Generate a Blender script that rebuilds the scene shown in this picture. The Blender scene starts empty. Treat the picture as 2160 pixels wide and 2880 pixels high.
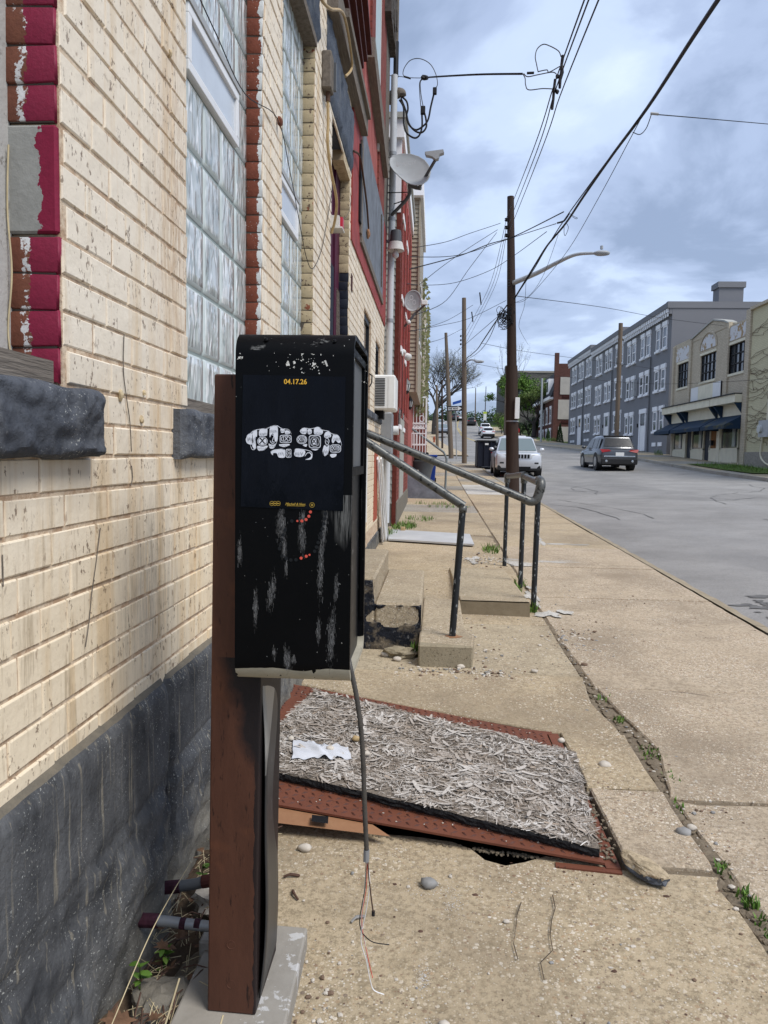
import bpy, bmesh, math, random
import numpy as np
from mathutils import Vector, Matrix, noise, Euler
R = random.Random(7)
SC = bpy.context.scene
COL = SC.collection
rad = math.radians

# ------------------------------------------------------------------ camera
HC = 1.45                       # eye height above the pavement
FPX, IW, IH = 2150.0, 2160.0, 2880.0
PIT, YAW, ROL = rad(4.2946), rad(3.6941), rad(1.0)
_f = Vector((-math.sin(YAW) * math.cos(PIT), math.cos(YAW) * math.cos(PIT), -math.sin(PIT)))
_r0 = Vector((math.cos(YAW), math.sin(YAW), 0)); _u0 = _r0.cross(_f)
AXR = _r0 * math.cos(ROL) + _u0 * math.sin(ROL); AXU = _u0 * math.cos(ROL) - _r0 * math.sin(ROL); AXF = _f
cam = bpy.data.cameras.new('camera'); cam.sensor_fit = 'AUTO'; cam.sensor_width = 36.0
cam.lens = FPX / IH * 36.0; cam.clip_start = 0.02; cam.clip_end = 4000
camo = bpy.data.objects.new('camera', cam); COL.objects.link(camo)
m = Matrix((AXR, AXU, -AXF)).transposed().to_4x4(); m.translation = Vector((0, 0, HC)); camo.matrix_world = m
SC.camera = camo

# ------------------------------------------------------------------ sky, sun, exposure
SUN_EL, SUN_AZ = rad(53), rad(124)          # azimuth measured from +y towards +x
w = bpy.data.worlds.new('World'); SC.world = w; w.use_nodes = True
wn, wl = w.node_tree.nodes, w.node_tree.links
for n in list(wn): wn.remove(n)
wo = wn.new('ShaderNodeOutputWorld'); wb = wn.new('ShaderNodeBackground'); wb.inputs['Strength'].default_value = 0.107
wl.new(wb.outputs[0], wo.inputs[0])
sky = wn.new('ShaderNodeTexSky'); sky.sky_type = 'NISHITA'; sky.sun_disc = False
sky.sun_elevation = SUN_EL; sky.sun_rotation = SUN_AZ
wg = wn.new('ShaderNodeTexCoord'); sep = wn.new('ShaderNodeSeparateXYZ'); wl.new(wg.outputs['Generated'], sep.inputs[0])
def wmath(op, a, b=None, cl=False):
    n = wn.new('ShaderNodeMath'); n.operation = op; n.use_clamp = cl
    for i, v in enumerate((a, b)):
        if v is None: continue
        if hasattr(v, 'is_linked'): wl.new(v, n.inputs[i])
        else: n.inputs[i].default_value = v
    return n.outputs[0]
zz = wmath('ADD', wmath('MAXIMUM', sep.outputs['Z'], 0.0), 0.16)
cx = wmath('DIVIDE', sep.outputs['X'], zz); cy = wmath('DIVIDE', sep.outputs['Y'], zz)
cmb = wn.new('ShaderNodeCombineXYZ'); wl.new(cx, cmb.inputs[0]); wl.new(cy, cmb.inputs[1])
def wnoise(scale, detail, rough, off, dist=0.0):
    mp = wn.new('ShaderNodeMapping'); wl.new(cmb.outputs[0], mp.inputs[0]); mp.inputs['Location'].default_value = off
    mp.inputs['Rotation'].default_value = (0, 0, 0.35); mp.inputs['Scale'].default_value = (1.0, 0.8, 1)
    n = wn.new('ShaderNodeTexNoise'); n.inputs['Scale'].default_value = scale; n.inputs['Detail'].default_value = detail
    n.inputs['Roughness'].default_value = rough; n.inputs['Distortion'].default_value = dist
    wl.new(mp.outputs[0], n.inputs['Vector']); return n.outputs['Fac']
def wramp(fac, st):
    r = wn.new('ShaderNodeValToRGB'); r.color_ramp.interpolation = 'EASE'
    e = r.color_ramp.elements
    while len(e) < len(st): e.new(0.5)
    for el, (p, c) in zip(e, st): el.position = p; el.color = (*c, 1)
    wl.new(fac, r.inputs[0]); return r.outputs[0]
big = wnoise(0.70, 5.0, 0.55, (1.35, 2.9, 0), 0.35); med = wnoise(2.3, 6.0, 0.58, (0.4, 5.2, 2), 0.3)
cov = wmath('ADD', wmath('MULTIPLY', big, 0.72), wmath('MULTIPLY', med, 0.36))
# deck of cloud: pale where thin, slate where thick (radiance scaled for the background strength)
deck = wramp(cov, [(0.38, (4.5, 5.25, 6.5)), (0.455, (3.7, 4.45, 5.85)), (0.52, (2.65, 3.25, 4.55)), (0.59, (1.8, 2.3, 3.35))])
mixn = wn.new('ShaderNodeMix'); mixn.data_type = 'RGBA'; mixn.inputs[0].default_value = 0.90
wl.new(sky.outputs[0], mixn.inputs[6]); wl.new(deck, mixn.inputs[7]); wl.new(mixn.outputs[2], wb.inputs['Color'])
sd = bpy.data.lights.new('sun', 'SUN'); sd.energy = 1.9; sd.angle = rad(26); sd.color = (1.0, 0.965, 0.915)
so = bpy.data.objects.new('sun', sd); COL.objects.link(so)
sdir = Vector((math.sin(SUN_AZ) * math.cos(SUN_EL), math.cos(SUN_AZ) * math.cos(SUN_EL), math.sin(SUN_EL)))
so.rotation_euler = (-sdir).to_track_quat('-Z', 'Y').to_euler(); so.location = sdir * 60
SC.view_settings.view_transform = 'Standard'; SC.view_settings.look = 'None'; SC.view_settings.gamma = 1
SC.view_settings.exposure = 0.84; SC.view_settings.use_curve_mapping = False
SC.cycles.max_bounces = 6; SC.cycles.diffuse_bounces = 3; SC.cycles.glossy_bounces = 3; SC.cycles.transparent_max_bounces = 8
SC.cycles.use_denoising = True

# ------------------------------------------------------------------ helpers: places
def ray(u, v): return AXF + AXR * ((u - IW / 2) / FPX) + AXU * ((IH / 2 - v) / FPX)
def at_y(u, v, y): d = ray(u, v); return Vector((0, 0, HC)) + d * (y / d.y)
def at_x(u, v, x): d = ray(u, v); return Vector((0, 0, HC)) + d * (x / d.x)
def proj(p):
    d = Vector(p) - Vector((0, 0, HC)); z = d.dot(AXF)
    return IW / 2 + FPX * d.dot(AXR) / z, IH / 2 - FPX * d.dot(AXU) / z, z
PY = [-60, 0, 25, 35, 47, 60, 90, 120, 160, 190, 205, 230, 300, 700]
PZ = [-0.93, 0, 0.39, 0.62, 1.10, 1.62, 2.75, 4.4, 7.4, 9.9, 10.6, 10.9, 10.2, 10.0]
def base(y):
    i = 0
    while i < len(PY) - 2 and y > PY[i + 1]: i += 1
    def sl(k):
        a, b = max(k - 1, 0), min(k + 1, len(PY) - 1); return (PZ[b] - PZ[a]) / (PY[b] - PY[a])
    h = PY[i + 1] - PY[i]; t = (y - PY[i]) / h; s0 = (PZ[1] - PZ[0]) / 60 if i == 0 else sl(i); s1 = sl(i + 1)
    if i <= 1: s0 = 0.0155
    if i == 0: s1 = 0.0155
    return (2*t**3 - 3*t*t + 1) * PZ[i] + (t**3 - 2*t*t + t) * h * s0 + (-2*t**3 + 3*t*t) * PZ[i+1] + (t**3 - t*t) * h * s1
def bend(y): return 0.0 if y < 58 else (-2.4 * min(1, (y - 58) / 62.0) if y < 160 else -2.4 + 2.4 * min(1, (y - 160) / 60))
KL, KR = 2.66, 12.6
def kerb_l(y): return KL + bend(y) - 0.15 * min(1, max(0, (y - 20) / 15.0))
def kerb_r(y): return KR + bend(y) - (1.5 * min(1, max(0, (y - 75) / 40.0)))
def cross(x, y): return 0.026 * max(0, min(x, 40) - KL - bend(y))
def gz(x, y): return base(y) + cross(x, y)

# ------------------------------------------------------------------ helpers: mesh
class MB:
    def __init__(s): s.v = []; s.f = []; s.m = []
    def add(s, vs, fs, mi=0):
        o = len(s.v); s.v += [tuple(p) for p in vs]; s.f += [tuple(i + o for i in f) for f in fs]; s.m += [mi] * len(fs); return s
    def box(s, x0, x1, y0, y1, z0, z1, mi=0):
        return s.add([(x0,y0,z0),(x1,y0,z0),(x1,y1,z0),(x0,y1,z0),(x0,y0,z1),(x1,y0,z1),(x1,y1,z1),(x0,y1,z1)],
                     [(0,3,2,1),(4,5,6,7),(0,1,5,4),(1,2,6,5),(2,3,7,6),(3,0,4,7)], mi)
    def cbox(s, x0, x1, y0, y1, z0, z1, c, mi=0):
        """box with all edges chamfered by c"""
        b = bmesh.new(); bmesh.ops.create_cube(b, size=1)
        for v in b.verts:
            v.co = Vector(((x0+x1)/2 + v.co.x*(x1-x0), (y0+y1)/2 + v.co.y*(y1-y0), (z0+z1)/2 + v.co.z*(z1-z0)))
        bmesh.ops.bevel(b, geom=list(b.edges), offset=c, segments=1, affect='EDGES')
        return s.bm(b, mi)
    def bm(s, b, mi=0):
        b.verts.index_update(); s.add([v.co[:] for v in b.verts], [[v.index for v in f.verts] for f in b.faces], mi); b.free(); return s
    def bar(s, a, b, w, h=None, mi=0, up=(0,0,1)):
        """rectangular bar between two points"""
        a, b = Vector(a), Vector(b); h = w if h is None else h; d = (b - a).normalized(); u = Vector(up)
        if abs(d.dot(u)) > 0.98: u = Vector((0, 1, 0)) if abs(d.y) < 0.9 else Vector((1, 0, 0))
        r = d.cross(u).normalized(); u = r.cross(d)
        vs = [p + r*(w/2*i) + u*(h/2*j) for p in (a, b) for i, j in ((-1,-1),(1,-1),(1,1),(-1,1))]
        return s.add(vs, [(0,1,2,3),(7,6,5,4),(0,4,5,1),(1,5,6,2),(2,6,7,3),(3,7,4,0)], mi)
    def tube(s, pts, r, n=8, mi=0, cap=True):
        pts = [Vector(p) for p in pts]; k = len(pts); rs = r if isinstance(r, (list, tuple)) else [r] * k
        o = len(s.v); up = Vector((0, 0, 1)); prev = None
        for i, p in enumerate(pts):
            d = (pts[min(i+1, k-1)] - pts[max(i-1, 0)]).normalized()
            if prev is None:
                a = up if abs(d.z) < 0.9 else Vector((1, 0, 0)); x = d.cross(a).normalized()
            else: x = (prev - d * prev.dot(d)).normalized()
            prev = x; y = d.cross(x)
            s.v += [tuple(p + (x * math.cos(2*math.pi*j/n) + y * math.sin(2*math.pi*j/n)) * rs[i]) for j in range(n)]
        for i in range(k - 1):
            for j in range(n):
                s.f.append((o+i*n+j, o+i*n+(j+1) % n, o+(i+1)*n+(j+1) % n, o+(i+1)*n+j)); s.m.append(mi)
        if cap:
            s.f.append(tuple(o + j for j in range(n))[::-1]); s.f.append(tuple(o+(k-1)*n+j for j in range(n))); s.m += [mi, mi]
        return s
    def cyl(s, a, b, r, n=12, mi=0): return s.tube([a, b], r, n, mi)
    def prism(s, poly, ax, d0, d1, mi=0):
        """poly in the plane normal to axis ax (other two axes in xyz order), from d0 to d1"""
        n = len(poly)
        def P(q, d):
            l = list(q); l.insert(ax, d); return tuple(l)
        vs = [P(q, d0) for q in poly] + [P(q, d1) for q in poly]
        fs = [tuple(range(n))[::-1], tuple(range(n, 2*n))] + [(i, (i+1) % n, n+(i+1) % n, n+i) for i in range(n)]
        return s.add(vs, fs, mi)
    def lathe(s, c, prof, n=16, axis=(0,0,1), mi=0):
        """prof: list of (radius, height along axis)"""
        a = Vector(axis).normalized(); t = Vector((1,0,0)) if abs(a.x) < 0.8 else Vector((0,1,0)); x = a.cross(t).normalized(); y = a.cross(x); c = Vector(c)
        o = len(s.v)
        for r, h in prof: s.v += [tuple(c + a*h + (x*math.cos(2*math.pi*j/n) + y*math.sin(2*math.pi*j/n))*r) for j in range(n)]
        for i in range(len(prof)-1):
            for j in range(n): s.f.append((o+i*n+j, o+i*n+(j+1) % n, o+(i+1)*n+(j+1) % n, o+(i+1)*n+j)); s.m.append(mi)
        s.f.append(tuple(o+j for j in range(n))[::-1]); s.f.append(tuple(o+(len(prof)-1)*n+j for j in range(n))); s.m += [mi, mi]
        return s
    def rock(s, c, sx, sy, sz, seed=0, sub=1, rough=0.25, mi=0):
        b = bmesh.new(); bmesh.ops.create_icosphere(b, subdivisions=sub, radius=1)
        for v in b.verts:
            k = 1 + rough * noise.noise(v.co * 1.7 + Vector((seed*3.7, seed*1.3, seed))); q = v.co * k
            v.co = Vector((c[0] + q.x*sx, c[1] + q.y*sy, c[2] + q.z*sz))
        return s.bm(b, mi)
    def grid(s, nu, nv, fn, mi=0, closed=False):
        o = len(s.v)
        for j in range(nv + 1):
            for i in range(nu + 1): s.v.append(tuple(fn(i/nu, j/nv)))
        for j in range(nv):
            for i in range(nu):
                a = o + j*(nu+1) + i; s.f.append((a, a+1, a+nu+2, a+nu+1)); s.m.append(mi)
        return s
    def build(s, name, mat, parent=None, smooth=False, local=False, bevel=0):
        me = bpy.data.meshes.new(name); off = Vector((0,0,0))
        if parent is not None and not local: off = root_loc(parent)
        me.from_pydata([tuple(Vector(p) - off) for p in s.v], [], s.f)
        for mt in (mat if isinstance(mat, (list, tuple)) else [mat]): me.materials.append(M[mt] if isinstance(mt, str) else mt)
        if any(s.m): me.polygons.foreach_set('material_index', s.m)
        if smooth is True: me.polygons.foreach_set('use_smooth', [True]*len(s.f))
        me.update()
        o = bpy.data.objects.new(name, me); COL.objects.link(o)
        if parent is not None: o.parent = parent
        if smooth == 'auto':
            me.polygons.foreach_set('use_smooth', [True]*len(s.f)); me.set_sharp_from_angle(angle=rad(35))
        if bevel:
            md = o.modifiers.new('bevel', 'BEVEL'); md.width = bevel; md.segments = 2; md.limit_method = 'ANGLE'; md.angle_limit = rad(40)
        return o
def root_loc(p):
    l = Vector((0,0,0))
    while p is not None: l += p.location; p = p.parent
    return l
def tag(o, label, cat, group=None):
    o['label'] = label; o['category'] = cat
    if group: o['group'] = group
    return o
def thing(name, label, cat, loc=(0,0,0), rz=0, group=None):
    o = bpy.data.objects.new(name, None); COL.objects.link(o); o.location = loc; o.rotation_euler = (0,0,rz); o.empty_display_size = 0.1
    return tag(o, label, cat, group)
def struct(o, kind='structure'): o['kind'] = kind; return o
def text(name, s, size, mat, parent, loc, rot, bold=0.0, sx=1.0, shear=0.0, align='CENTER', depth=0.0):
    """lettering converted to a flat mesh, placed in world axes; rot = Matrix 3x3 columns (right, up, normal)"""
    cu = bpy.data.curves.new(name, 'FONT'); cu.body = s; cu.size = size; cu.align_x = align; cu.align_y = 'CENTER'; cu.offset = bold; cu.shear = shear
    cu.resolution_u = 3; cu.fill_mode = 'FRONT' if depth == 0 else 'BOTH'; cu.extrude = depth
    t = bpy.data.objects.new(name, cu); COL.objects.link(t)
    dg = bpy.context.evaluated_depsgraph_get(); me = bpy.data.meshes.new_from_object(t.evaluated_get(dg)); bpy.data.objects.remove(t)
    mm = (rot.to_4x4()); off = root_loc(parent) if parent is not None else Vector((0,0,0))
    for v in me.vertices: v.co = mm @ Vector((v.co.x * sx, v.co.y, v.co.z)) + Vector(loc) - off
    me.materials.clear(); me.materials.append(M[mat]); o = bpy.data.objects.new(name, me); COL.objects.link(o); o.parent = parent
    return o
def frame3(right, up): r = Vector(right).normalized(); u = Vector(up).normalized(); return Matrix((r, u, r.cross(u))).transposed()
FACE_CAM = frame3((1,0,0), (0,0,1))       # reads from -y
FACE_L = frame3((0,-1,0), (0,0,1))        # on a wall facing -x
def sag(a, b, drop, n=14):
    a, b = Vector(a), Vector(b); return [a.lerp(b, i/n) - Vector((0,0,drop*4*(i/n)*(1-i/n))) for i in range(n+1)]
def spline(pts, n=6):
    """Catmull-Rom through points"""
    P = [Vector(p) for p in pts]; out = []
    for i in range(len(P)-1):
        a, b, c, d = P[max(i-1,0)], P[i], P[i+1], P[min(i+2,len(P)-1)]
        for k in range(n):
            t = k/n; out.append(0.5*((2*b) + (c-a)*t + (2*a-5*b+4*c-d)*t*t + (3*b-a-3*c+d)*t**3))
    out.append(P[-1]); return out
def copy_tree(o, parent=None):
    c = o.copy(); COL.objects.link(c); c.parent = parent
    for ch in list(o.children): copy_tree(ch, c)
    return c
def nz(x, y, z=0, s=1.0): return noise.noise(Vector((x*s, y*s, z*s)))

# ------------------------------------------------------------------ materials
M = {}
class Mt:
    def __init__(s, name, rough=0.8, spec=0.3, metal=0.0):
        m = bpy.data.materials.new(name); m.use_nodes = True; M[name] = m; s.m = m
        s.N, s.L = m.node_tree.nodes, m.node_tree.links; s.b = s.N['Principled BSDF']
        s.set('Roughness', rough); s.set('Specular IOR Level', spec); s.set('Metallic', metal)
        s.geo = s.N.new('ShaderNodeNewGeometry'); s.pos = s.geo.outputs['Position']; s.isl = s.geo.outputs['Random Per Island']
    def set(s, k, v): s.pin(s.b.inputs[k], v); return s
    def pin(s, sock, v):
        if hasattr(v, 'is_linked'): s.L.new(v, sock)
        elif sock.type == 'RGBA' and len(v) == 3: sock.default_value = (*v, 1)
        else: sock.default_value = v
    def vec(s, scale=(1,1,1), loc=(0,0,0), rot=(0,0,0), src=None):
        n = s.N.new('ShaderNodeMapping'); s.L.new(src or s.pos, n.inputs[0]); n.inputs['Scale'].default_value = scale
        n.inputs['Location'].default_value = loc; n.inputs['Rotation'].default_value = rot; return n.outputs[0]
    def obj(s):
        n = s.N.new('ShaderNodeTexCoord'); return n.outputs['Object']
    def noise(s, scale, detail=3, rough=0.55, vec=None, dist=0.0, out='Fac'):
        n = s.N.new('ShaderNodeTexNoise'); s.L.new(vec or s.pos, n.inputs['Vector'])
        for k, v in (('Scale', scale), ('Detail', detail), ('Roughness', rough), ('Distortion', dist)): n.inputs[k].default_value = v
        return n.outputs[out]
    def voro(s, scale, out='Distance', feature='F1', vec=None, rnd=1.0):
        n = s.N.new('ShaderNodeTexVoronoi'); n.feature = feature; s.L.new(vec or s.pos, n.inputs['Vector']); n.inputs['Scale'].default_value = scale
        n.inputs['Randomness'].default_value = rnd; return n.outputs[out]
    def ramp(s, fac, stops, interp='LINEAR'):
        n = s.N.new('ShaderNodeValToRGB'); e = n.color_ramp.elements; n.color_ramp.interpolation = interp
        while len(e) < len(stops): e.new(0.5)
        for el, (p, c) in zip(e, stops): el.position = p; el.color = (*c, 1) if hasattr(c, '__len__') else (c, c, c, 1)
        s.pin(n.inputs[0], fac); return n.outputs[0]
    def mix(s, fac, a, b, mode='MIX'):
        n = s.N.new('ShaderNodeMix'); n.data_type = 'RGBA'; n.blend_type = mode; s.pin(n.inputs[0], fac); s.pin(n.inputs[6], a); s.pin(n.inputs[7], b); return n.outputs[2]
    def math(s, op, a, b=0.0, cl=False):
        n = s.N.new('ShaderNodeMath'); n.operation = op; n.use_clamp = cl; s.pin(n.inputs[0], a); s.pin(n.inputs[1], b); return n.outputs[0]
    def xyz(s, i, src=None):
        n = s.N.new('ShaderNodeSeparateXYZ'); s.L.new(src or s.pos, n.inputs[0]); return n.outputs[i]
    def step(s, v, a, b):
        n = s.N.new('ShaderNodeMapRange'); s.pin(n.inputs['Value'], v); n.inputs['From Min'].default_value = a; n.inputs['From Max'].default_value = b; return n.outputs[0]
    def bump(s, h, strength=0.4, dist=0.01, prev=None):
        n = s.N.new('ShaderNodeBump'); n.inputs['Strength'].default_value = strength; n.inputs['Distance'].default_value = dist
        s.pin(n.inputs['Height'], h)
        if prev: s.L.new(prev, n.inputs['Normal'])
        s.L.new(n.outputs[0], s.b.inputs['Normal']); return n.outputs[0]
    def col(s, c): s.set('Base Color', c); return s
def plain(name, c, rough=0.7, spec=0.3, metal=0.0, var=0.12, scale=9.0, bump=0.0, bscale=60, bdist=0.004):
    t = Mt(name, rough, spec, metal); n = t.noise(scale, 4, 0.6)
    t.col(t.mix(n, tuple(max(0, q*(1-2*var)) for q in c), tuple(min(1, q*(1+2*var)) for q in c)))
    if bump: t.bump(t.noise(bscale, 4, 0.6), bump, bdist)
    return t

def painted_brick(name, base, dark, stain, speck=1.0, bumpd=0.006):
    t = Mt(name, 0.62, 0.35)
    iv = t.ramp(t.isl, [(0, 0.93), (0.5, 1.0), (1, 1.05)])
    c = t.mix(t.noise(2.1, 5, 0.6), base, dark)
    if speck == 1.0: c = t.mix(t.step(t.math('ADD', t.xyz(2), t.math('MULTIPLY', t.noise(1.6, 4, 0.6), 0.8)), 1.45, 2.1), t.mix(0.7, c, (0.74, 0.625, 0.445)), c)
    c = t.mix(1.0, c, iv, 'MULTIPLY')
    drip = t.noise(1.0, 4, 0.62, t.vec((9, 9, 0.9)), 0.3)
    c = t.mix(t.math('MULTIPLY', t.step(drip, 0.48, 0.70), 0.72), c, stain)
    broad = t.noise(1.3, 3, 0.5, t.vec((1, 1, 0.6), (4, 2, 1)))
    grime = t.math('MULTIPLY', t.step(t.noise(1.0, 5, 0.7, t.vec((26, 26, 2.2))), 0.54, 0.70), t.step(broad, 0.45, 0.62))
    c = t.mix(t.math('MULTIPLY', grime, 0.75), c, tuple(q*0.42 for q in stain))
    if speck == 1.0:      # rusty run-off beside the window and a soot streak between the sills
        def band(i, c_, w_): return t.math('MAXIMUM', t.math('SUBTRACT', 1.0, t.math('DIVIDE', t.math('ABSOLUTE', t.math('SUBTRACT', t.xyz(i), c_)), w_)), 0.0)
        fine = t.step(t.noise(1.0, 5, 0.75, t.vec((70, 70, 7))), 0.40, 0.62)
        run = t.math('MULTIPLY', t.math('MULTIPLY', band(1, 2.33, 0.26), band(2, 2.10, 0.75)), fine)
        soot = t.math('MULTIPLY', t.math('MULTIPLY', band(1, 2.12, 0.28), band(2, 1.08, 0.42)), fine)
        c = t.mix(t.math('MULTIPLY', run, 0.9), c, (0.38, 0.22, 0.10)); c = t.mix(t.math('MULTIPLY', soot, 0.85), c, (0.27, 0.23, 0.18))
    s1 = t.step(t.noise(1.0, 3, 0.7, t.vec((62, 62, 34))), 0.605, 0.645)
    s2 = t.step(t.noise(6.0, 3, 0.6), 0.36, 0.55)
    c = t.mix(t.math('MULTIPLY', t.math('MULTIPLY', s1, s2), 0.85*speck), c, (0.15, 0.095, 0.06))
    s3 = t.step(t.noise(1.0, 3, 0.6, t.vec((40, 40, 18), (7, 3, 2))), 0.655, 0.70)
    c = t.mix(t.math('MULTIPLY', s3, 0.55*speck), c, (0.22, 0.13, 0.075))
    t.col(c)
    b = t.bump(t.noise(22, 4, 0.55), 0.55, bumpd); t.bump(t.noise(160, 3, 0.6), 0.25, 0.002, b)
    return t
painted_brick('cream_paint', (0.80, 0.725, 0.605), (0.73, 0.635, 0.50), (0.58, 0.40, 0.20))
painted_brick('cream_dirty', (0.60, 0.49, 0.31), (0.47, 0.37, 0.22), (0.34, 0.24, 0.14), 1.3)
t = Mt('cream_mortar', 0.8, 0.2)          # painted joints: same paint, rust where it has cracked
c = t.mix(t.noise(6, 4, 0.6), (0.70, 0.59, 0.45), (0.57, 0.44, 0.31))
c = t.mix(t.math('MULTIPLY', t.step(t.noise(15, 5, 0.72), 0.44, 0.58), 0.8), c, (0.37, 0.235, 0.145)); t.col(c); t.bump(t.noise(70, 3, 0.6), 0.6, 0.006)
# magenta paint chipped away from the brick edge of the first opening (x is the depth into the reveal)
t = Mt('magenta_chipped', 0.6, 0.35)
mag = t.mix(t.noise(70, 4, 0.7), (0.145, 0.006, 0.028), (0.25, 0.012, 0.048)); rb = t.mix(t.noise(30, 4, 0.6), (0.11, 0.038, 0.024), (0.21, 0.075, 0.042))
xx = t.math('ADD', t.xyz(0), t.math('MULTIPLY', t.math('SUBTRACT', t.noise(24, 5, 0.7), 0.5), 0.05))
c = t.mix(t.math('GREATER_THAN', xx, -0.868), rb, mag)
wb_ = t.math('MULTIPLY', t.math('GREATER_THAN', t.math('SUBTRACT', 0.009, t.math('ABSOLUTE', t.math('ADD', xx, 0.876))), 0.0), t.step(t.noise(19, 5, 0.75), 0.50, 0.53))
t.col(t.mix(wb_, c, (0.62, 0.62, 0.62))); t.bump(t.noise(90, 4, 0.65), 0.5, 0.003)
t = Mt('magenta_on_cement', 0.75, 0.3)
mag = t.mix(t.noise(70, 4, 0.7), (0.145, 0.006, 0.028), (0.25, 0.012, 0.048)); gr = t.mix(t.noise(24, 5, 0.7), (0.20, 0.20, 0.185), (0.36, 0.36, 0.34))
xx = t.math('ADD', t.xyz(0), t.math('MULTIPLY', t.math('SUBTRACT', t.noise(17, 5, 0.7), 0.5), 0.075))
t.col(t.mix(t.math('GREATER_THAN', xx, -0.843), gr, mag)); t.bump(t.noise(60, 4, 0.65), 0.5, 0.003)
# bare red brick reveal with white paint flaking off its street edge
t = Mt('red_brick_flaking', 0.8, 0.2)
c = t.mix(t.noise(26, 5, 0.65), (0.12, 0.035, 0.022), (0.24, 0.075, 0.045)); c = t.mix(1.0, c, t.ramp(t.isl, [(0, 0.75), (1, 1.2)]), 'MULTIPLY')
xx = t.math('ADD', t.xyz(0), t.math('MULTIPLY', t.math('SUBTRACT', t.noise(19, 5, 0.72, t.vec((1, 1, 0.8))), 0.5), 0.085))
c = t.mix(t.math('GREATER_THAN', xx, -0.818), c, t.mix(t.noise(9, 3), (0.66, 0.67, 0.66), (0.50, 0.51, 0.50)))
t.col(t.mix(t.step(t.noise(120, 2), 0.70, 0.73), c, (0.62, 0.62, 0.6))); t.bump(t.noise(70, 4, 0.65), 0.6, 0.004)
t = Mt('cream_flaking', 0.8, 0.2)
c = t.mix(t.noise(30, 4, 0.6), (0.50, 0.41, 0.26), (0.36, 0.285, 0.18)); c = t.mix(t.step(t.noise(44, 4, 0.65), 0.60, 0.63), c, (0.11, 0.07, 0.05))
t.col(t.mix(t.step(t.noise(14, 3, 0.6), 0.67, 0.69), c, (0.25, 0.09, 0.05))); t.bump(t.noise(70, 4, 0.65), 0.6, 0.004)
plain('purple_dull', (0.050, 0.016, 0.026), 0.7, 0.2, var=0.5, scale=60)
plain('rust_tread', (0.085, 0.030, 0.020), 0.7, 0.35, var=0.2)
plain('mortar_dark', (0.10, 0.085, 0.07), 0.9, 0.1, var=0.25, bump=0.5)
plain('navy_paint', (0.010, 0.013, 0.025), 0.55, 0.3, var=0.2, bump=0.4)
plain('purple_paint', (0.065, 0.006, 0.028), 0.6, 0.3, var=0.25, bump=0.3)
plain('red_sticker', (0.42, 0.015, 0.035), 0.4, 0.4)
plain('white_paint', (0.74, 0.74, 0.73), 0.5, 0.4, var=0.05)
plain('white_dirty', (0.60, 0.585, 0.55), 0.6, 0.3, var=0.14, scale=22)
plain('white_gloss', (0.80, 0.80, 0.80), 0.35, 0.5, var=0.03)
# blue-black painted rock faced stone: foundation, sills, lintels
def stone(name, c0, c1, speck=0.7, cream_drips=True):
    t = Mt(name, 0.9, 0.10)
    c = t.mix(t.step(t.noise(4, 6, 0.7), 0.30, 0.70), c0, c1)
    c = t.mix(t.math('MULTIPLY', t.step(t.noise(1.0, 5, 0.7, t.vec((9, 9, 1.6))), 0.50, 0.72), 0.45), c, (0.21, 0.215, 0.22))
    if cream_drips: c = t.mix(t.math('MULTIPLY', t.step(t.noise(1.0, 3, 0.6, t.vec((60, 60, 2.6), (3, 1, 0))), 0.58, 0.68), 0.5), c, (0.32, 0.285, 0.215))
    if cream_drips: c = t.mix(t.math('MULTIPLY', t.step(t.math('SUBTRACT', t.math('MULTIPLY', t.noise(6, 6, 0.7), 0.62), t.xyz(2)), -0.06, 0.20), t.step(t.xyz(1), 1.55, 2.0)), c, t.mix(t.noise(16, 5, 0.7), (0.10, 0.098, 0.09), (0.30, 0.275, 0.225)))
    s1 = t.math('MULTIPLY', t.step(t.noise(150, 2, 0.6), 0.64, 0.69), t.step(t.noise(5, 3), 0.40, 0.6))
    t.col(t.mix(t.math('MULTIPLY', s1, speck), c, (0.55, 0.56, 0.52)))
    b = t.bump(t.noise(14, 6, 0.65), 0.6, 0.02); t.bump(t.noise(80, 6, 0.72), 0.6, 0.006, b); return t
stone('stone_slate', (0.026, 0.0285, 0.033), (0.120, 0.123, 0.128))
stone('stone_sill', (0.026, 0.030, 0.040), (0.125, 0.135, 0.155), 0.8, False)
stone('stone_lintel', (0.055, 0.066, 0.088), (0.12, 0.14, 0.175), 0.5, False)
t = Mt('stone_ledge', 0.9, 0.15); t.col(t.mix(t.noise(18, 5, 0.7), (0.065, 0.064, 0.062), (0.235, 0.20, 0.145))); t.bump(t.noise(60, 5, 0.65), 0.6, 0.008)
t = Mt('stone_bare', 0.9, 0.15); c = t.mix(t.noise(9, 5, 0.7), (0.10, 0.10, 0.095), (0.27, 0.235, 0.18)); t.col(c); t.bump(t.noise(30, 6, 0.65), 0.7, 0.015)
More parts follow.
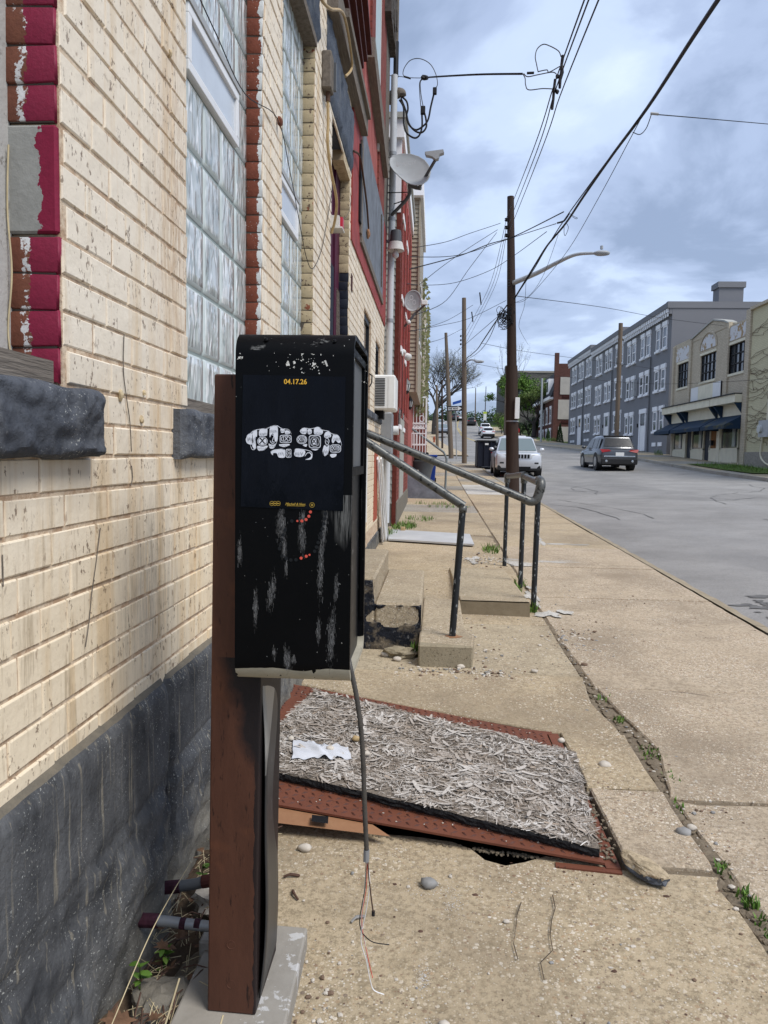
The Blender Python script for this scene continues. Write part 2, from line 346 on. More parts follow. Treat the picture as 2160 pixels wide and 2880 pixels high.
# glass block: wavy pressed faces, white highlights and grey reflections painted into the colour
t = Mt('glass_block', 0.09, 0.65)
wv = t.noise(1.0, 2, 0.45, t.vec((11, 11, 4.5)), 1.6); wv2 = t.noise(1.0, 1, 0.4, t.vec((24, 24, 7), (2, 5, 1)), 1.4)
c = t.mix(t.step(wv, 0.33, 0.72), (0.40, 0.445, 0.435), (0.62, 0.655, 0.645)); c = t.mix(t.step(wv2, 0.56, 0.64), c, (0.84, 0.86, 0.86)); c = t.mix(t.math('MULTIPLY', t.step(t.noise(1.0, 2, 0.5, t.vec((16, 16, 5), (9, 1, 4)), 1.2), 0.58, 0.66), 0.7), c, (0.25, 0.30, 0.295))
c = t.mix(1.0, c, t.ramp(t.isl, [(0, 0.80), (1, 1.08)]), 'MULTIPLY'); t.col(c); t.set('Coat Weight', 0.35); t.set('Coat Roughness', 0.06)
b = t.bump(wv, 0.55, 0.03); t.bump(wv2, 0.35, 0.008, b)
plain('glass_edge', (0.52, 0.575, 0.565), 0.15, 0.5, var=0.08, scale=12)
plain('glass_joint', (0.29, 0.34, 0.325), 0.5, 0.4, var=0.12, scale=30)
plain('frost_pane', (0.52, 0.57, 0.63), 0.22, 0.5, var=0.10, scale=5)
plain('vinyl_white', (0.74, 0.745, 0.75), 0.4, 0.4, var=0.04)
plain('alu_frame', (0.40, 0.40, 0.385), 0.5, 0.4, metal=0.3)
plain('wood_grey', (0.15, 0.13, 0.11), 0.9, 0.1, var=0.4, scale=40, bump=0.6)
t = Mt('wood_weathered', 0.9, 0.1); c = t.mix(t.noise(1.0, 5, 0.65, t.vec((70, 6, 60))), (0.075, 0.06, 0.05), (0.27, 0.24, 0.205)); t.col(c); t.bump(t.noise(1.0, 4, 0.6, t.vec((90, 6, 90))), 0.8, 0.008)
t = Mt('panel_plaster', 0.8, 0.2); c = t.mix(t.noise(3, 5, 0.6), (0.34, 0.335, 0.32), (0.47, 0.455, 0.43)); c = t.mix(t.step(t.noise(18, 5, 0.7), 0.60, 0.66), c, (0.20, 0.185, 0.165)); t.col(c); t.bump(t.noise(24, 5, 0.6), 0.4, 0.01)
# red painted upper storey: chalky streaks
t = Mt('red_faded', 0.75, 0.2); s = t.noise(1.0, 4, 0.65, t.vec((10, 7, 1.2)), 0.5); c = t.mix(t.step(s, 0.3, 0.72), (0.22, 0.040, 0.030), (0.42, 0.125, 0.105))
c = t.mix(t.math('MULTIPLY', t.step(t.noise(1.0, 4, 0.7, t.vec((26, 26, 2.2))), 0.52, 0.66), 0.6), c, (0.58, 0.31, 0.28)); t.col(c); t.bump(t.noise(40, 4, 0.6), 0.4, 0.006)
plain('red_bright', (0.27, 0.046, 0.040), 0.65, 0.25, var=0.3, scale=6, bump=0.3)
plain('brick_dark_red', (0.135, 0.034, 0.025), 0.85, 0.15, var=0.3, scale=14, bump=0.5)
plain('maroon', (0.055, 0.017, 0.014), 0.7, 0.2, var=0.3)
plain('board_slate', (0.15, 0.165, 0.19), 0.75, 0.2, var=0.35, scale=7, bump=0.4, bscale=30)
plain('pale_trim', (0.42, 0.50, 0.51), 0.5, 0.3, var=0.07)
plain('shingle', (0.085, 0.075, 0.068), 0.95, 0.1, var=0.5, scale=20, bump=0.6)
plain('black_void', (0.006, 0.006, 0.007), 0.6, 0.2)
plain('dark_glass', (0.012, 0.014, 0.017), 0.06, 0.6)
plain('downspout_paint', (0.50, 0.515, 0.53), 0.45, 0.4, var=0.05)
plain('steel_grey', (0.30, 0.31, 0.32), 0.45, 0.4, metal=0.4, var=0.12)
plain('plastic_white', (0.72, 0.72, 0.70), 0.45, 0.4, var=0.04)
plain('plastic_grey', (0.10, 0.105, 0.11), 0.5, 0.35, var=0.12)
plain('black_plastic', (0.012, 0.012, 0.014), 0.45, 0.35)
plain('blue_plastic', (0.006, 0.035, 0.22), 0.4, 0.4, var=0.1)
plain('cord_steel', (0.085, 0.078, 0.07), 0.5, 0.4, metal=0.3, var=0.25, scale=60)
plain('cable', (0.012, 0.012, 0.014), 0.6, 0.3)
plain('cable_grey', (0.06, 0.063, 0.068), 0.6, 0.3)
plain('conduit_tan', (0.42, 0.30, 0.15), 0.55, 0.3, var=0.15, scale=30)
plain('dish_grey', (0.33, 0.345, 0.355), 0.5, 0.35, var=0.05)
plain('dish_logo', (0.50, 0.51, 0.52), 0.5, 0.3)
plain('siding_tan', (0.33, 0.285, 0.215), 0.6, 0.25, var=0.06)
plain('siding_grey', (0.36, 0.355, 0.32), 0.6, 0.25, var=0.06)
plain('lamp_glass', (0.55, 0.56, 0.55), 0.15, 0.5)
# black spray paint scuffed back to grey steel (payphone)
t = Mt('booth_black', 0.36, 0.10)
st = t.noise(1.0, 4, 0.7, t.vec((260, 260, 12))); pt = t.noise(1.0, 3, 0.5, t.vec((11, 11, 2.3), (1.3, 0, 0.45)))
sc_ = t.math('MULTIPLY', t.step(st, 0.40, 0.62), t.step(pt, 0.60, 0.72))
lo = t.math('LESS_THAN', t.xyz(2), 1.36); sc_ = t.math('MULTIPLY', sc_, lo)
top = t.math('MULTIPLY', t.step(t.noise(1.0, 5, 0.7, t.vec((26, 26, 60))), 0.57, 0.68), t.math('GREATER_THAN', t.xyz(2), 1.672))
sc_ = t.math('ADD', t.math('MULTIPLY', sc_, 0.75), t.math('MULTIPLY', top, 0.7), True)
dots = t.math('MULTIPLY', t.step(t.noise(150, 2, 0.5), 0.745, 0.765), 0.8)
c = t.mix(sc_, (0.0022, 0.0024, 0.003), (0.22, 0.22, 0.21)); c = t.mix(dots, c, (0.6, 0.6, 0.57))
ch = t.math('MULTIPLY', t.math('MULTIPLY', t.step(t.noise(74, 3, 0.6), 0.60, 0.62), t.math('GREATER_THAN', t.xyz(2), 1.622)),
            t.math('MULTIPLY', t.math('LESS_THAN', t.xyz(2), 1.665), t.math('GREATER_THAN', t.noise(1.0, 2, 0.5, t.vec((14, 14, 14), (0.3, 0.1, 0))), 0.52)))
c = t.mix(ch, c, (0.66, 0.65, 0.6))
bz = t.math('ADD', t.xyz(2), t.math('ADD', t.math('MULTIPLY', t.math('SUBTRACT', t.noise(1.0, 2, 0.5, t.vec((14, 14, 3))), 0.5), 0.025),
            t.math('MULTIPLY', t.step(t.noise(1.0, 2, 0.4, t.vec((60, 60, 1))), 0.64, 0.68), 0.022)))
bare = t.math('LESS_THAN', bz, 0.968); cr = t.mix(t.noise(1.0, 4, 0.6, t.vec((30, 30, 60))), (0.30, 0.275, 0.215), (0.47, 0.435, 0.345))
t.col(t.mix(bare, c, cr)); t.set('Roughness', t.math('ADD', t.math('MULTIPLY', t.noise(22, 3), 0.25), 0.34)); t.bump(t.noise(60, 4, 0.6), 0.12, 0.002)
t = Mt('booth_inside', 0.4, 0.2); c = t.mix(t.math('MULTIPLY', t.step(t.noise(34, 5, 0.7), 0.60, 0.70), 0.6), (0.005, 0.0055, 0.007), (0.24, 0.24, 0.235)); t.col(c)
t = Mt('poster_black', 0.20, 0.10); c = t.mix(t.noise(9, 5, 0.65, t.vec((1, 1, 0.5))), (0.0022, 0.0026, 0.004), (0.007, 0.0085, 0.0135)); t.col(c)
t.set('Roughness', t.math('ADD', t.math('MULTIPLY', t.step(t.noise(1.0, 4, 0.6, t.vec((24, 24, 7))), 0.4, 0.65), 0.34), 0.10)); t.bump(t.noise(1.0, 4, 0.6, t.vec((34, 34, 11))), 0.35, 0.004)
plain('ink_white', (0.72, 0.74, 0.80), 0.4, 0.3, var=0.10, scale=90)
plain('ink_black', (0.006, 0.006, 0.008), 0.35, 0.4)
plain('ink_yellow', (0.74, 0.42, 0.045), 0.4, 0.3, var=0.05)
plain('ink_gold', (0.42, 0.28, 0.045), 0.4, 0.3)
plain('dot_red', (0.62, 0.09, 0.06), 0.5, 0.3, var=0.15, scale=120)
t = Mt('scrub_grey', 0.55, 0.2); t.col(t.ramp(t.isl, [(0, 0.012), (0.5, 0.05), (0.85, 0.15), (1, 0.30)]))
# brown primer post with rust, black below the enclosure and on the street side
t = Mt('post_rust', 0.55, 0.25)
c = t.mix(t.noise(1.0, 5, 0.65, t.vec((20, 20, 5))), (0.048, 0.020, 0.013), (0.120, 0.050, 0.030)); c = t.mix(t.step(t.noise(1.0, 4, 0.7, t.vec((70, 70, 13))), 0.60, 0.70), c, (0.022, 0.011, 0.008))
c = t.mix(t.math('MULTIPLY', t.step(t.noise(6, 4, 0.6), 0.55, 0.75), 0.5), c, (0.19, 0.07, 0.032))
ov = t.math('ADD', t.math('MULTIPLY', t.math('SUBTRACT', t.xyz(0), -0.47), 9.0), t.math('MULTIPLY', t.math('SUBTRACT', t.xyz(2), 0.86), 2.5))
ov2 = t.math('MULTIPLY', t.step(t.math('ADD', ov, t.math('MULTIPLY', t.noise(12, 4, 0.6), 0.7)), 0.32, 0.62), t.math('LESS_THAN', t.xyz(2), 0.97))
ov3 = t.math('GREATER_THAN', t.math('ADD', t.xyz(0), t.math('MULTIPLY', t.math('SUBTRACT', t.noise(20, 4, 0.6), 0.5), 0.02)), -0.4085)
c = t.mix(t.math('MAXIMUM', t.math('MULTIPLY', ov2, 0.93), t.math('MULTIPLY', ov3, 0.85)), c, (0.010, 0.010, 0.012)); t.col(c); t.bump(t.noise(1.0, 4, 0.6, t.vec((120, 120, 50))), 0.3, 0.002)
t = Mt('post_panel', 0.42, 0.45); c = t.mix(t.noise(1.0, 5, 0.65, t.vec((24, 24, 4))), (0.013, 0.014, 0.017), (0.042, 0.042, 0.042))
c = t.mix(t.step(t.noise(1.0, 4, 0.7, t.vec((50, 30, 9))), 0.64, 0.72), c, (0.28, 0.28, 0.27))
bare = t.math('GREATER_THAN', t.math('ADD', t.xyz(2), t.math('MULTIPLY', t.math('SUBTRACT', t.xyz(1), 1.735), -1.2)), 0.66)
t.col(t.mix(t.math('MULTIPLY', bare, t.step(t.noise(5, 3), 0.30, 0.45)), c, (0.34, 0.33, 0.30)))
plain('plinth_concrete', (0.30, 0.275, 0.24), 0.9, 0.15, var=0.30, scale=14, bump=0.5)
t = Mt('plinth_flaked', 0.85, 0.2); c = t.mix(t.noise(12, 5, 0.65), (0.22, 0.20, 0.17), (0.36, 0.335, 0.295)); c = t.mix(t.step(t.noise(17, 5, 0.7), 0.57, 0.60), c, (0.48, 0.47, 0.455)); t.col(c); t.bump(t.noise(40, 4), 0.4, 0.004)
# rust
t = Mt('rust_plate', 0.75, 0.3); c = t.mix(t.noise(6, 5, 0.65), (0.10, 0.032, 0.018), (0.20, 0.070, 0.038)); c = t.mix(t.step(t.noise(60, 4, 0.7), 0.60, 0.70), c, (0.055, 0.025, 0.017)); t.col(c); t.bump(t.noise(120, 4, 0.6), 0.3, 0.002)
t = Mt('rust_tan', 0.75, 0.25); c = t.mix(t.noise(8, 5, 0.65), (0.20, 0.085, 0.042), (0.36, 0.20, 0.105)); t.col(c); t.bump(t.noise(90, 4, 0.6), 0.3, 0.002)
# pavement concretes: a binder with visible aggregate
def concrete(name, c0, c1, agg=1.0, stain=(0.22, 0.175, 0.125), scale=1.0):
    t = Mt(name, 0.88, 0.15)
    c = t.mix(t.noise(2.2, 5, 0.6), c0, c1)
    c = t.mix(t.math('MULTIPLY', t.step(t.noise(0.9, 5, 0.62, t.vec(loc=(5, 2, 0))), 0.46, 0.66), 0.62), c, stain)
    c = t.mix(t.math('MULTIPLY', t.step(t.noise(1.7, 6, 0.72, t.vec(loc=(2, 9, 0)), 0.4), 0.58, 0.70), 0.5), c, tuple(q*0.55 for q in c0))
    c = t.mix(t.math('MULTIPLY', t.step(t.noise(11, 6, 0.75), 0.50, 0.64), 0.45), c, tuple(q*0.62 for q in c0))
    c = t.mix(t.math('MULTIPLY', t.step(t.noise(46, 5, 0.8), 0.47, 0.60), 0.70), c, tuple(q*0.50 for q in c0))
    pal = [(0.0, (0.68, 0.58, 0.44)), (0.28, (0.42, 0.29, 0.175)), (0.5, (0.22, 0.13, 0.085)), (0.62, (0.74, 0.66, 0.54)), (0.86, (0.16, 0.12, 0.10)), (0.93, (0.78, 0.74, 0.66))]
    patch = t.step(t.noise(2.4, 5, 0.65, t.vec(loc=(1, 8, 0))), 0.34, 0.60); h = None
    for sc, fr, wt in ((62*scale, 0.34, 0.80), (130*scale, 0.60, 0.75)):
        v = t.vec((1, 1, 1), (sc*0.1, 0, 0)); cell = t.voro(sc, 'Color', vec=v); d = t.voro(sc, 'Distance', vec=v)
        inside = t.math('MULTIPLY', t.math('LESS_THAN', d, 0.40), t.math('GREATER_THAN', t.xyz(0, cell), 1 - fr*agg))
        c = t.mix(t.math('MULTIPLY', t.math('MULTIPLY', inside, patch), wt), c, t.ramp(t.xyz(1, cell), pal, 'CONSTANT'))
        hh = t.math('MULTIPLY', t.math('SUBTRACT', 0.5, d), t.math('MULTIPLY', inside, 0.6)); h = hh if h is None else t.math('ADD', h, hh)
    t.col(c); t.bump(t.math('ADD', h, t.math('MULTIPLY', t.noise(75, 6, 0.8), 1.1)), 0.8, 0.007*(0.6 + 0.4*agg)); return t
concrete('walk_tan', (0.455, 0.36, 0.23), (0.535, 0.435, 0.30), 0.8)
concrete('walk_pebble', (0.48, 0.38, 0.265), (0.56, 0.465, 0.345), 1.2)
concrete('walk_smooth', (0.44, 0.36, 0.245), (0.51, 0.43, 0.305), 0.35)
concrete('walk_grey', (0.34, 0.315, 0.27), (0.42, 0.39, 0.33), 0.35)
concrete('walk_new', (0.56, 0.54, 0.49), (0.63, 0.60, 0.55), 0.1)
concrete('step_concrete', (0.40, 0.325, 0.225), (0.49, 0.41, 0.29), 0.6)
t = Mt('step_side', 0.85, 0.2); n1 = t.noise(7, 5, 0.65)
c = t.mix(t.step(n1, 0.36, 0.50), (0.19, 0.155, 0.11), (0.012, 0.014, 0.020)); c = t.mix(t.step(t.noise(32, 4, 0.7), 0.60, 0.68), c, (0.15, 0.15, 0.15)); t.col(c); t.bump(t.noise(26, 5, 0.65), 0.8, 0.02)
t = Mt('slab_side', 0.9, 0.15); c = t.mix(t.noise(20, 5, 0.7), (0.135, 0.105, 0.065), (0.25, 0.205, 0.14)); t.col(c); t.bump(t.noise(110, 4, 0.7), 0.7, 0.006)
t = Mt('block_side', 0.9, 0.15); c = t.mix(t.noise(9, 5, 0.7), (0.20, 0.165, 0.105), (0.38, 0.33, 0.24)); c = t.mix(t.step(t.noise(70, 4, 0.7), 0.56, 0.66), c, (0.13, 0.105, 0.07)); t.col(c); t.bump(t.noise(80, 4, 0.7), 0.6, 0.006)
t = Mt('asphalt', 0.9, 0.15); c = t.mix(t.step(t.noise(0.55, 6, 0.68), 0.32, 0.68), (0.205, 0.196, 0.184), (0.325, 0.312, 0.293)); c = t.mix(t.math('MULTIPLY', t.step(t.noise(0.35, 4, 0.6, t.vec((1, 0.5, 1), (9, 3, 0))), 0.55, 0.60), 0.35), c, (0.17, 0.165, 0.16)); c = t.mix(t.math('MULTIPLY', t.step(t.noise(1.0, 4, 0.6, t.vec((2.2, 0.12, 1))), 0.5, 0.7), 0.3), c, (0.25, 0.245, 0.24))
cell = t.voro(70, 'Color'); c = t.mix(t.math('MULTIPLY', t.math('LESS_THAN', t.voro(70), 0.4), 0.42), c, t.ramp(t.xyz(0, cell), [(0, 0.06), (0.5, 0.17), (0.8, 0.30), (1, 0.42)])); t.col(c); t.bump(t.noise(90, 4, 0.7), 0.6, 0.006)
plain('asphalt_patch', (0.14, 0.137, 0.132), 0.9, 0.2, var=0.3, scale=8, bump=0.5)
plain('road_yellow', (0.50, 0.36, 0.06), 0.8, 0.2, var=0.25, scale=3)
t = Mt('crack_dirt', 0.95, 0.1); c = t.mix(t.noise(30, 5, 0.75), (0.10, 0.078, 0.055), (0.30, 0.245, 0.175)); t.col(c); t.bump(t.noise(120, 4, 0.7), 0.8, 0.01)
plain('crack_brown', (0.085, 0.066, 0.048), 0.95, 0.1)  # plain dark brown for the hairline cracks in the slabs
plain('soil', (0.085, 0.060, 0.040), 0.95, 0.1, var=0.4, scale=30, bump=0.7)
plain('kerb_stone', (0.30, 0.25, 0.175), 0.9, 0.15, var=0.2, scale=5, bump=0.4)
plain('grass_ground', (0.085, 0.125, 0.030), 0.95, 0.1, var=0.35, scale=3, bump=0.5, bscale=40)
plain('terrain_green', (0.06, 0.085, 0.028), 0.95, 0.1, var=0.4, scale=0.2)
plain('pebble_light', (0.52, 0.47, 0.40), 0.8, 0.2, var=0.2, scale=30)
plain('pebble_grey', (0.25, 0.245, 0.235), 0.7, 0.3, var=0.25, scale=30)
plain('pebble_brown', (0.17, 0.115, 0.08), 0.85, 0.2, var=0.3, scale=30)
plain('chalk', (0.58, 0.59, 0.60), 0.95, 0.1, var=0.2, scale=80)
# weathered strand board
t = Mt('strand', 0.9, 0.12); c = t.ramp(t.isl, [(0.0, (0.15, 0.12, 0.095)), (0.18, (0.36, 0.315, 0.27)), (0.55, (0.52, 0.48, 0.435)), (0.85, (0.68, 0.645, 0.60)), (1.0, (0.34, 0.26, 0.19))])
c = t.mix(t.step(t.noise(5, 4, 0.6), 0.42, 0.68), c, t.mix(0.55, c, (0.27, 0.21, 0.155)))
c = t.mix(1.0, c, t.ramp(t.noise(160, 3, 0.6), [(0.3, 0.72), (0.7, 1.12)]), 'MULTIPLY'); t.col(c)
plain('osb_core', (0.19, 0.16, 0.13), 0.95, 0.1, var=0.5, scale=90, bump=0.9)
plain('osb_edge', (0.012, 0.012, 0.013), 0.8, 0.25, var=0.5, scale=60, bump=1.0, bscale=70, bdist=0.012)
plain('cloth_white', (0.56, 0.575, 0.61), 0.9, 0.1, var=0.04)
plain('straw', (0.48, 0.40, 0.25), 0.9, 0.1, var=0.2, scale=20)
plain('twig', (0.10, 0.060, 0.045), 0.9, 0.1, var=0.3, scale=30)
plain('dead_leaf', (0.13, 0.072, 0.042), 0.8, 0.2, var=0.35, scale=50)
t = Mt('leaf_green', 0.6, 0.3); t.col(t.ramp(t.isl, [(0, (0.055, 0.115, 0.018)), (0.6, (0.10, 0.19, 0.028)), (1, (0.17, 0.27, 0.05))]))
# rail: dark enamel worn to grey steel
t = Mt('rail_galv', 0.42, 0.45, 0.35); c = t.mix(t.noise(1.0, 4, 0.65, t.vec((30, 30, 30))), (0.060, 0.063, 0.060), (0.155, 0.158, 0.15)); c = t.mix(t.step(t.noise(30, 4, 0.65), 0.54, 0.62), c, (0.015, 0.017, 0.018)); t.col(c)
t = Mt('rail_black', 0.45, 0.45); c = t.mix(t.step(t.noise(1.0, 4, 0.6, t.vec((42, 42, 17))), 0.60, 0.625), (0.009, 0.012, 0.015), (0.26, 0.28, 0.29)); t.col(c)
t = Mt('rail_green', 0.45, 0.45); t.col(t.mix(t.noise(20, 4), (0.10, 0.125, 0.13), (0.20, 0.235, 0.24)))
# far buildings
t = Mt('grey_brick', 0.8, 0.2); c = t.mix(t.noise(0.5, 4, 0.6), (0.175, 0.178, 0.190), (0.215, 0.218, 0.232)); bz = t.math('FRACT', t.math('MULTIPLY', t.xyz(2), 13.0)); t.col(t.mix(t.math('MULTIPLY', t.math('LESS_THAN', bz, 0.14), 0.35), c, (0.13, 0.133, 0.143))); t.bump(t.noise(14, 3), 0.3, 0.02)
def brick_tex(name, c0, c1, mort, bump=0.4, sc=1.0):
    t = Mt(name, 0.85, 0.15); n = t.N.new('ShaderNodeTexBrick'); s2 = t.N.new('ShaderNodeCombineXYZ')
    t.pin(s2.inputs[0], t.math('ADD', t.xyz(0), t.xyz(1))); t.pin(s2.inputs[1], t.xyz(2)); t.L.new(s2.outputs[0], n.inputs['Vector'])
    for k, v in (('Color1', (*c0, 1)), ('Color2', (*c1, 1)), ('Mortar', (*mort, 1)), ('Scale', 1.0), ('Mortar Size', 0.010*sc), ('Brick Width', 0.24*sc), ('Row Height', 0.085*sc), ('Bias', 0.1)): n.inputs[k].default_value = v
    c = t.mix(t.math('MULTIPLY', t.noise(0.8, 4, 0.65), 0.5), n.outputs['Color'], tuple(q*0.6 for q in c0)); t.col(c); t.bump(t.math('SUBTRACT', 1.0, n.outputs['Fac']), bump, 0.012); return t
brick_tex('brick_buff', (0.53, 0.455, 0.34), (0.63, 0.555, 0.42), (0.38, 0.33, 0.25))
brick_tex('brick_yellow', (0.62, 0.57, 0.37), (0.68, 0.63, 0.42), (0.52, 0.475, 0.32))
brick_tex('brick_red_far', (0.105, 0.046, 0.037), (0.155, 0.068, 0.054), (0.09, 0.06, 0.05))
brick_tex('brick_red_row', (0.20, 0.052, 0.042), (0.28, 0.085, 0.068), (0.15, 0.05, 0.04), 0.4, 0.9)
brick_tex('stone_far', (0.11, 0.105, 0.095), (0.16, 0.15, 0.135), (0.07, 0.065, 0.06), 0.5, 3.0)
plain('plaster_pale', (0.44, 0.41, 0.36), 0.9, 0.1, var=0.12, scale=1.2)
plain('trim_white', (0.84, 0.84, 0.85), 0.6, 0.3, var=0.05)
plain('trim_cream', (0.70, 0.655, 0.50), 0.6, 0.25, var=0.1, scale=2)
t = Mt('plaque_peeling', 0.7, 0.2); t.col(t.mix(t.step(t.noise(2.6, 5, 0.7), 0.53, 0.57), (0.62, 0.62, 0.62), (0.36, 0.25, 0.13)))
t = Mt('awning_blue', 0.75, 0.2); c = t.mix(t.noise(2, 4), (0.010, 0.024, 0.050), (0.018, 0.042, 0.078)); t.col(t.mix(t.step(t.noise(1.1, 4, 0.65), 0.54, 0.70), c, (0.10, 0.095, 0.045)))
plain('plywood', (0.28, 0.135, 0.055), 0.8, 0.15, var=0.2, scale=6)
plain('slate_roof', (0.045, 0.045, 0.05), 0.8, 0.2, var=0.3, scale=4)
t = Mt('window_glass', 0.08, 0.6); t.col(t.mix(t.noise(0.9, 3), (0.010, 0.012, 0.015), (0.075, 0.085, 0.095)))
t = Mt('window_bright', 0.1, 0.6); t.col(t.mix(t.noise(0.9, 3), (0.20, 0.22, 0.24), (0.45, 0.47, 0.50)))
t = Mt('pole_dark', 0.8, 0.2); t.col(t.mix(t.noise(1.0, 4, 0.6, t.vec((30, 30, 1.2))), (0.022, 0.014, 0.011), (0.062, 0.040, 0.030))); t.bump(t.noise(1.0, 3, 0.6, t.vec((60, 60, 2))), 0.6, 0.01)
t = Mt('pole_wood', 0.85, 0.15); t.col(t.mix(t.noise(1.0, 4, 0.6, t.vec((26, 26, 1.0))), (0.085, 0.060, 0.043), (0.23, 0.185, 0.14))); t.bump(t.noise(1.0, 3, 0.6, t.vec((50, 50, 1.6))), 0.6, 0.01)
plain('sign_blue', (0.02, 0.085, 0.36), 0.5, 0.3); plain('sign_white', (0.72, 0.72, 0.70), 0.5, 0.3, var=0.03); plain('sign_back', (0.42, 0.43, 0.43), 0.5, 0.4, metal=0.3)
plain('sign_lime', (0.45, 0.55, 0.05), 0.5, 0.3); plain('sign_red', (0.40, 0.02, 0.02), 0.5, 0.3); plain('bark', (0.060, 0.053, 0.048), 0.9, 0.1, var=0.3)
plain('hydrant_red', (0.30, 0.07, 0.03), 0.6, 0.3); plain('brick_orange', (0.34, 0.085, 0.05), 0.85, 0.15, var=0.2, scale=20)
def foliage(name, a, b, c):
    t = Mt(name, 0.6, 0.25); t.col(t.ramp(t.isl, [(0, a), (0.55, b), (1, c)])); t.set('Subsurface Weight', 0.0); return t
foliage('leaves_spring', (0.055, 0.095, 0.020), (0.11, 0.165, 0.035), (0.19, 0.245, 0.07))
foliage('leaves_dark', (0.020, 0.042, 0.016), (0.035, 0.068, 0.022), (0.06, 0.10, 0.03))
foliage('leaves_bright', (0.06, 0.13, 0.015), (0.10, 0.20, 0.025), (0.16, 0.27, 0.05))
foliage('leaves_bud', (0.15, 0.15, 0.075), (0.21, 0.22, 0.10), (0.28, 0.29, 0.15))
def carpaint(name, c, metal=0.6):
    t = Mt(name, 0.32, 0.5, metal); t.col(c); t.set('Coat Weight', 0.6); t.set('Coat Roughness', 0.06); return t
carpaint('car_silver', (0.62, 0.63, 0.65), 0.35); carpaint('car_grey', (0.075, 0.080, 0.088), 0.5); carpaint('car_white', (0.74, 0.75, 0.77), 0.0); carpaint('car_black', (0.015, 0.016, 0.018), 0.0); carpaint('car_blue', (0.30, 0.34, 0.40), 0.3)
plain('tyre', (0.012, 0.012, 0.012), 0.85, 0.2); plain('rim_alloy', (0.36, 0.37, 0.38), 0.35, 0.5, metal=0.7); plain('chrome', (0.55, 0.56, 0.57), 0.15, 0.5, metal=0.9)
plain('tail_red', (0.28, 0.010, 0.014), 0.45, 0.3); plain('lamp_clear', (0.55, 0.55, 0.50), 0.12, 0.6, var=0.1, scale=20); plain('car_trim', (0.018, 0.018, 0.019), 0.6, 0.3)
t = Mt('windscreen', 0.06, 0.7); t.col((0.16, 0.20, 0.205))
t = Mt('privacy_glass', 0.12, 0.25); t.col((0.012, 0.014, 0.017))

# ------------------------------------------------------------------ ground, road, pavements
mb = MB(); xs = [-500, -200, -80, -40, -20, -8, -1.0, 1.0, 2.0, 14, 17, 24, 40, 80, 200, 500]; ys = list(range(-60, 60, 6)) + list(range(60, 260, 10)) + [300, 400, 700, 1500]
def terr(x, y):
    z = gz(x, min(y, 700)) - 0.30
    if x < -1.5 and y < 58: z -= 0.1
    return z
for j in range(len(ys)):
    for i in range(len(xs)): mb.v.append((xs[i], ys[j], terr(xs[i], ys[j])))
nx = len(xs)
for j in range(len(ys)-1):
    for i in range(nx-1): mb.f.append((j*nx+i, j*nx+i+1, (j+1)*nx+i+1, (j+1)*nx+i)); mb.m.append(0)
struct(mb.build('ground', 'terrain_green', smooth=True))
ysr = [-12 + 0.75*i for i in range(100)] + [63 + 3*i for i in range(60)] + [250, 300]
def roadz(x, y):
    a, b = kerb_l(y), kerb_r(y); u = (x-a)/(b-a); return gz(x, y) - 0.065 + 0.05*4*u*(1-u)
mb = MB(); nxr = 10
for y in ysr:
    for i in range(nxr+1): x = kerb_l(y) + (kerb_r(y)-kerb_l(y))*i/nxr; mb.v.append((x, y, roadz(x, y)))
for j in range(len(ysr)-1):
    for i in range(nxr): a = j*(nxr+1)+i; mb.f.append((a, a+1, a+nxr+2, a+nxr+1)); mb.m.append(0)
road = struct(mb.build('road', 'asphalt', smooth=True))
mb = MB(); mb.grid(12, 8, lambda u, v: (-30 + (kerb_l(52)+30.2)*u, 48 + 8.5*v, gz(KL, 48 + 8.5*v) - 0.066))
struct(mb.build('side_road', 'asphalt'))
mb = MB()          # centre line, worn double yellow
for dx in (-0.14, 0.14):
    for a, b in ((58, 66), (67, 79), (80, 96), (97, 130), (131, 160), (161, 200)):
        n = max(2, int((b-a)/3))
        mb.grid(1, n, lambda u, v: ((lambda y: ((kerb_l(y)+kerb_r(y))/2 + dx + 0.10*(u-0.5), y, roadz((kerb_l(y)+kerb_r(y))/2, y) + 0.006))(a + (b-a)*v)))
struct(mb.build('centre_line', 'road_yellow', road))
mb = MB()          # dark patch of broken asphalt at the gutter
def blob(mb, cx, cy, rx, ry, z, n=18, seed=0, rough=0.35):
    pts = []
    for i in range(n):
        a = 2*math.pi*i/n; k = 1 + rough*noise.noise(Vector((math.cos(a)*1.6+seed, math.sin(a)*1.6, seed*1.7)))
        pts.append((cx + rx*k*math.cos(a), cy + ry*k*math.sin(a)))
    mb.add([(x, y, z(x, y)) for x, y in pts], [tuple(range(n))]); return mb
[blob(mb, 3.0+0.5*R.random(), 6.6+1.3*R.random(), 0.03+0.10*R.random(), 0.02+0.06*R.random(), lambda x, y: roadz(x, y)+0.006+1e-5*q, 18, q, 1.2) for q in range(22)]
struct(mb.build('asphalt_patch', 'asphalt_patch', road), 'stuff')
mb = MB()          # tar lines and cracks wandering over the asphalt
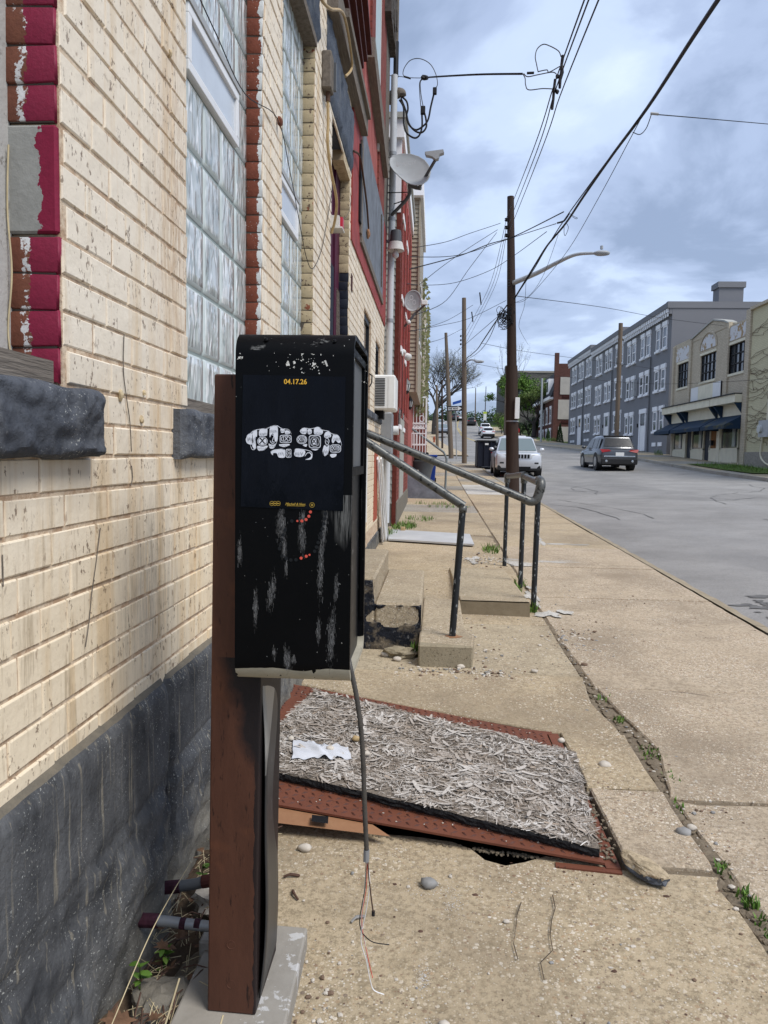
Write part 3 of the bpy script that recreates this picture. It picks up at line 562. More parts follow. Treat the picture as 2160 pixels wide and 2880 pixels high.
for q in range(16):
    y, x = 7 + 34*R.random(), 3.2 + 8.5*R.random(); a = R.choice((0.0, 1.57)) + R.gauss(0, 0.25); pts = []
    for i in range(14): pts.append((x, y)); x += 0.28*math.cos(a); y += 0.28*math.sin(a)*1.6; a += R.gauss(0, 0.22)
    for (xa, ya), (xb, yb) in zip(pts, pts[1:]):
        d = Vector((xb-xa, yb-ya, 0)).normalized(); n_ = Vector((-d.y, d.x, 0))*(0.006+0.012*R.random()); vs = [Vector((xa, ya, 0))-n_, Vector((xb, yb, 0))-n_, Vector((xb, yb, 0))+n_, Vector((xa, ya, 0))+n_]
        if all(kerb_l(v.y)+0.1 < v.x < kerb_r(v.y)-0.1 for v in vs): mb.add([(v.x, v.y, roadz(v.x, v.y)+0.007) for v in vs], [(0, 1, 2, 3)])
struct(mb.build('road_crack', 'asphalt_patch', road), 'stuff')
mb = MB()
def gut(u, v): y = -6 + 44*v; x = kerb_l(y) + (0.02 + 0.16*u*(0.8 + 0.6*nz(y, 0, 0, 0.9))); return (x, y, roadz(x, y) + 0.012*(1-u))
mb.grid(2, 160, gut); struct(mb.build('gutter_dirt', 'crack_dirt', road), 'stuff')

# pavement beside the cream building
walk = struct(bpy.data.objects.new('pavement', None)); COL.objects.link(walk)
CL = [(0.985, -3), (0.99, 1.2), (1.005, 2.21), (1.006, 2.37), (0.985, 2.50), (1.005, 2.66), (0.996, 2.91), (0.988, 3.2), (0.988, 3.74), (0.975, 3.96), (0.928, 4.32), (0.962, 4.72), (0.955, 5.77), (0.96, 9), (0.97, 60)]
CR = [(1.04, -3), (1.045, 1.2), (1.05, 2.38), (1.035, 2.51), (1.03, 2.68), (1.014, 2.81), (1.004, 3.13), (1.035, 3.34), (1.09, 3.66), (1.06, 3.97), (1.037, 4.1), (0.985, 4.68), (0.966, 5.77), (0.966, 9), (0.975, 60)]
def chain(C, y0, y1):
    def X(y):
        for (xa, ya), (xb, yb) in zip(C, C[1:]):
            if ya <= y <= yb: return xa + (xb-xa)*(y-ya)/(yb-ya)
    pts = [(X(y0), y0)] + [(x, y) for x, y in C if y0 + 0.02 < y < y1 - 0.02] + [(X(y1), y1)]
    return pts
def slab(poly, mat, lift=0.0, tilt=(0, 0), name='slab', gap=0.009, jit=0.006, parent=walk, seed=0, thick=0.12):
    """paving slab with worn, chipped edges from a ccw outline"""
    P = []; n = len(poly); cxm = sum(p[0] for p in poly)/n; cym = sum(p[1] for p in poly)/n
    for i in range(n):
        a, b = Vector((*poly[i], 0)), Vector((*poly[(i+1) % n], 0)); L = (b-a).length; k = max(1, int(L/0.10)); nn = Vector((-(b-a).y, (b-a).x, 0)).normalized()
        for q in range(k):
            p = a.lerp(b, q/k); e = nz(p.x*6+seed, p.y*6, seed*2.3) ; e2 = max(0, nz(p.x*2.3, p.y*2.3, seed+9)-0.25)
            P.append(p + nn*(gap + (jit*e if 0 < q else 0) + 0.03*e2*(jit > 0.004)))
    def Z(x, y): return gz(x, y) + lift + tilt[0]*(x-cxm) + tilt[1]*(y-cym)
    m2 = len(P); ins = []
    for i in range(m2):
        d = (P[(i+1) % m2]-P[i-1]).normalized(); ins.append(P[i] + Vector((-d.y, d.x, 0))*(0.007 + 0.004*nz(P[i].x*9, P[i].y*9, 3)))
    vs = [(p.x, p.y, Z(p.x, p.y)) for p in ins] + [(p.x, p.y, Z(p.x, p.y)-0.007) for p in P] + [(p.x, p.y, Z(p.x, p.y)-thick) for p in P]
    fs = [tuple(range(m2))] + [(i+m2, (i+1) % m2+m2, (i+1) % m2, i) for i in range(m2)] + [(i+2*m2, (i+1) % m2+2*m2, (i+1) % m2+m2, i+m2) for i in range(m2)]
    mb = MB(); mb.add(vs, fs); return mb.build(name, mat, parent)
XW = -0.79
def left_poly(y0, y1, x0=XW): return [(x0, y0)] + chain(CL, y0, y1) + [(x0, y1)]
def right_poly(y0, y1): return chain(CR, y0, y1)[::-1][-1:] + [(KLx(y0), y0), (KLx(y1), y1)] + chain(CR, y0, y1)[::-1][:-1]
def KLx(y): return kerb_l(y) - 0.005
HX0, HX1, HY0, HY1 = -0.80, 0.665, 2.61, 4.40      # cellar hatch opening
# slab in front (its far edge is broken along the hatch)
edge = [(-0.79, 2.86), (-0.62, 2.835), (-0.45, 2.83), (-0.28, 2.80), (-0.16, 2.775), (-0.02, 2.75), (0.10, 2.725), (0.17, 2.68), (0.22, 2.61), (0.28, 2.585), (0.34, 2.61), (0.42, 2.66), (0.56, 2.64), (0.66, 2.60), (0.70, 2.59)]
slab([(-0.62, -1.5), (0.985, -1.5)] + chain(CL, 0.9, 2.585)[0:] + edge[::-1] + [(-0.62, 2.3)], 'walk_tan', 0.0, seed=1, jit=0.010)
slab([(HX1+0.03, 2.60)] + chain(CL, 2.60, 3.19) + [(HX1+0.012, 3.19)], 'walk_pebble', 0.010, (0, 0.01), seed=2)
slab([(HX1+0.012, 3.195)] + chain(CL, 3.195, 3.82) + [(HX1-0.01, 3.82)], 'walk_tan', 0.012, (0.01, 0), seed=3)
slab([(HX1-0.035, 3.825)] + chain(CL, 3.825, 4.80) + [(XW, 4.80), (XW, HY1+0.05), (-0.2, HY1-0.24), (HX1-0.05, 3.83)], 'walk_tan', 0.004, seed=4)
slab([(XW, 4.805)] + chain(CL, 4.805, 6.18) + [(XW, 6.18)], 'walk_smooth', 0.0, seed=5)
for i, (a, b) in enumerate(((6.185, 8.75), (8.755, 10.85), (12.3, 14.3), (14.305, 16.3), (16.305, 18.2))):
    slab(left_poly(a, b), ('walk_tan', 'walk_tan', 'walk_tan', 'walk_smooth', 'walk_grey')[i], 0.0, seed=6+i)
slab(left_poly(10.855, 12.295), 'walk_tan', -0.012, seed=12)
rj = [-1.4, 0.4, 1.75, 3.13, 4.58, 5.90, 7.38, 9.22, 11.0, 12.8, 14.6, 16.4, 18.2, 20.1, 22.4, 27.3]
rm = ['walk_pebble']*8 + ['walk_tan']*6 + ['walk_new']
for i, (a, b) in enumerate(zip(rj, rj[1:])):
    slab(right_poly(a+0.004, b-0.002), rm[i], (0.004, -0.004, 0.0, 0.006)[i % 4], seed=20+i, jit=0.009 if i < 7 else 0.004)
lj = [18.205, 20.3, 22.3, 24.3, 26.4, 28.6, 31, 33.5, 36, 38.6, 41.2, 44, 47.2]
for i, (a, b) in enumerate(zip(lj, lj[1:])):
    slab(left_poly(a+0.004, b), ('walk_tan', 'walk_smooth', 'walk_tan', 'walk_grey')[i % 4], 0.0, seed=50+i, jit=0.0)
rj2 = [27.3, 29.5, 31.6, 34, 36.4, 38.8, 41.2, 44, 47.2]
for i, (a, b) in enumerate(zip(rj2, rj2[1:])): slab(right_poly(a+0.004, b), ('walk_tan', 'walk_grey')[i % 2], 0.0, seed=70+i, jit=0.0)
mb = MB()          # far pavement past the side street, left
mb.grid(4, 60, lambda u, v: ((lambda y: (-3.5 + (kerb_l(y)+3.5)*u, y, gz(0, y)))(57 + 160*v)))
struct(mb.build('far_pavement', 'walk_tan'))
# dirt showing in the joints
mb = MB()
for x0, x1, y0, y1 in ((-0.82, KL-0.02, -3, 2.45), (0.70, KL-0.02, 2.45, 4.35), (-0.82, KL-0.02, 4.35, 20), (-0.82, KL-0.17, 20, 47)):
    k = max(2, int((y1-y0)/0.5)); mb.grid(2, k, lambda u, v: (x0+(x1-x0)*u, y0+(y1-y0)*v, gz(0, y0+(y1-y0)*v)-0.012))
struct(mb.build('joint_dirt', 'crack_dirt', walk), 'stuff')
mb = MB()          # raised dirt filling the long crack
for k in range(200):
    y = 1.6 + 4.6*R.random(); xl = chain(CL, y, y+0.001)[0][0]; xr = chain(CR, y, y+0.001)[0][0]
    x = xl + (xr-xl)*R.random(); s = 0.012 + 0.022*R.random()
    mb.rock((x, y, gz(x, y)-0.008), s, s*1.3, 0.010, k, 1, 0.5)
struct(mb.build('crack_fill', 'crack_dirt', walk), 'stuff')
mb = MB()          # pale cement smears round the railing feet and old patches
for k, (x, y, rx, ry) in enumerate(((1.02, 6.62, 0.17, 0.20), (0.98, 7.35, 0.07, 0.55), (1.05, 9.45, 0.33, 0.24), (1.5, 9.6, 0.35, 0.10), (0.55, 9.6, 0.12, 0.25), (2.05, 11.4, 0.42, 0.10), (1.60, 11.6, 0.10, 0.55))):
    [blob(mb, x+R.gauss(0, rx*0.5), y+R.gauss(0, ry*0.5), rx*R.uniform(.15, .42), ry*R.uniform(.15, .42), lambda a, b: gz(a, b)+0.0072+1e-5*q, 26, k+5+q, 0.55) for q in range(9)]
struct(mb.build('cement_smear', 'walk_new', walk), 'stuff')
mb = MB()          # chalky paint dust on the pavement below the cord
for k in range(700):
    cx, cy, sx, sy = R.choice(((0.02, 2.40, 0.09, 0.05), (0.09, 2.33, 0.035, 0.06), (0.0, 1.98, 0.02, 0.05), (0.005, 1.78, 0.025, 0.045)))
    x, y = R.gauss(cx, sx*0.6), R.gauss(cy, sy*0.6); s = 0.0004 + 0.0010*R.random()**2; blob(mb, x, y, s, s*1.4, lambda a, b: gz(a, b)+0.003 + k*1e-6, 6, k, 0.8)
struct(mb.build('paint_dust', 'chalk', walk), 'stuff')
mb = MB()          # hairline cracks in the slabs
for q in range(16):
    x, y = R.uniform(0.0, 2.5), R.uniform(1.4, 11.0); a = R.choice((0.1, 1.5, 2.2)) + R.gauss(0, 0.3); pts = []
    for i in range(R.randint(6, 16)): pts.append((x, y)); x += 0.07*math.cos(a); y += 0.07*math.sin(a); a += R.gauss(0, 0.35)
    for (xa, ya), (xb, yb) in zip(pts, pts[1:]):
        if not all(0.0 < v[0] < 2.6 and abs(v[0]-1.02) > 0.16 and not (v[0] < 0.72 and 2.4 < v[1] < 4.5) and not (v[0] < 0.95 and 4.8 < v[1] < 9.3) for v in ((xa, ya), (xb, yb))): continue
        d = Vector((xb-xa, yb-ya, 0)).normalized(); n_ = Vector((-d.y, d.x, 0))*(0.0006+0.0016*R.random()); mb.add([(v.x, v.y, gz(v.x, v.y)+0.0085) for v in (Vector((xa, ya, 0))-n_, Vector((xb, yb, 0))-n_, Vector((xb, yb, 0))+n_, Vector((xa, ya, 0))+n_)], [(0, 1, 2, 3)])
struct(mb.build('hairline_crack', 'crack_brown', walk), 'stuff')
# kerb face, near side
kerb = struct(bpy.data.objects.new('kerb', None)); COL.objects.link(kerb)
yk = -4.0; i = 0
while yk < 47:
    L = 2.6 if yk < 20 else 4.5; a, b = yk+0.004, min(yk+L, 47.2)-0.004
    mb = MB(); n = 16
    mb.grid(2, n, lambda u, v: ((lambda y: (kerb_l(y) + (0.0, 0.10, 0.104)[int(u*2+.5)], y, gz(KL, y) + (0.003 + 0.006*nz(y*5, 7), -0.008 + 0.018*nz(y*3, 2), -0.14)[int(u*2+.5)]))(a+(b-a)*v)))
    mb.build('kerbstone', 'kerb_stone', kerb); yk += L; i += 1
# far side: kerb, pavement, verge
mb = MB(); mb.grid(3, 90, lambda u, v: ((lambda y: (kerb_r(y) + (0, 0.02, 0.18, 0.2)[int(u*3+.5)], y, gz(kerb_r(y), y) + (-0.09, 0.075, 0.085, 0.08)[int(u*3+.5)]))(-8 + 190*v)))
struct(mb.build('far_kerb', 'walk_grey'))
walk2 = struct(bpy.data.objects.new('opposite_pavement', None)); COL.objects.link(walk2)
yk = 18.0; i = 0
while yk < 150:
    L = 3.0 if yk < 60 else 8.0; mb = MB()
    mb.grid(1, 3, lambda u, v: ((lambda y: (kerb_r(y)+0.2 + (16.6 + min(0, bend(y)) - kerb_r(y) - 0.2)*u, y, gz(kerb_r(y), y)+0.08 + 0.02*u))(yk+0.01+(L-0.02)*v))); mb.build('slab', ('walk_tan', 'walk_smooth', 'walk_grey')[i % 3], walk2); yk += L; i += 1
def grass(name, spots, h, mat='leaf_green', n=None, parent=None):
    mb = MB()
    for (cx, cy, rx, ry, cnt) in spots:
        for k in range(cnt):
            a = R.random()*2*math.pi; q = math.sqrt(R.random()); x, y = cx + rx*q*math.cos(a), cy + ry*q*math.sin(a); hh = h*(0.4+0.9*R.random()); b = R.random()*6.28; wd = 0.004 + hh*0.02
            z = gz(x, y) - 0.01; l = hh*(0.2+0.6*R.random())
            p0, p1, p2 = Vector((x, y, z)), Vector((x + l*0.35*math.cos(b), y + l*0.35*math.sin(b), z + hh*0.6)), Vector((x + l*math.cos(b), y + l*math.sin(b), z + hh))
            s = Vector((-math.sin(b), math.cos(b), 0))*wd; mb.add([p0-s, p0+s, p1-s*0.8, p1+s*0.8, p2], [(0, 1, 3, 2), (2, 3, 4)])
    return struct(mb.build(name, mat, parent), 'stuff')
mb = MB(); mb.grid(1, 8, lambda u, v: (13.3 + 2.5*u, 33 + 8.5*v, gz(13, 33+8.5*v)+0.115)); struct(mb.build('verge', 'grass_ground'))
grass('verge_grass', [(14.5, 36, 1.3, 3.0, 900), (14.5, 39.6, 1.2, 2.0, 600)], 0.22)
grass('roadside_grass', [(14.6, 101, 1.3, 5, 400), (15.2, 62, 0.6, 0.6, 40), (15.6, 54.6, 0.3, 0.5, 60), (12.2, 150, 3, 18, 500)], 0.4)
grass('yard_grass', [(-0.50, 13.3, 0.22, 0.5, 300), (-0.66, 12.2, 0.09, 0.5, 120), (-0.25, 14.6, 0.3, 0.4, 120), (0.80, 10.5, 0.12, 0.35, 120), (0.35, 17.6, 0.5, 0.3, 80), (0.0, 18.4, 0.5, 0.25, 90)], 0.085)
grass('crack_weeds', [(1.06, 3.62, 0.05, 0.10, 40), (1.08, 3.35, 0.04, 0.06, 30), (1.02, 3.08, 0.02, 0.05, 14), (1.03, 2.62, 0.03, 0.05, 26), (1.04, 2.44, 0.03, 0.06, 50), (1.05, 2.28, 0.04, 0.08, 60), (1.03, 2.05, 0.05, 0.15, 70), (1.01, 4.05, 0.03, 0.05, 30), (0.97, 8.2, 0.04, 0.4, 60), (1.0, 4.4, 0.05, 0.05, 14)], 0.028)
# loose gravel
mb = MB(); mb2 = MB(); mb3 = MB()
def scatter(cx, cy, rx, ry, n, s0, s1):
    for k in range(n):
        x, y = R.gauss(cx, rx), R.gauss(cy, ry)
        if x < -0.75 or x > 2.5 or (HX0 < x < HX1+0.02 and 2.5 < y < 4.45): continue
        s = s0 + (s1-s0)*R.random()**2; b = R.choice((mb, mb, mb2, mb3)); b.rock((x, y, gz(x, y)+s*0.45), s*(0.8+0.6*R.random()), s*(0.8+0.6*R.random()), s*0.6, R.random()*50, 1, 0.4)
scatter(0.15, 4.80, 0.22, 0.08, 170, 0.004, 0.014); scatter(0.42, 5.15, 0.13, 0.3, 60, 0.003, 0.012); scatter(0.15, 5.9, 0.2, 0.3, 80, 0.003, 0.012); scatter(0.65, 9.6, 0.15, 0.25, 120, 0.005, 0.02)
scatter(1.03, 3.3, 0.07, 0.9, 150, 0.003, 0.010); scatter(1.10, 5.75, 0.12, 0.18, 150, 0.003, 0.014); scatter(0.98, 5.2, 0.05, 0.6, 90, 0.002, 0.009); scatter(0.3, 1.9, 0.6, 0.5, 70, 0.002, 0.006); scatter(1.5, 3.5, 0.6, 1.6, 160, 0.002, 0.007)
scatter(-0.28, 1.75, 0.05, 0.25, 130, 0.002, 0.009); scatter(0.2, 4.6, 0.5, 0.35, 90, 0.002, 0.007); scatter(1.2, 7.0, 0.6, 1.5, 120, 0.003, 0.009); scatter(-0.05, 2.55, 0.3, 0.05, 60, 0.002, 0.008)
for b, n, m_ in ((mb, 'pale_gravel', 'pebble_light'), (mb2, 'grey_gravel', 'pebble_grey'), (mb3, 'brown_gravel', 'pebble_brown')): struct(b.build(n, m_), 'stuff')
mb = MB(); mbd = MB()
for k in range(1500):      # bits of bark, leaf and grit trodden over the pavement
    x, y = R.uniform(-0.3, 2.6), R.choice((R.uniform(1.6, 6.5), R.uniform(1.6, 12)))
    if HX0 < x < HX1+0.03 and 2.6 < y < 4.45: continue
    s = 0.0016 + 0.0042*R.random()**3; b = mbd if k % 3 else mb; b.rock((x, y, gz(x, y)+0.001), s*(0.6+R.random()*1.6), s*(0.6+R.random()), s*0.5, k, 1, 0.5)
struct(mbd.build('pavement_litter', 'twig'), 'stuff'); struct(mb.build('pavement_grit', 'pebble_light'), 'stuff')
for x, y, s, m_, lab in ((0.012, 2.418, 0.026, 'pebble_grey', 'blue grey pebble on the pavement beside the hanging cord end'), (-0.43, 2.60, 0.022, 'pebble_light', 'pale round pebble on pavement between black post and rusty hatch'),
        (0.80, 3.43, 0.026, 'pebble_light', 'whitish stone on the slab right of the strand board'), (0.965, 2.845, 0.026, 'pebble_grey', 'smooth grey oval pebble at the edge of the weedy crack'),
        (1.01, 2.89, 0.017, 'pebble_light', 'small white pebble next to a weed in the crack'), (0.20, 4.90, 0.024, 'pebble_light', 'oval white stone at the foot of the railing block'),
        (0.055, 1.815, 0.013, 'pebble_light', 'small pale stone below the tip of the white wire'), (1.02, 5.05, 0.02, 'pebble_brown', 'brown pebble on pavement right of the pebbly slab joint'),
        (-0.30, 5.12, 0.032, 'pebble_light', 'rounded beige rubble stone against the black side of the steps'), (-0.22, 5.02, 0.026, 'pebble_light', 'white stone in the rubble beside the railing block'),
        (0.67, 4.86, 0.02, 'pebble_light', 'lone pale stone on the smooth slab right of the railing block'), (0.25, 2.25, 0.009, 'pebble_light', 'tiny white chip on the tan slab in front of the hatch')):
    o = MB().rock((x, y, gz(x, y)+s*0.5), s*1.15, s*0.9, s*0.65, x*17+y, 2, 0.3).build('pebble', m_, smooth=True); tag(o, lab, 'stone', 'stones lying on the pavement')

# ------------------------------------------------------------------ cream painted brick building (left)
XF = -0.80; ZC = 1.589; CH = 0.0775
bld = thing('brick_building', 'cream painted brick building with glass block windows, dark stone sills and base', 'building', (-0.8, 1.0, 0))
OPEN = [(-1.0, 1.615, 1.58, 9.0), (2.44, 3.505, 1.58, 4.03), (3.93, 4.95, 1.58, 4.03), (5.75, 6.93, 0.55, 3.95), (8.45, 9.40, 1.99, 3.05), (10.10, 10.95, 1.99, 2.96)]
def creamtop(y): return 4.55 if y < 6.95 else (4.55 - 1.0*min(1, (y-6.95)/0.15) if y < 7.1 else 3.55 - 0.03*(y-7.1))
mb = MB()
cuts = sorted({1.0, 11.75} | {a for o in OPEN for a in o[:2] if 1.0 < a < 11.75} | {5.05})
for y0, y1 in zip(cuts, cuts[1:]):
    ops = sorted([(o[2], o[3]) for o in OPEN if o[0] <= y0+1e-6 and o[1] >= y1-1e-6]); z = -0.3
    for a, b in ops: mb.box(-1.06, XF-0.0032, y0, y1, z, a); z = b
    if z < 4.6: mb.box(-1.06, XF-0.0032, y0, y1, z, 4.6)
mb.build('wall', 'cream_mortar', bld)
mb = MB(); mb.box(-1.06, XF-0.012, 1.0, 11.75, 4.6, 9.4); mb.build('upper_wall', 'red_faded', bld)
MB().box(-7.0, -1.06, 1.0, 11.75, -0.3, 9.4).build('body', 'brick_dark_red', bld)
# bricks: all in course, the largest in view as single bricks, the rest as one field
def brick_mesh(seed):
    c = 0.07; vs = []; r2 = random.Random(seed)
    for (sy, sz) in ((-.5, -.5), (.5, -.5), (.5, .5), (-.5, .5)): vs.append((-1.0, sy, sz))
    for (sy, sz) in ((-.5, -.5), (.5, -.5), (.5, .5), (-.5, .5)): vs.append((-0.40, sy, sz))
    for (sy, sz) in ((-.5, -.5), (.5, -.5), (.5, .5), (-.5, .5)): vs.append((-0.12+r2.uniform(-.06, .06), sy*(0.988+r2.uniform(-.006, .004)), sz*(0.955+r2.uniform(-.025, .02))))
    for (sy, sz) in ((-.5, -.5), (.5, -.5), (.5, .5), (-.5, .5)): vs.append((0.05+r2.uniform(-.06, .06), sy*(0.968+r2.uniform(-.008, .008)), sz*(0.895+r2.uniform(-.03, .02))))
    fs = [(12, 13, 14, 15)]
    for k in (0, 4, 8):
        for i in range(4): fs.append((k+i, k+(i+1) % 4, k+4+(i+1) % 4, k+4+i))
    return vs, fs
BV = [brick_mesh(s) for s in range(6)]
spec = []                      # (yc, zc, len, height, material)
courses = range(-14, 40)
for k in courses:
    z0 = ZC + k*CH; 
    if z0 < 0.10 or z0 > 4.5: continue
    y = 0.95 + (0.115 if k % 2 else 0.0) + 0.02*math.sin(k*2.1)
    while y < 11.75:
        L = 0.226 + 0.012*math.sin(k*5.3 + y*7.7)
        if k % 6 == 5: L = 0.113
        a, b = y, min(y+L, 11.75); y += L
        # clip to openings, foundation, colour zones
        segs = [(a, b)]
        for o in OPEN:
            if z0 + CH*0.6 > o[2] and z0 + CH*0.5 < o[3]:
                ns = []
                for s0, s1 in segs:
                    if s1 <= o[0] or s0 >= o[1]: ns.append((s0, s1)); continue
                    if s0 < o[0]: ns.append((s0, o[0]))
                    if s1 > o[1]: ns.append((o[1], s1))
                segs = ns
        for s0, s1 in segs:
            if s1 - s0 < 0.03: continue
            yc = (s0+s1)/2; zt = z0 + CH
            if zt > creamtop(yc) + 0.02: continue
            if yc < 5.0 and z0 < 0.70: continue
            if 1.61 < yc < 1.85 and 5 <= k <= 6 and 0: continue
            wv_ = 0.0045*noise.noise(Vector((yc*0.9, k*0.6, 2))); spec.append((yc, z0 + CH/2 + wv_, s1 - s0 - 0.005 - 0.002*R.random(), CH - 0.0055 - 0.003*R.random()))
def area(s):
    u, v, d = proj((XF, s[0], s[1])); u2 = proj((XF, s[0]+s[2]/2, s[1]))[0]; u1 = proj((XF, s[0]-s[2]/2, s[1]))[0]
    if u < -60 or u > IW or v < -60 or v > IH: return 0
    if 600 < u < 1020 and 940 < v < 2700: return 0
    return abs(u2-u1) * s[3]*FPX/d
spec.sort(key=area, reverse=True)
bm_shared = []
for vs, fs in BV:
    me = bpy.data.meshes.new('brick'); me.from_pydata(vs, [], fs); me.materials.append(M['cream_paint']); me.update(); bm_shared.append(me)
NB = 225; field = MB()
for i, (yc, zc, L, h) in enumerate(spec):
    jx = R.uniform(-0.0015, 0.002)
    if i < NB:
        o = bpy.data.objects.new('brick', bm_shared[i % 6]); COL.objects.link(o); o.parent = bld; o.location = Vector((XF + jx, yc, zc)) - bld.location; o.scale = (0.012, L, h); o.rotation_euler = (R.uniform(-.005, .005), 0, R.uniform(-.008, .008))
    elif zc < 3.9 or True:
        vs, fs = BV[i % 6]; field.add([(XF + jx + x*0.012, yc + y*L, zc + z*h) for x, y, z in vs], fs)
f = field.build('brick_field', 'cream_paint', bld); struct(f, 'stuff')
# reveal bricks (each a header standing in the side of an opening), facing the viewer
def reveal(y, x0, x1, z0, z1, mat, seed=0, backmat='mortar_dark', hgap=0.010):
    mb = MB(); mb.box(x0-0.02, x1-0.006, y-0.008, y+0.10, z0, z1); mb.build('reveal_mortar', backmat, bld)
    k = int(round((z0-ZC)/CH)); r2 = random.Random(seed); me = None
    vs, fs = BV[seed % 6]; me = bpy.data.meshes.new('brick'); me.from_pydata([(yy, -xx, zz) for xx, yy, zz in vs], [], fs); me.materials.append(M[mat]); me.polygons.foreach_set('use_smooth', [True]*len(fs)); me.update()
    while ZC + k*CH < z1 - 0.03:
        a = max(z0, ZC + k*CH); b = min(z1, ZC + (k+1)*CH)
        o = bpy.data.objects.new('brick', me); COL.objects.link(o); o.parent = bld; jx = r2.uniform(-0.004, 0.002)
        o.location = Vector(((x0+x1)/2 + jx, y - 0.011 + r2.uniform(-0.003, 0.003), (a+b)/2)) - bld.location; o.scale = (x1-x0, 0.016, b-a-hgap+0.009); o.rotation_euler = (0, r2.uniform(-.03, .03), r2.uniform(-.03, .03)); k += 1
# first opening: magenta edged reveal (seen nearly square on), three courses replaced by a cement block
for z0, z1 in ((1.58, ZC+4*CH), (ZC+7*CH, 2.60)): reveal(1.615, -0.914, -0.8045, z0, z1, 'magenta_chipped', 3)
MB().cbox(-0.914, -0.8042, 1.603, 1.63, ZC+4*CH+0.005, ZC+7*CH-0.005, 0.005).build('cement_block', 'magenta_on_cement', bld)
reveal(3.505, -0.874, -0.803, 1.60, 4.03, 'red_brick_flaking', 1)
reveal(4.95, -0.880, -0.803, 1.60, 4.03, 'cream_flaking', 2)
reveal(6.93, -0.885, -0.803, ZC+19*CH, 3.95, 'cream_flaking', 4, hgap=0.006)
reveal(6.93, -0.885, -0.803, 0.60, ZC+19*CH, 'navy_paint', 5, hgap=0.006)
# boarded first opening
w0 = MB().box(-1.0, -0.908, 0.9, 1.61, 1.60, 2.8).build('boarded_window', 'panel_plaster', bld)
MB().bar((-0.86, 0.9, 1.612), (-0.86, 1.56, 1.607), 0.13, 0.05).build('sill_board', 'wood_weathered', w0)
MB().tube(spline([(-0.900, 1.590, 2.08), (-0.904, 1.588, 1.95), (-0.898, 1.590, 1.82), (-0.906, 1.586, 1.70), (-0.900, 1.590, 1.63)]), 0.0022, 5).build('vine_stem', 'straw', w0)
# glass block windows with a white vent each
def gb_window(y0, y1, cols, ventc, nm):
    w_ = MB().box(-0.90, -0.880, y0-0.02, y1, 1.56, 4.03).build('window', 'glass_joint', bld)
    vs = []; 
    rows = [1.57 + 0.2325*k for k in range(11)]
    me = {}
    for a, b in zip(cols, cols[1:]):
        for z0 in rows:
            z1 = z0 + 0.2325
            if ventc[0]-0.01 <= a and b <= ventc[1]+0.01 and abs(z0 - 2.7325) < 0.02: continue
            key = round(b-a, 3)
            if key not in me:
                m2 = MB(); L, h = b-a-0.012, 0.2325-0.012
                QQ = lambda u: (0, 0.05, 0.2, 0.35, 0.5, 0.65, 0.8, 0.95, 1)[int(round(u*8))]; m2.grid(8, 8, lambda u, v: (0.010 + (0.0 if 0 < u < 1 and 0 < v < 1 else -0.008), (QQ(u)-0.5)*L, (QQ(v)-0.5)*h))
                mm = bpy.data.meshes.new('glass_block'); mm.from_pydata(m2.v, [], m2.f); mm.materials.append(M['glass_block']); mm.materials.append(M['glass_edge']); mm.polygons.foreach_set('material_index', [1 if (i % 8 in (0, 7) or i//8 in (0, 7)) else 0 for i in range(64)]); mm.polygons.foreach_set('use_smooth', [True]*len(m2.f)); mm.update(); me[key] = mm
            if z0 > 4.0: continue
            o = bpy.data.objects.new('glass_block', me[key]); COL.objects.link(o); o.parent = w_; o.location = Vector((-0.881, (a+b)/2, (z0+z1)/2)) - bld.location; o.rotation_euler = (0, R.uniform(-.006, .006), R.uniform(-.006, .006))
    va, vb, z0, z1 = ventc[0], ventc[1], 2.735, 2.955
    v = MB()
    for a in ((va, va+0.035, z0+0.035, z1-0.035), (vb-0.035, vb, z0+0.035, z1-0.035), (va, vb, z0, z0+0.035), (va, vb, z1-0.035, z1)): v.box(-0.882, -0.855, *a)
    ve = v.build('vent_frame', 'vinyl_white', w_, bevel=0.003)
    MB().box(-0.882, -0.868, va+0.03, vb-0.03, z0+0.03, z1-0.03).build('vent_pane', 'frost_pane', w_)
    MB().box(-0.882, -0.850, va-0.004, vb+0.012, z1+0.001, z1+0.028).build('vent_cap', 'alu_frame', w_)
    MB().bar((-0.85, y0+0.01, 1.600), (-0.85, y1, 1.592), 0.09, 0.045).build('sill_board', 'wood_weathered', w_)
    return w_
gb_window(2.44, 3.505, [2.41, 2.632, 2.853, 3.075, 3.298, 3.50], (2.632, 3.298), 0)
gb_window(3.93, 4.95, [3.87, 4.095, 4.32, 4.543, 4.768, 4.945], (4.095, 4.720), 1)
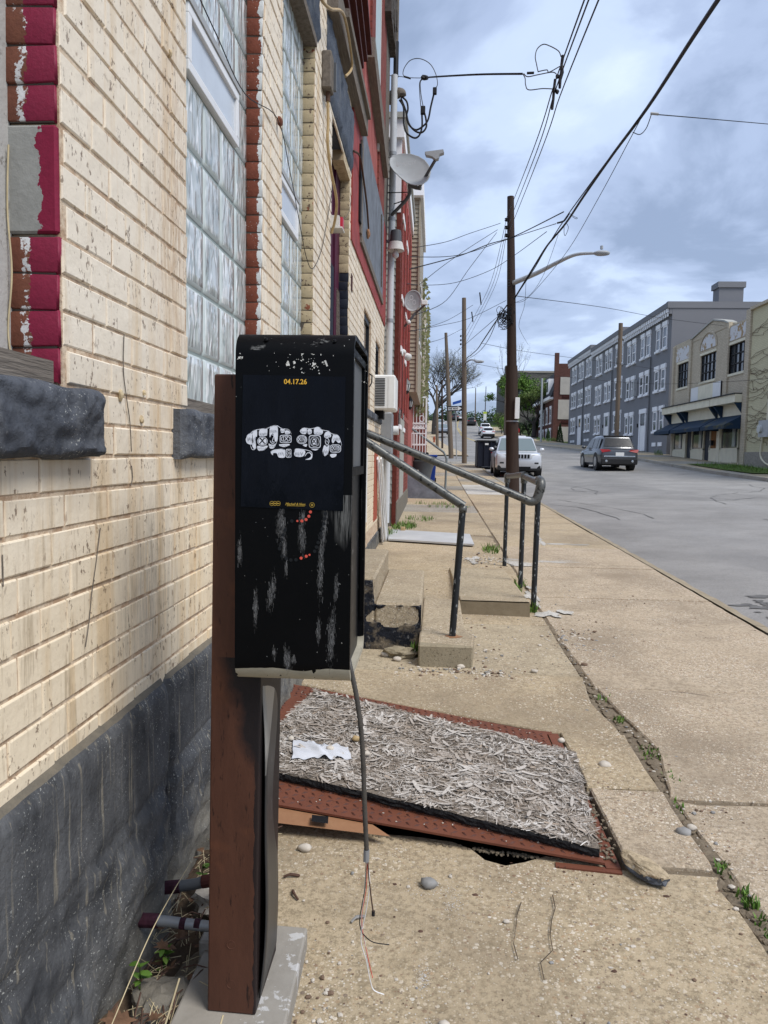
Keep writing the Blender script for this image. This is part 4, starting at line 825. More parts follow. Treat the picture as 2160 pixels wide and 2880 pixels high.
# stone sills and lintels, rock faced
def rockstone(name, mat, y0, y1, z0, z1, xf, depth=0.12, amp=0.018, seed=0, ny=84, nz_=22, parent=bld, rnd=0.02):
    mb = MB(); 
    def fn(u, v):
        y, z = y0+(y1-y0)*u, z0+(z1-z0)*v; e = min(u*(y1-y0), (1-u)*(y1-y0), v*(z1-z0), (1-v)*(z1-z0)); k = min(1, e/rnd)
        d = 0.7*noise.fractal(Vector((y*6.5+seed, z*9, seed)), 1.0, 2.0, 5) + 0.45*(noise.ridged_multi_fractal(Vector((y*8+seed, z*11, seed)), 0.9, 2.1, 5, 1.0, 2.0)-0.9) + 0.4*noise.noise(Vector((y*27, z*31, seed)))
        return (xf - rnd*(1-math.sqrt(max(0, 1-(1-k)**2))) + amp*d*k, y + 0.004*noise.noise(Vector((y*9, z*9, 4)))*(0 if u in (0, 1) else 1), z + (0.006*noise.noise(Vector((y*8, 3, seed))) if v in (0, 1) else 0))
    mb.grid(ny, nz_, fn); W = ny+1
    o = len(mb.v); ring = [j for j in range(W)] + [i*W+ny for i in range(1, nz_+1)] + [nz_*W+j for j in range(ny-1, -1, -1)] + [i*W for i in range(nz_-1, 0, -1)]
    for r_ in ring: x, y, z = mb.v[r_]; mb.v.append((xf-depth, y, z))
    n = len(ring)
    for i in range(n): mb.f.append((ring[i], o+i, o+(i+1) % n, ring[(i+1) % n])); mb.m.append(0)
    return mb.build(name, mat, parent, smooth='auto')
s1 = rockstone('stone_sill', 'stone_sill', 0.9, 1.725, 1.432, 1.582, -0.752, 0.16, 0.020, 3)
rockstone('stone_sill', 'stone_sill', 2.300, 3.66, 1.428, 1.582, -0.757, 0.13, 0.014, 9)
rockstone('stone_sill', 'stone_sill', 3.80, 5.05, 1.428, 1.582, -0.757, 0.13, 0.014, 19)
rockstone('stone_lintel', 'stone_lintel', 3.75, 5.07, 4.035, 4.52, -0.785, 0.12, 0.012, 21, 30, 10)
rockstone('stone_lintel', 'stone_lintel', 5.42, 7.0, 3.945, 4.46, -0.775, 0.14, 0.014, 27, 34, 12)
l_ = MB().box(-0.90, -0.79, 3.93, 4.95, 3.985, 4.034).build('lintel_board', 'wood_grey', bld)
# foundation blocks
def found(y0, y1, z1, zm, seed, mat='stone_slate'):
    mb = MB(); ny, nz_ = int((y1-y0)/0.022), 64
    def fn(u, v):
        y, z = y0+(y1-y0)*u, -0.16 + (z1+0.16)*v
        e = min(u*(y1-y0), (1-u)*(y1-y0)); k = min(1, e/0.02); x = -0.768 - 0.02*(1-k)
        x -= 0.010*max(0, 1-abs(z-zm)/0.014)
        if z > zm: x += 0.003*noise.fractal(Vector((y*9, z*9, seed)), 1, 2, 4)
        else:
            d = noise.fractal(Vector((y*3.1+seed, z*4.2, seed*1.3)), 1.0, 2.0, 5); rr = min(1, (zm - z)/0.04)
            rg = noise.ridged_multi_fractal(Vector((y*3.4+seed, z*4.6, seed)), 0.9, 2.1, 6, 1.0, 2.0); x += rr*(0.0 + 0.026*d + 0.016*(rg-0.9) + 0.010*noise.noise(Vector((y*17, z*19, seed)))) - 0.06*max(0, 0.12 - z)*rr
        if z > z1 - 0.035: q = (z-(z1-0.035))/0.035; x -= 0.014*q*q - 0.004*noise.noise(Vector((y*16, 3, seed)))*q
        return (x, y, z)
    mb.grid(ny, nz_, fn); W = ny+1
    top = [nz_*W+i for i in range(W)]; o = len(mb.v)
    for i in top: x, y, z = mb.v[i]; mb.v.append((-0.802, y, z + 0.012))
    for i in range(ny): mb.f.append((top[i], top[i+1], o+i+1, o+i)); mb.m.append(1)
    for side in (0, ny):
        col = [j*W+side for j in range(nz_+1)]; o = len(mb.v)
        for i in col: x, y, z = mb.v[i]; mb.v.append((-0.82, y, z))
        for j in range(nz_): mb.f.append((col[j], col[j+1], o+j+1, o+j) if side == 0 else (col[j+1], col[j], o+j, o+j+1)); mb.m.append(0)
    return mb.build('foundation_stone', [mat, 'stone_ledge'], bld, smooth='auto')
found(0.7, 2.185, 0.768, 0.485, 1.0); found(2.197, 3.45, 0.766, 0.50, 5.0); found(3.465, 5.28, 0.764, 0.47, 8.0)
MB().box(-0.90, -0.845, 0.7, 5.28, -0.2, 0.76).build('foundation_core', 'mortar_dark', bld)
for a, b in ((6.95, 9.3), (9.31, 11.72)): rockstone('foundation_stone', 'stone_slate', a, b, 0.02, 0.33 + 0.02*(b > 10), -0.788, 0.05, 0.006, a)
# doorway: dark recess, purple and navy panels, bracket
dr = MB().box(-0.96, -0.908, 5.70, 6.98, 0.55, 3.97).build('door', 'purple_paint', bld)
MB().box(-0.906, -0.889, 6.66, 6.92, 0.60, 3.95).build('door_jamb', 'purple_paint', dr); MB().box(-0.907, -0.896, 5.8, 6.65, 0.60, 3.04).build('door_panel', 'navy_paint', dr)
m2 = MB(); m2.prism([(-0.888, 0.7), (-0.86, 0.7), (-0.862, 1.6), (-0.872, 2.2), (-0.858, 2.5), (-0.866, 2.86), (-0.888, 2.9)], 1, 6.78, 6.80); m2.build('torn_board', 'wood_weathered', dr)
MB().box(-0.90, -0.80, 6.45, 6.93, 3.86, 3.945).build('door_head', 'cream_dirty', dr)
MB().box(-0.905, -0.806, 5.752, 5.765, 0.6, 3.95).build('near_jamb', 'purple_paint', dr)
br = MB().box(-0.80, -0.735, 5.70, 5.76, 3.11, 3.19).build('bracket', 'white_dirty', bld); MB().box(-0.80, -0.715, 5.762, 5.83, 3.112, 3.196).build('bracket_cap', 'red_sticker', br); MB().box(-0.81, -0.71, 5.695, 5.835, 3.098, 3.108).build('bracket_tray', 'white_dirty', br)
# junction box with conduit, wires and anchors on the wall
jb = MB().cbox(-0.80, -0.735, 5.20, 5.33, 3.86, 4.10, 0.008).build('junction_box', 'wood_grey', bld); MB().box(-0.76, -0.72, 5.33, 5.36, 3.90, 4.08).build('box_cover', 'plastic_grey', jb)
MB().tube([(-0.765, 5.265, 3.88), (-0.765, 5.27, 3.80)], 0.016, 8).build('gland', 'twig', jb)
MB().tube(spline([(-0.765, 5.27, 3.82), (-0.762, 5.28, 3.66), (-0.765, 5.28, 3.55), (-0.755, 5.36, 3.40), (-0.735, 5.55, 3.25), (-0.76, 5.66, 3.14), (-0.79, 5.70, 3.06)]), 0.010, 8).build('flex_conduit', 'conduit_tan', jb)
MB().tube(spline([at_x(972, 215, -0.73), at_x(990, 180, -0.70), at_x(968, 45, -0.70), at_x(930, 25, -0.72), at_x(905, 0, -0.74), at_x(880, -60, -0.76)][::1]), 0.010, 8).build('upper_conduit', 'conduit_tan', jb)
an = MB().rock((-0.785, 3.80, 3.055), 0.014, 0.016, 0.022, 2, 2, 0.4).build('wire_anchor', 'rust_plate', bld)
MB().tube(spline([at_x(550, -30, -0.74), at_x(610, 100, -0.76), at_x(690, 265, -0.78), at_x(780, 333, -0.783), at_x(815, 480, -0.785), at_x(845, 640, -0.785), at_x(862, 725, -0.785), at_x(880, 755, -0.79), at_x(905, 700, -0.79), at_x(925, 590, -0.79), at_x(940, 500, -0.79)]), 0.0022, 5).build('loose_wire', 'cable', an)
MB().tube(spline([at_x(955, 618, -0.78), at_x(975, 608, -0.79), at_x(984, 585, -0.79), at_x(988, 560, -0.79)]), 0.002, 5).build('loose_wire', 'cable_grey', an)
for n_, pts in (('dry_vine', [(349, 940), (347, 1040), (356, 1120), (365, 1190), (369, 1270)]), ('dry_vine', [(281, 1485), (270, 1575), (258, 1670), (250, 1750), (240, 1820)]), ('dry_vine', [(369, 1310), (371, 1345), (366, 1365)]), ('dry_vine', [(6, 1560), (8, 1650)])):
    MB().tube(spline([at_x(u+2*R.random(), v, -0.796) for u, v in pts]), 0.0013, 5).build(n_, 'wood_grey', bld)
for u, v, s in ((340, 1110, 0.016), (398, 1180, 0.011), (405, 1105, 0.008), (478, 150, 0.012), (1000-20, 800, 0.02)): MB().rock(at_x(u, v, -0.797), 0.006, s*0.6, s, u, 2, 0.6).build('wall_scab', 'cream_dirty', bld)
MB().box(-0.81, -0.795, 7.10, 7.22, 2.95, 3.10).build('wall_hole', 'maroon', bld)
# upper storey: belt beams, boarded opening, battens, blue-white window strip, shingles
MB().bar((-0.77, 5.40, 4.56), (-0.77, 7.72, 4.66), 0.10, 0.20).build('belt_beam', 'wood_weathered', bld); MB().bar((-0.735, 5.80, 4.66), (-0.735, 7.66, 4.72), 0.09, 0.06).build('belt_cap', 'wood_weathered', bld)
MB().bar((-0.77, 8.35, 5.72), (-0.77, 10.85, 5.36), 0.10, 0.22).build('belt_beam', 'wood_weathered', bld)
MB().box(-0.82, -0.785, 7.02, 11.7, 3.38, 4.75).build('red_surround', 'red_bright', bld)
bd = MB().box(-0.80, -0.772, 7.80, 10.85, 3.62, 4.72).build('window_board', 'board_slate', bld)
MB().box(-0.80, -0.765, 7.72, 10.90, 3.545, 3.625).build('board_rail', 'wood_weathered', bd); MB().box(-0.80, -0.767, 7.66, 7.80, 3.62, 4.50).build('board_stile', 'wood_weathered', bd); MB().box(-0.80, -0.765, 7.54, 7.66, 3.70, 4.42).build('board_gap', 'black_void', bd)
MB().bar((-0.766, 10.30, 4.60), (-0.766, 10.48, 3.70), 0.02, 0.05).build('loose_batten', 'wood_grey', bd)
MB().tube(spline([at_x(995, 425, -0.76), at_x(1012, 440, -0.75), at_x(1022, 500, -0.75), at_x(1032, 580, -0.75), at_x(1037, 650, -0.75)]), 0.010, 6).build('hanging_cable', 'twig', bd)
MB().rock(at_x(1036, 657, -0.75), 0.02, 0.03, 0.05, 4, 2, 0.5).build('cable_end', 'rust_tan', bd)
for k, ((u0, v0), (u1, v1)) in enumerate((((955, -40), (996, 206)), ((978, -40), (1008, 186)), ((996, -40), (1019, 168)), ((1016, -40), (1032, 150)))):
    a, b = at_x(u0, v0, -0.765), at_x(u1, v1, -0.765); MB().bar(a, b, 0.05, 0.10, up=(1, 0, 0)).build('batten', 'maroon', bld)
MB().box(-0.815, -0.79, 9.20, 9.95, 5.62, 9.3).build('pale_window', 'pale_trim', bld); MB().box(-0.815, -0.786, 9.96, 10.03, 5.3, 9.3).build('window_trim', 'white_dirty', bld); MB().box(-0.815, -0.786, 8.75, 9.19, 5.75, 9.3).build('brick_pier', 'brick_red_row', bld)
MB().box(-0.815, -0.786, 10.04, 11.0, 4.76, 9.3).build('brick_pier', 'brick_red_row', bld); MB().box(-0.814, -0.784, 11.02, 11.75, 4.76, 9.3).build('corner_board', 'wood_grey', bld)
sh = MB().box(-0.80, -0.70, 10.55, 11.75, 7.30, 9.4).build('shingled_eave', 'shingle', bld)
for k in range(46):
    y = 10.5 + 1.3*R.random(); z = 7.25 + 2.2*R.random(); MB().box(-0.70, -0.683 - 0.02*R.random(), y, y+0.14+0.06*R.random(), z, z+0.16+0.12*R.random()).build('shingle', 'shingle', sh)
# small windows, sills, air conditioner
for i, (y0, y1, z0, z1) in enumerate(((8.45, 9.40, 1.99, 3.05), (10.10, 10.95, 1.99, 2.96))):
    w_ = MB().box(-0.96, -0.845, y0, y1, z0, z1).build('window', 'dark_glass', bld)
    m2 = MB(); m2.box(-0.93, -0.825, y0, y0+0.06, z0, z1); m2.box(-0.93, -0.825, y1-0.06, y1, z0, z1); m2.box(-0.93, -0.825, y0+0.06, y1-0.06, z1-0.07, z1); m2.box(-0.92, -0.83, y0+0.06, y1-0.06, (z0+z1)/2-0.03, (z0+z1)/2+0.03); m2.build('window_frame', 'black_plastic', w_)
    rockstone('window_sill', 'stone_sill', y0-0.25, y1+0.42 - 0.2*i, 1.88, 1.985, -0.765, 0.1, 0.006, i+40, 16, 6, w_)
MB().tube([(-0.79, 9.1, 2.40), (-0.76, 9.13, 2.38), (-0.765, 9.16, 2.30), (-0.79, 9.14, 2.25)], 0.008, 6).build('hook', 'cable', bld)
MB().box(-0.806, -0.792, 10.15, 10.75, 0.55, 1.50).build('exposed_brick', 'brick_orange', bld)
b3 = MB(); b3.box(-0.796, -0.785, 7.9, 8.0, 0.65, 1.86); b3.box(-0.796, -0.785, 8.9, 9.0, 0.65, 1.86); b3.box(-0.796, -0.785, 8.0, 8.9, 0.65, 0.75); b3.build('low_frame', 'vinyl_white', bld); MB().box(-0.80, -0.789, 8.0, 8.9, 0.75, 1.86).build('low_board', 'trim_cream', bld)

# ------------------------------------------------------------------ payphone pedestal
YF, EX0, EX1, EZ0, EZ1 = 1.66, -0.437, -0.178, 0.934, 1.712
pp = thing('payphone_pedestal', 'old black payphone enclosure with a taped poster on a rusty brown steel post', 'payphone', (-0.46, 1.85, 0.09))
po = MB(); po.prism([(-0.522, 1.735), (-0.402, 1.730), (-0.402, 1.975), (-0.522, 1.975)], 2, 0.0915, 1.627); po.v = [(x+(0.016 if z > 1 else 0), y, z) for x, y, z in po.v]; pos_ = po.build('post', 'post_rust', pp, bevel=0.004)
for z in (0.165, 0.265):
    b_ = MB(); b_.lathe((-0.463, 1.7335, z), [(0.0125, 0.0), (0.0125, 0.0012), (0.0095, 0.0016), (0.009, 0.0004)], 20, (0, -1, 0)); b_.build('bolt_cover', 'post_rust', pos_)
# bent cover panel on the street side of the post
mb = MB()
def panel(u, v):
    z = 0.12 + 0.80*v; bow = 0.016*math.sin(min(1, v*1.05)*math.pi)*(1-u) + 0.004*math.sin(v*9)
    return (-0.396 + bow - 0.004*u, 1.752 + 0.215*u, z)
mb.grid(6, 30, panel); o = mb.build('cover_panel', 'post_panel', pp, smooth=True); md = o.modifiers.new('thick', 'SOLIDIFY'); md.thickness = 0.003
# enclosure shell: rounded front top and bottom, open sides
def rnd(r, cy, cz, a0, a1, n=7): return [(cy + r*math.cos(math.radians(a0+(a1-a0)*i/n)), cz + r*math.sin(math.radians(a0+(a1-a0)*i/n))) for i in range(n+1)]
def prof(ins):
    r = 0.050; y0, y1, z0, z1 = YF+ins, 2.01-ins, EZ0+ins, EZ1-ins; r = r - ins
    return rnd(r, y0+r, z1-r, 180, 90) + rnd(r*0.5, y1-r*0.5, z1-r*0.5, 90, 0, 4) + rnd(r*0.5, y1-r*0.5, z0+r*0.5, 0, -90, 4) + rnd(r, y0+r, z0+r, 270, 180)
A, B = prof(0.0), prof(0.012); n = len(A); mb = MB()
vs = [(EX0, *p) for p in A] + [(EX1, *p) for p in A] + [(EX0, *p) for p in B] + [(EX1, *p) for p in B]; fs = []
for i in range(n):
    j = (i+1) % n; fs += [(i, j, n+j, n+i), (2*n+j, 2*n+i, 3*n+i, 3*n+j), (n+i, n+j, 3*n+j, 3*n+i), (j, i, 2*n+i, 2*n+j)]
mb.add(vs, fs); enc = mb.build('enclosure', 'booth_black', pp, smooth='auto')
Cc = prof(0.012); mb = MB(); mb.add([(EX0+0.004, *p) for p in Cc] + [(EX1-0.016, *p) for p in Cc], [tuple(range(n))[::-1], tuple(range(n, 2*n))]); mb.build('side_panel', 'booth_inside', enc)
mb = MB()
for (y0, y1, z0, z1) in ((1.70, 1.715, 1.40, 1.685), (1.965, 1.98, 1.40, 1.685), (1.715, 1.965, 1.40, 1.42), (1.715, 1.965, 1.668, 1.685)): mb.box(EX1-0.016, EX1-0.004, y0, y1, z0, z1)
mb.build('side_window_frame', 'booth_black', enc); MB().box(EX1-0.0155, EX1-0.012, 1.715, 1.965, 1.42, 1.668).build('side_window', 'plastic_grey', enc)
mb = MB(); mb.bar((EX1-0.006, 1.9965, 1.02), (EX1-0.006, 1.9965, 1.60), 0.010, 0.010); mb.bar((EX1-0.006, 1.70, 1.02), (EX1-0.006, 1.70, 1.38), 0.006, 0.006); mb.build('side_rib', 'booth_black', enc)
for x, z in ((-0.372, 1.690), (-0.222, 1.688), (-0.25, 1.683)): MB().lathe((x, YF+0.016 if z > 1.68 else YF, z), [(0.005, -0.004), (0.005, 0.010), (0.002, 0.012)], 10, (0, -0.8, 0.6)).build('rivet', 'booth_black', enc)
# grey scrub marks where older stickers came off, and the ring of dots
def Q(x, y, k=0): p = at_y(640 + x/3.814, 1420 + y/3.814, YF); return Vector((p.x, YF - 0.0006 - k*0.0003, p.z))
def disc(mb, c, r, n=12): mb.add([(c[0] + r*math.cos(2*math.pi*i/n), c[1], c[2] + r*math.sin(2*math.pi*i/n)) for i in range(n)], [tuple(range(n))[::-1]])
scr = MB()
for (x, y, w_, h_, a) in ((575, 190, 50, 280, 0), (610, 440, 34, 190, 0.05), (628, 660, 22, 150, 0), (805, 110, 36, 110, 0), (800, 330, 40, 270, 0), (1040, 250, 30, 340, -0.12), (1000, 640, 36, 500, -0.06), (470, 930, 42, 270, -0.25), (300, 1080, 28, 300, -0.05), (1115, 1400, 46, 420, -0.10), (975, 1330, 28, 200, -0.1), (640, 1640, 45, 200, 0.15), (130, 480, 26, 240, -0.05), (500, 1580, 24, 100, 0), (1165, 880, 26, 240, -0.1), (710, 1640, 24, 80, 0)):
    for k in range(int(w_*h_/26)):
        px = x + R.gauss(0, 0.42)*w_; py = y + R.gauss(0, 0.42)*h_*0.72; px += a*(py-y)*0.6; L = 10 + 40*R.random(); t_ = 0.35 + 1.0*R.random()
        p, q = Q(px, py, 0), Q(px - a*L*0.3, py + L, 0); s = Vector((t_/3.814*1.7/2150, 0, 0)); yy = Vector((0, -1e-6*(k % 90), 0)); scr.add([p-s+yy, q-s+yy, q+s+yy, p+s+yy], [(0, 1, 2, 3)])
so_ = scr.build('scrub_mark', 'scrub_grey', enc); struct(so_, 'stuff')
for (x, y) in ((890, 75), (873, 122), (843, 157), (798, 172), (750, 172), (790, 570), (845, 550), (880, 535)): m2 = MB(); disc(m2, Q(x, y, 2), 0.0034 if x not in (750, 880) else 0.0024); m2.build('red_dot', 'dot_red', enc)
for (x, y) in ((618, 270), (597, 322), (583, 373), (570, 425), (558, 470), (585, 548), (630, 575), (680, 590), (735, 588), (1048, 95), (1040, 150), (1032, 203), (1018, 258), (1003, 305), (990, 355), (972, 403), (955, 452), (935, 497), (690, 172)): m2 = MB(); disc(m2, Q(x, y, 1), 0.0040); m2.build('black_dot', 'ink_black', enc)
m2 = MB()      # flaked white chips above the poster
for (x, y, s) in ((970, 325, 4), (945, 360, 5), (965, 350, 6), (985, 375, 7), (995, 320, 4), (1037, 380, 5), (1060, 405, 8), (1070, 440, 6), (1075, 470, 8), (985, 425, 5), (1005, 430, 5), (1092, 280, 9), (1180, 435, 6), (1218, 290, 6), (928, 462, 3), (620, 265, 5), (638, 355, 5), (547, 395, 4), (568, 443, 3), (1330, 190, 6), (665, 400, 3)):
    p = at_y(600 + x/3.607, 920 + y/3.607, YF); pts = [(p.x + s*1.6e-4*(1+0.5*math.sin(7*a+x))*math.cos(a), YF-0.0012, p.z + s*2.0e-4*(1+0.4*math.cos(5*a+y))*math.sin(a)) for a in [2*math.pi*i/9 for i in range(9)]]; m2.add(pts, [tuple(range(9))[::-1]])
p, q = at_y(600+1132/3.607, 920+340/3.607, YF-0.001), at_y(600+1155/3.607, 920+395/3.607, YF-0.001); m2.add([p+Vector((-.002, 0, 0)), p+Vector((.002, 0, 0.001)), q+Vector((.002, 0, 0)), q+Vector((-.0015, 0, -0.001))], [(3, 2, 1, 0)])
struct(m2.build('paint_chips', 'white_dirty', enc), 'stuff')
# poster
YP = YF - 0.0022
mb = MB()
def pst(u, v):
    a = Vector((-0.420, 0, 1.618)).lerp(Vector((-0.195, 0, 1.616)), u); b = Vector((-0.424, 0, 1.330)).lerp(Vector((-0.197, 0, 1.325)), u); q = b.lerp(a, v)
    e = 0.0011*noise.noise(Vector((u*9, v*6, 3))) * (1 if 0.03 < u < 0.97 else 0.3); return (q.x, YP + 0.0006 + min(0.0004, e*0.45), q.z)
mb.grid(30, 36, pst); poster = mb.build('poster', 'poster_black', pp, smooth=True)
def A2(x, y, k): p = at_y(640 + x/4.608, 1100 + y/4.608, YF); return (p.x, YP - 0.0006 - 0.00018*k, p.z)
def shape(mb, pts, k, smooth_=True):
    pts = [Vector((x, y, 0)) for x, y in pts]; n0 = len(pts); out = []
    for i in range(n0):
        a, b, c_, d = pts[i-1], pts[i], pts[(i+1) % n0], pts[(i+2) % n0]
        for q in range(4 if smooth_ else 1):
            t_ = q/4; out.append(0.5*((2*b)+(c_-a)*t_+(2*a-5*b+4*c_-d)*t_*t_+(3*b-a-3*c_+d)*t_**3))
    mb.add([A2(p.x, p.y, k) for p in out], [tuple(range(len(out)))])
def ell(cx, cy, rx, ry, sq=2.0): return [(cx + rx*math.copysign(abs(math.cos(a))**(2/sq), math.cos(a)), cy + ry*math.copysign(abs(math.sin(a))**(2/sq), math.sin(a))) for a in [2*math.pi*i/20 for i in range(20)]]
class SB:
    def __init__(s, nm, mat): s.nm, s.mat = nm, mat
    def add(s, v, f): MB().add(v, f).build(s.nm, s.mat, poster)
W1, K1, W2, K2, W3 = SB('fist_print', 'ink_white'), SB('ring_outline', 'ink_black'), SB('ring_band', 'ink_white'), SB('ring_face', 'ink_black'), MB()
def stroke(mb, pts, w0, k, w1=None):
    P = spline([(x, y, 0) for x, y in pts], 5); n0 = len(P); vs = []
    for i, p in enumerate(P):
        d = (P[min(i+1, n0-1)]-P[max(i-1, 0)]).normalized(); nn = Vector((-d.y, d.x, 0)); f = i/(n0-1); ww = (w0*(1-f) + (w1 if w1 is not None else w0)*f)*min(1, 0.25+4*min(f, 1-f))*0.5
        vs += [A2(p.x+nn.x*ww, p.y+nn.y*ww, k), A2(p.x-nn.x*ww, p.y-nn.y*ww, k)]
    mb.add(vs, [(2*i, 2*i+1, 2*i+3, 2*i+2) for i in range(n0-1)])
LN = MB()
for pts in ([(240, 625), (262, 572), (305, 545), (345, 512), (430, 493), (520, 482), (575, 456), (640, 446), (692, 478), (740, 490), (800, 503), (832, 560)], [(945, 505), (990, 478), (1060, 488), (1120, 482), (1180, 468), (1240, 506), (1310, 520), (1352, 552), (1432, 575), (1468, 645), (1482, 715)], [(560, 790), (600, 765), (700, 752), (750, 762)], [(868, 800), (888, 750), (985, 757), (1082, 782), (1104, 830)], [(300, 700), (320, 752), (350, 758), (372, 742)], [(384, 722), (410, 768), (482, 762)], [(536, 690), (556, 738), (604, 732), (650, 640)], [(1236, 784), (1262, 838), (1304, 814)]): stroke(LN, pts, 7, 0)
for s in ([(240, 622), (262, 575), (300, 550), (326, 560), (330, 650), (318, 690), (290, 690), (255, 672)], [(330, 524), (362, 508), (386, 514), (384, 590), (366, 600), (372, 738), (348, 750), (322, 700), (322, 600)],
          [(416, 508), (470, 490), (516, 484), (516, 560), (500, 580), (420, 586)], [(392, 712), (520, 708), (504, 742), (470, 762), (412, 766)], [(556, 470), (600, 450), (648, 452), (656, 560), (648, 640), (618, 650), (600, 560), (574, 560), (552, 600), (548, 540)], [(536, 680), (560, 690), (600, 694), (630, 680), (604, 728), (556, 736)],
          [(690, 494), (716, 480), (742, 500), (738, 535), (700, 540)], [(752, 512), (798, 514), (814, 545), (770, 562), (748, 548)], [(676, 690), (790, 684), (806, 700), (745, 724), (690, 716)], [(564, 792), (600, 768), (700, 754), (748, 762), (750, 852), (690, 864), (660, 850), (640, 800), (600, 800), (588, 830)],
          [(944, 508), (985, 482), (1030, 490), (1020, 552), (975, 556), (946, 534)], [(1040, 500), (1088, 498), (1092, 545), (1060, 562), (1042, 545)], [(1130, 486), (1180, 472), (1236, 504), (1222, 562), (1135, 562), (1122, 520)], [(1264, 545), (1312, 522), (1342, 560), (1336, 596), (1262, 604)], [(1256, 700), (1290, 722), (1322, 696), (1302, 812), (1262, 836), (1234, 786)],
          [(1376, 562), (1432, 580), (1468, 650), (1440, 672), (1400, 640), (1370, 676), (1352, 640)], [(1332, 820), (1412, 814), (1400, 850), (1352, 860)], [(1088, 744), (1182, 742), (1152, 768), (1112, 764)], [(978, 696), (1032, 686), (1024, 720), (1000, 716)], [(866, 798), (890, 752), (990, 762), (1010, 800), (972, 850), (882, 844)], [(1060, 786), (1102, 828), (1082, 884), (1010, 886), (1060, 868), (1086, 836)]): shape(W1, s, 0)
HB = MB()          # ink hatching down the fingers
for x0, y0, n0, dx, L in ((262, 580, 8, 8, 70), (330, 560, 6, 9, 120), (424, 520, 10, 9, 50), (560, 480, 10, 9, 60), (696, 500, 5, 9, 26), (760, 524, 5, 9, 26), (690, 694, 10, 11, 22), (660, 770, 8, 10, 60), (950, 500, 8, 10, 40), (1046, 505, 5, 9, 40), (1132, 520, 10, 10, 36), (1270, 560, 7, 9, 36), (1250, 740, 6, 9, 70), (1376, 580, 9, 10, 60), (880, 770, 12, 9, 60), (400, 720, 10, 11, 34), (545, 692, 7, 11, 30)):
    for q in range(n0): yy = y0 + R.uniform(0.25, 0.6)*L; stroke(HB, [(x0+dx*q, yy), (x0+dx*q+R.uniform(-4, 4), yy+L*R.uniform(0.2, 0.6)), (x0+dx*q+R.uniform(-4, 4), yy+L*R.uniform(0.5, 0.8))], 3.4, 1, 1.2)
for s in (ell(457, 650, 74, 68), ell(757, 620, 84, 60, 5), ell(966, 628, 76, 66), ell(1134, 655, 86, 92, 5), ell(1400, 745, 82, 62, 3), ell(795, 806, 42, 64, 5)): shape(K1, s, 2, False)
for s in (ell(457, 650, 66, 60), ell(757, 620, 76, 52, 5), ell(966, 628, 68, 58), ell(1134, 655, 78, 84, 5), ell(1400, 745, 74, 54, 3), ell(795, 806, 36, 56, 5)): shape(W2, s, 3, False)
for s in (ell(457, 650, 59, 53), ell(757, 620, 68, 44, 5), ell(966, 628, 60, 50), ell(1134, 655, 70, 75, 5), ell(1400, 745, 66, 46, 3), ell(797, 806, 30, 48, 5)): shape(K2, s, 4, False)
shape(W3, ell(457, 650, 53, 47), 5, False); shape(W3, ell(1134, 655, 33, 38, 5), 5, False)
for cx_, cy_, rx_, ry_, nn_ in ((757, 620, 58, 36, 22), (966, 628, 50, 41, 18), (1134, 655, 58, 62, 24), (1400, 745, 56, 37, 20), (797, 806, 23, 39, 12)):
    for q in range(nn_): a = 6.283*q/nn_; shape(W3, ell(cx_+rx_*math.cos(a), cy_+ry_*math.sin(a), 5.5, 5.0), 5, False)
for pts in ([(1272, 622), (1300, 612), (1318, 650), (1296, 700), (1272, 668), (1272, 622)], [(1288, 640), (1300, 664)], [(574, 566), (606, 580), (584, 650), (618, 656)], [(556, 640), (578, 676), (620, 668)], [(344, 600), (352, 660), (340, 690)], [(1004, 846), (1040, 800), (1078, 806)], [(590, 800), (640, 800), (664, 846)]): stroke(W3, pts, 8, 5)
for b_, n_, m_ in ((LN, 'hand_outline', 'ink_white'), (HB, 'ink_hatching', 'ink_black'), (W3, 'ring_stones', 'ink_white')): struct(b_.build(n_, m_, poster), 'stuff')
def ptxt(nm, s, x, y, size, mat, k=6, **kw): p = at_y(640 + x/4.608, 1100 + y/4.608, YF); return text(nm, s, size, mat, poster, (p.x, YP - 0.0006 - 0.00018*k, p.z), FACE_CAM, **kw)
ptxt('numeral', 'X', 455, 648, 0.017, 'ink_black', bold=0.0005); ptxt('numeral', 'XI', 1134, 655, 0.0125, 'ink_black', bold=0.0004); ptxt('numeral', 'IX', 757, 620, 0.0135, 'ink_white'); ptxt('numeral', 'XIV', 966, 628, 0.0135, 'ink_white', sx=0.8); ptxt('numeral', 'XIII', 1400, 743, 0.0125, 'ink_white', sx=0.85); ptxt('numeral', 'XII', 800, 806, 0.0085, 'ink_white', sx=0.6)
p = at_y(831.5, 1074.5, YF); text('date', '04.17.26', 0.0150, 'ink_yellow', poster, (p.x, YP - 0.0008, p.z), FACE_CAM, bold=0.0003, sx=0.98)
ptxt('maker_script', 'Mitchell & Ness', 878, 1465, 0.0080, 'ink_gold', 1, shear=0.45, sx=0.86, bold=0.00015)
m2 = MB(); shape(m2, [(770, 1482), (1015, 1484), (1018, 1478), (1000, 1491), (770, 1488)], 1, False); m2.build('script_underline', 'ink_gold', poster)
def ring(mb, cx, cy, r, w_, k): n = 24; mb.add([A2(cx + rr*math.cos(2*math.pi*i/n), cy + rr*math.sin(2*math.pi*i/n), k) for rr in (r, r-w_) for i in range(n)], [(i, (i+1) % n, n+(i+1) % n, n+i) for i in range(n)])
for x, y, r_, w_ in ((578, 1455, 30, 5), (619, 1455, 30, 5), (660, 1455, 30, 5), (1098, 1475, 33, 5), (1098, 1475, 14, 9)): m2 = MB(); ring(m2, x, y, r_, w_, 1); m2.build('emblem_ring', 'ink_gold', poster)
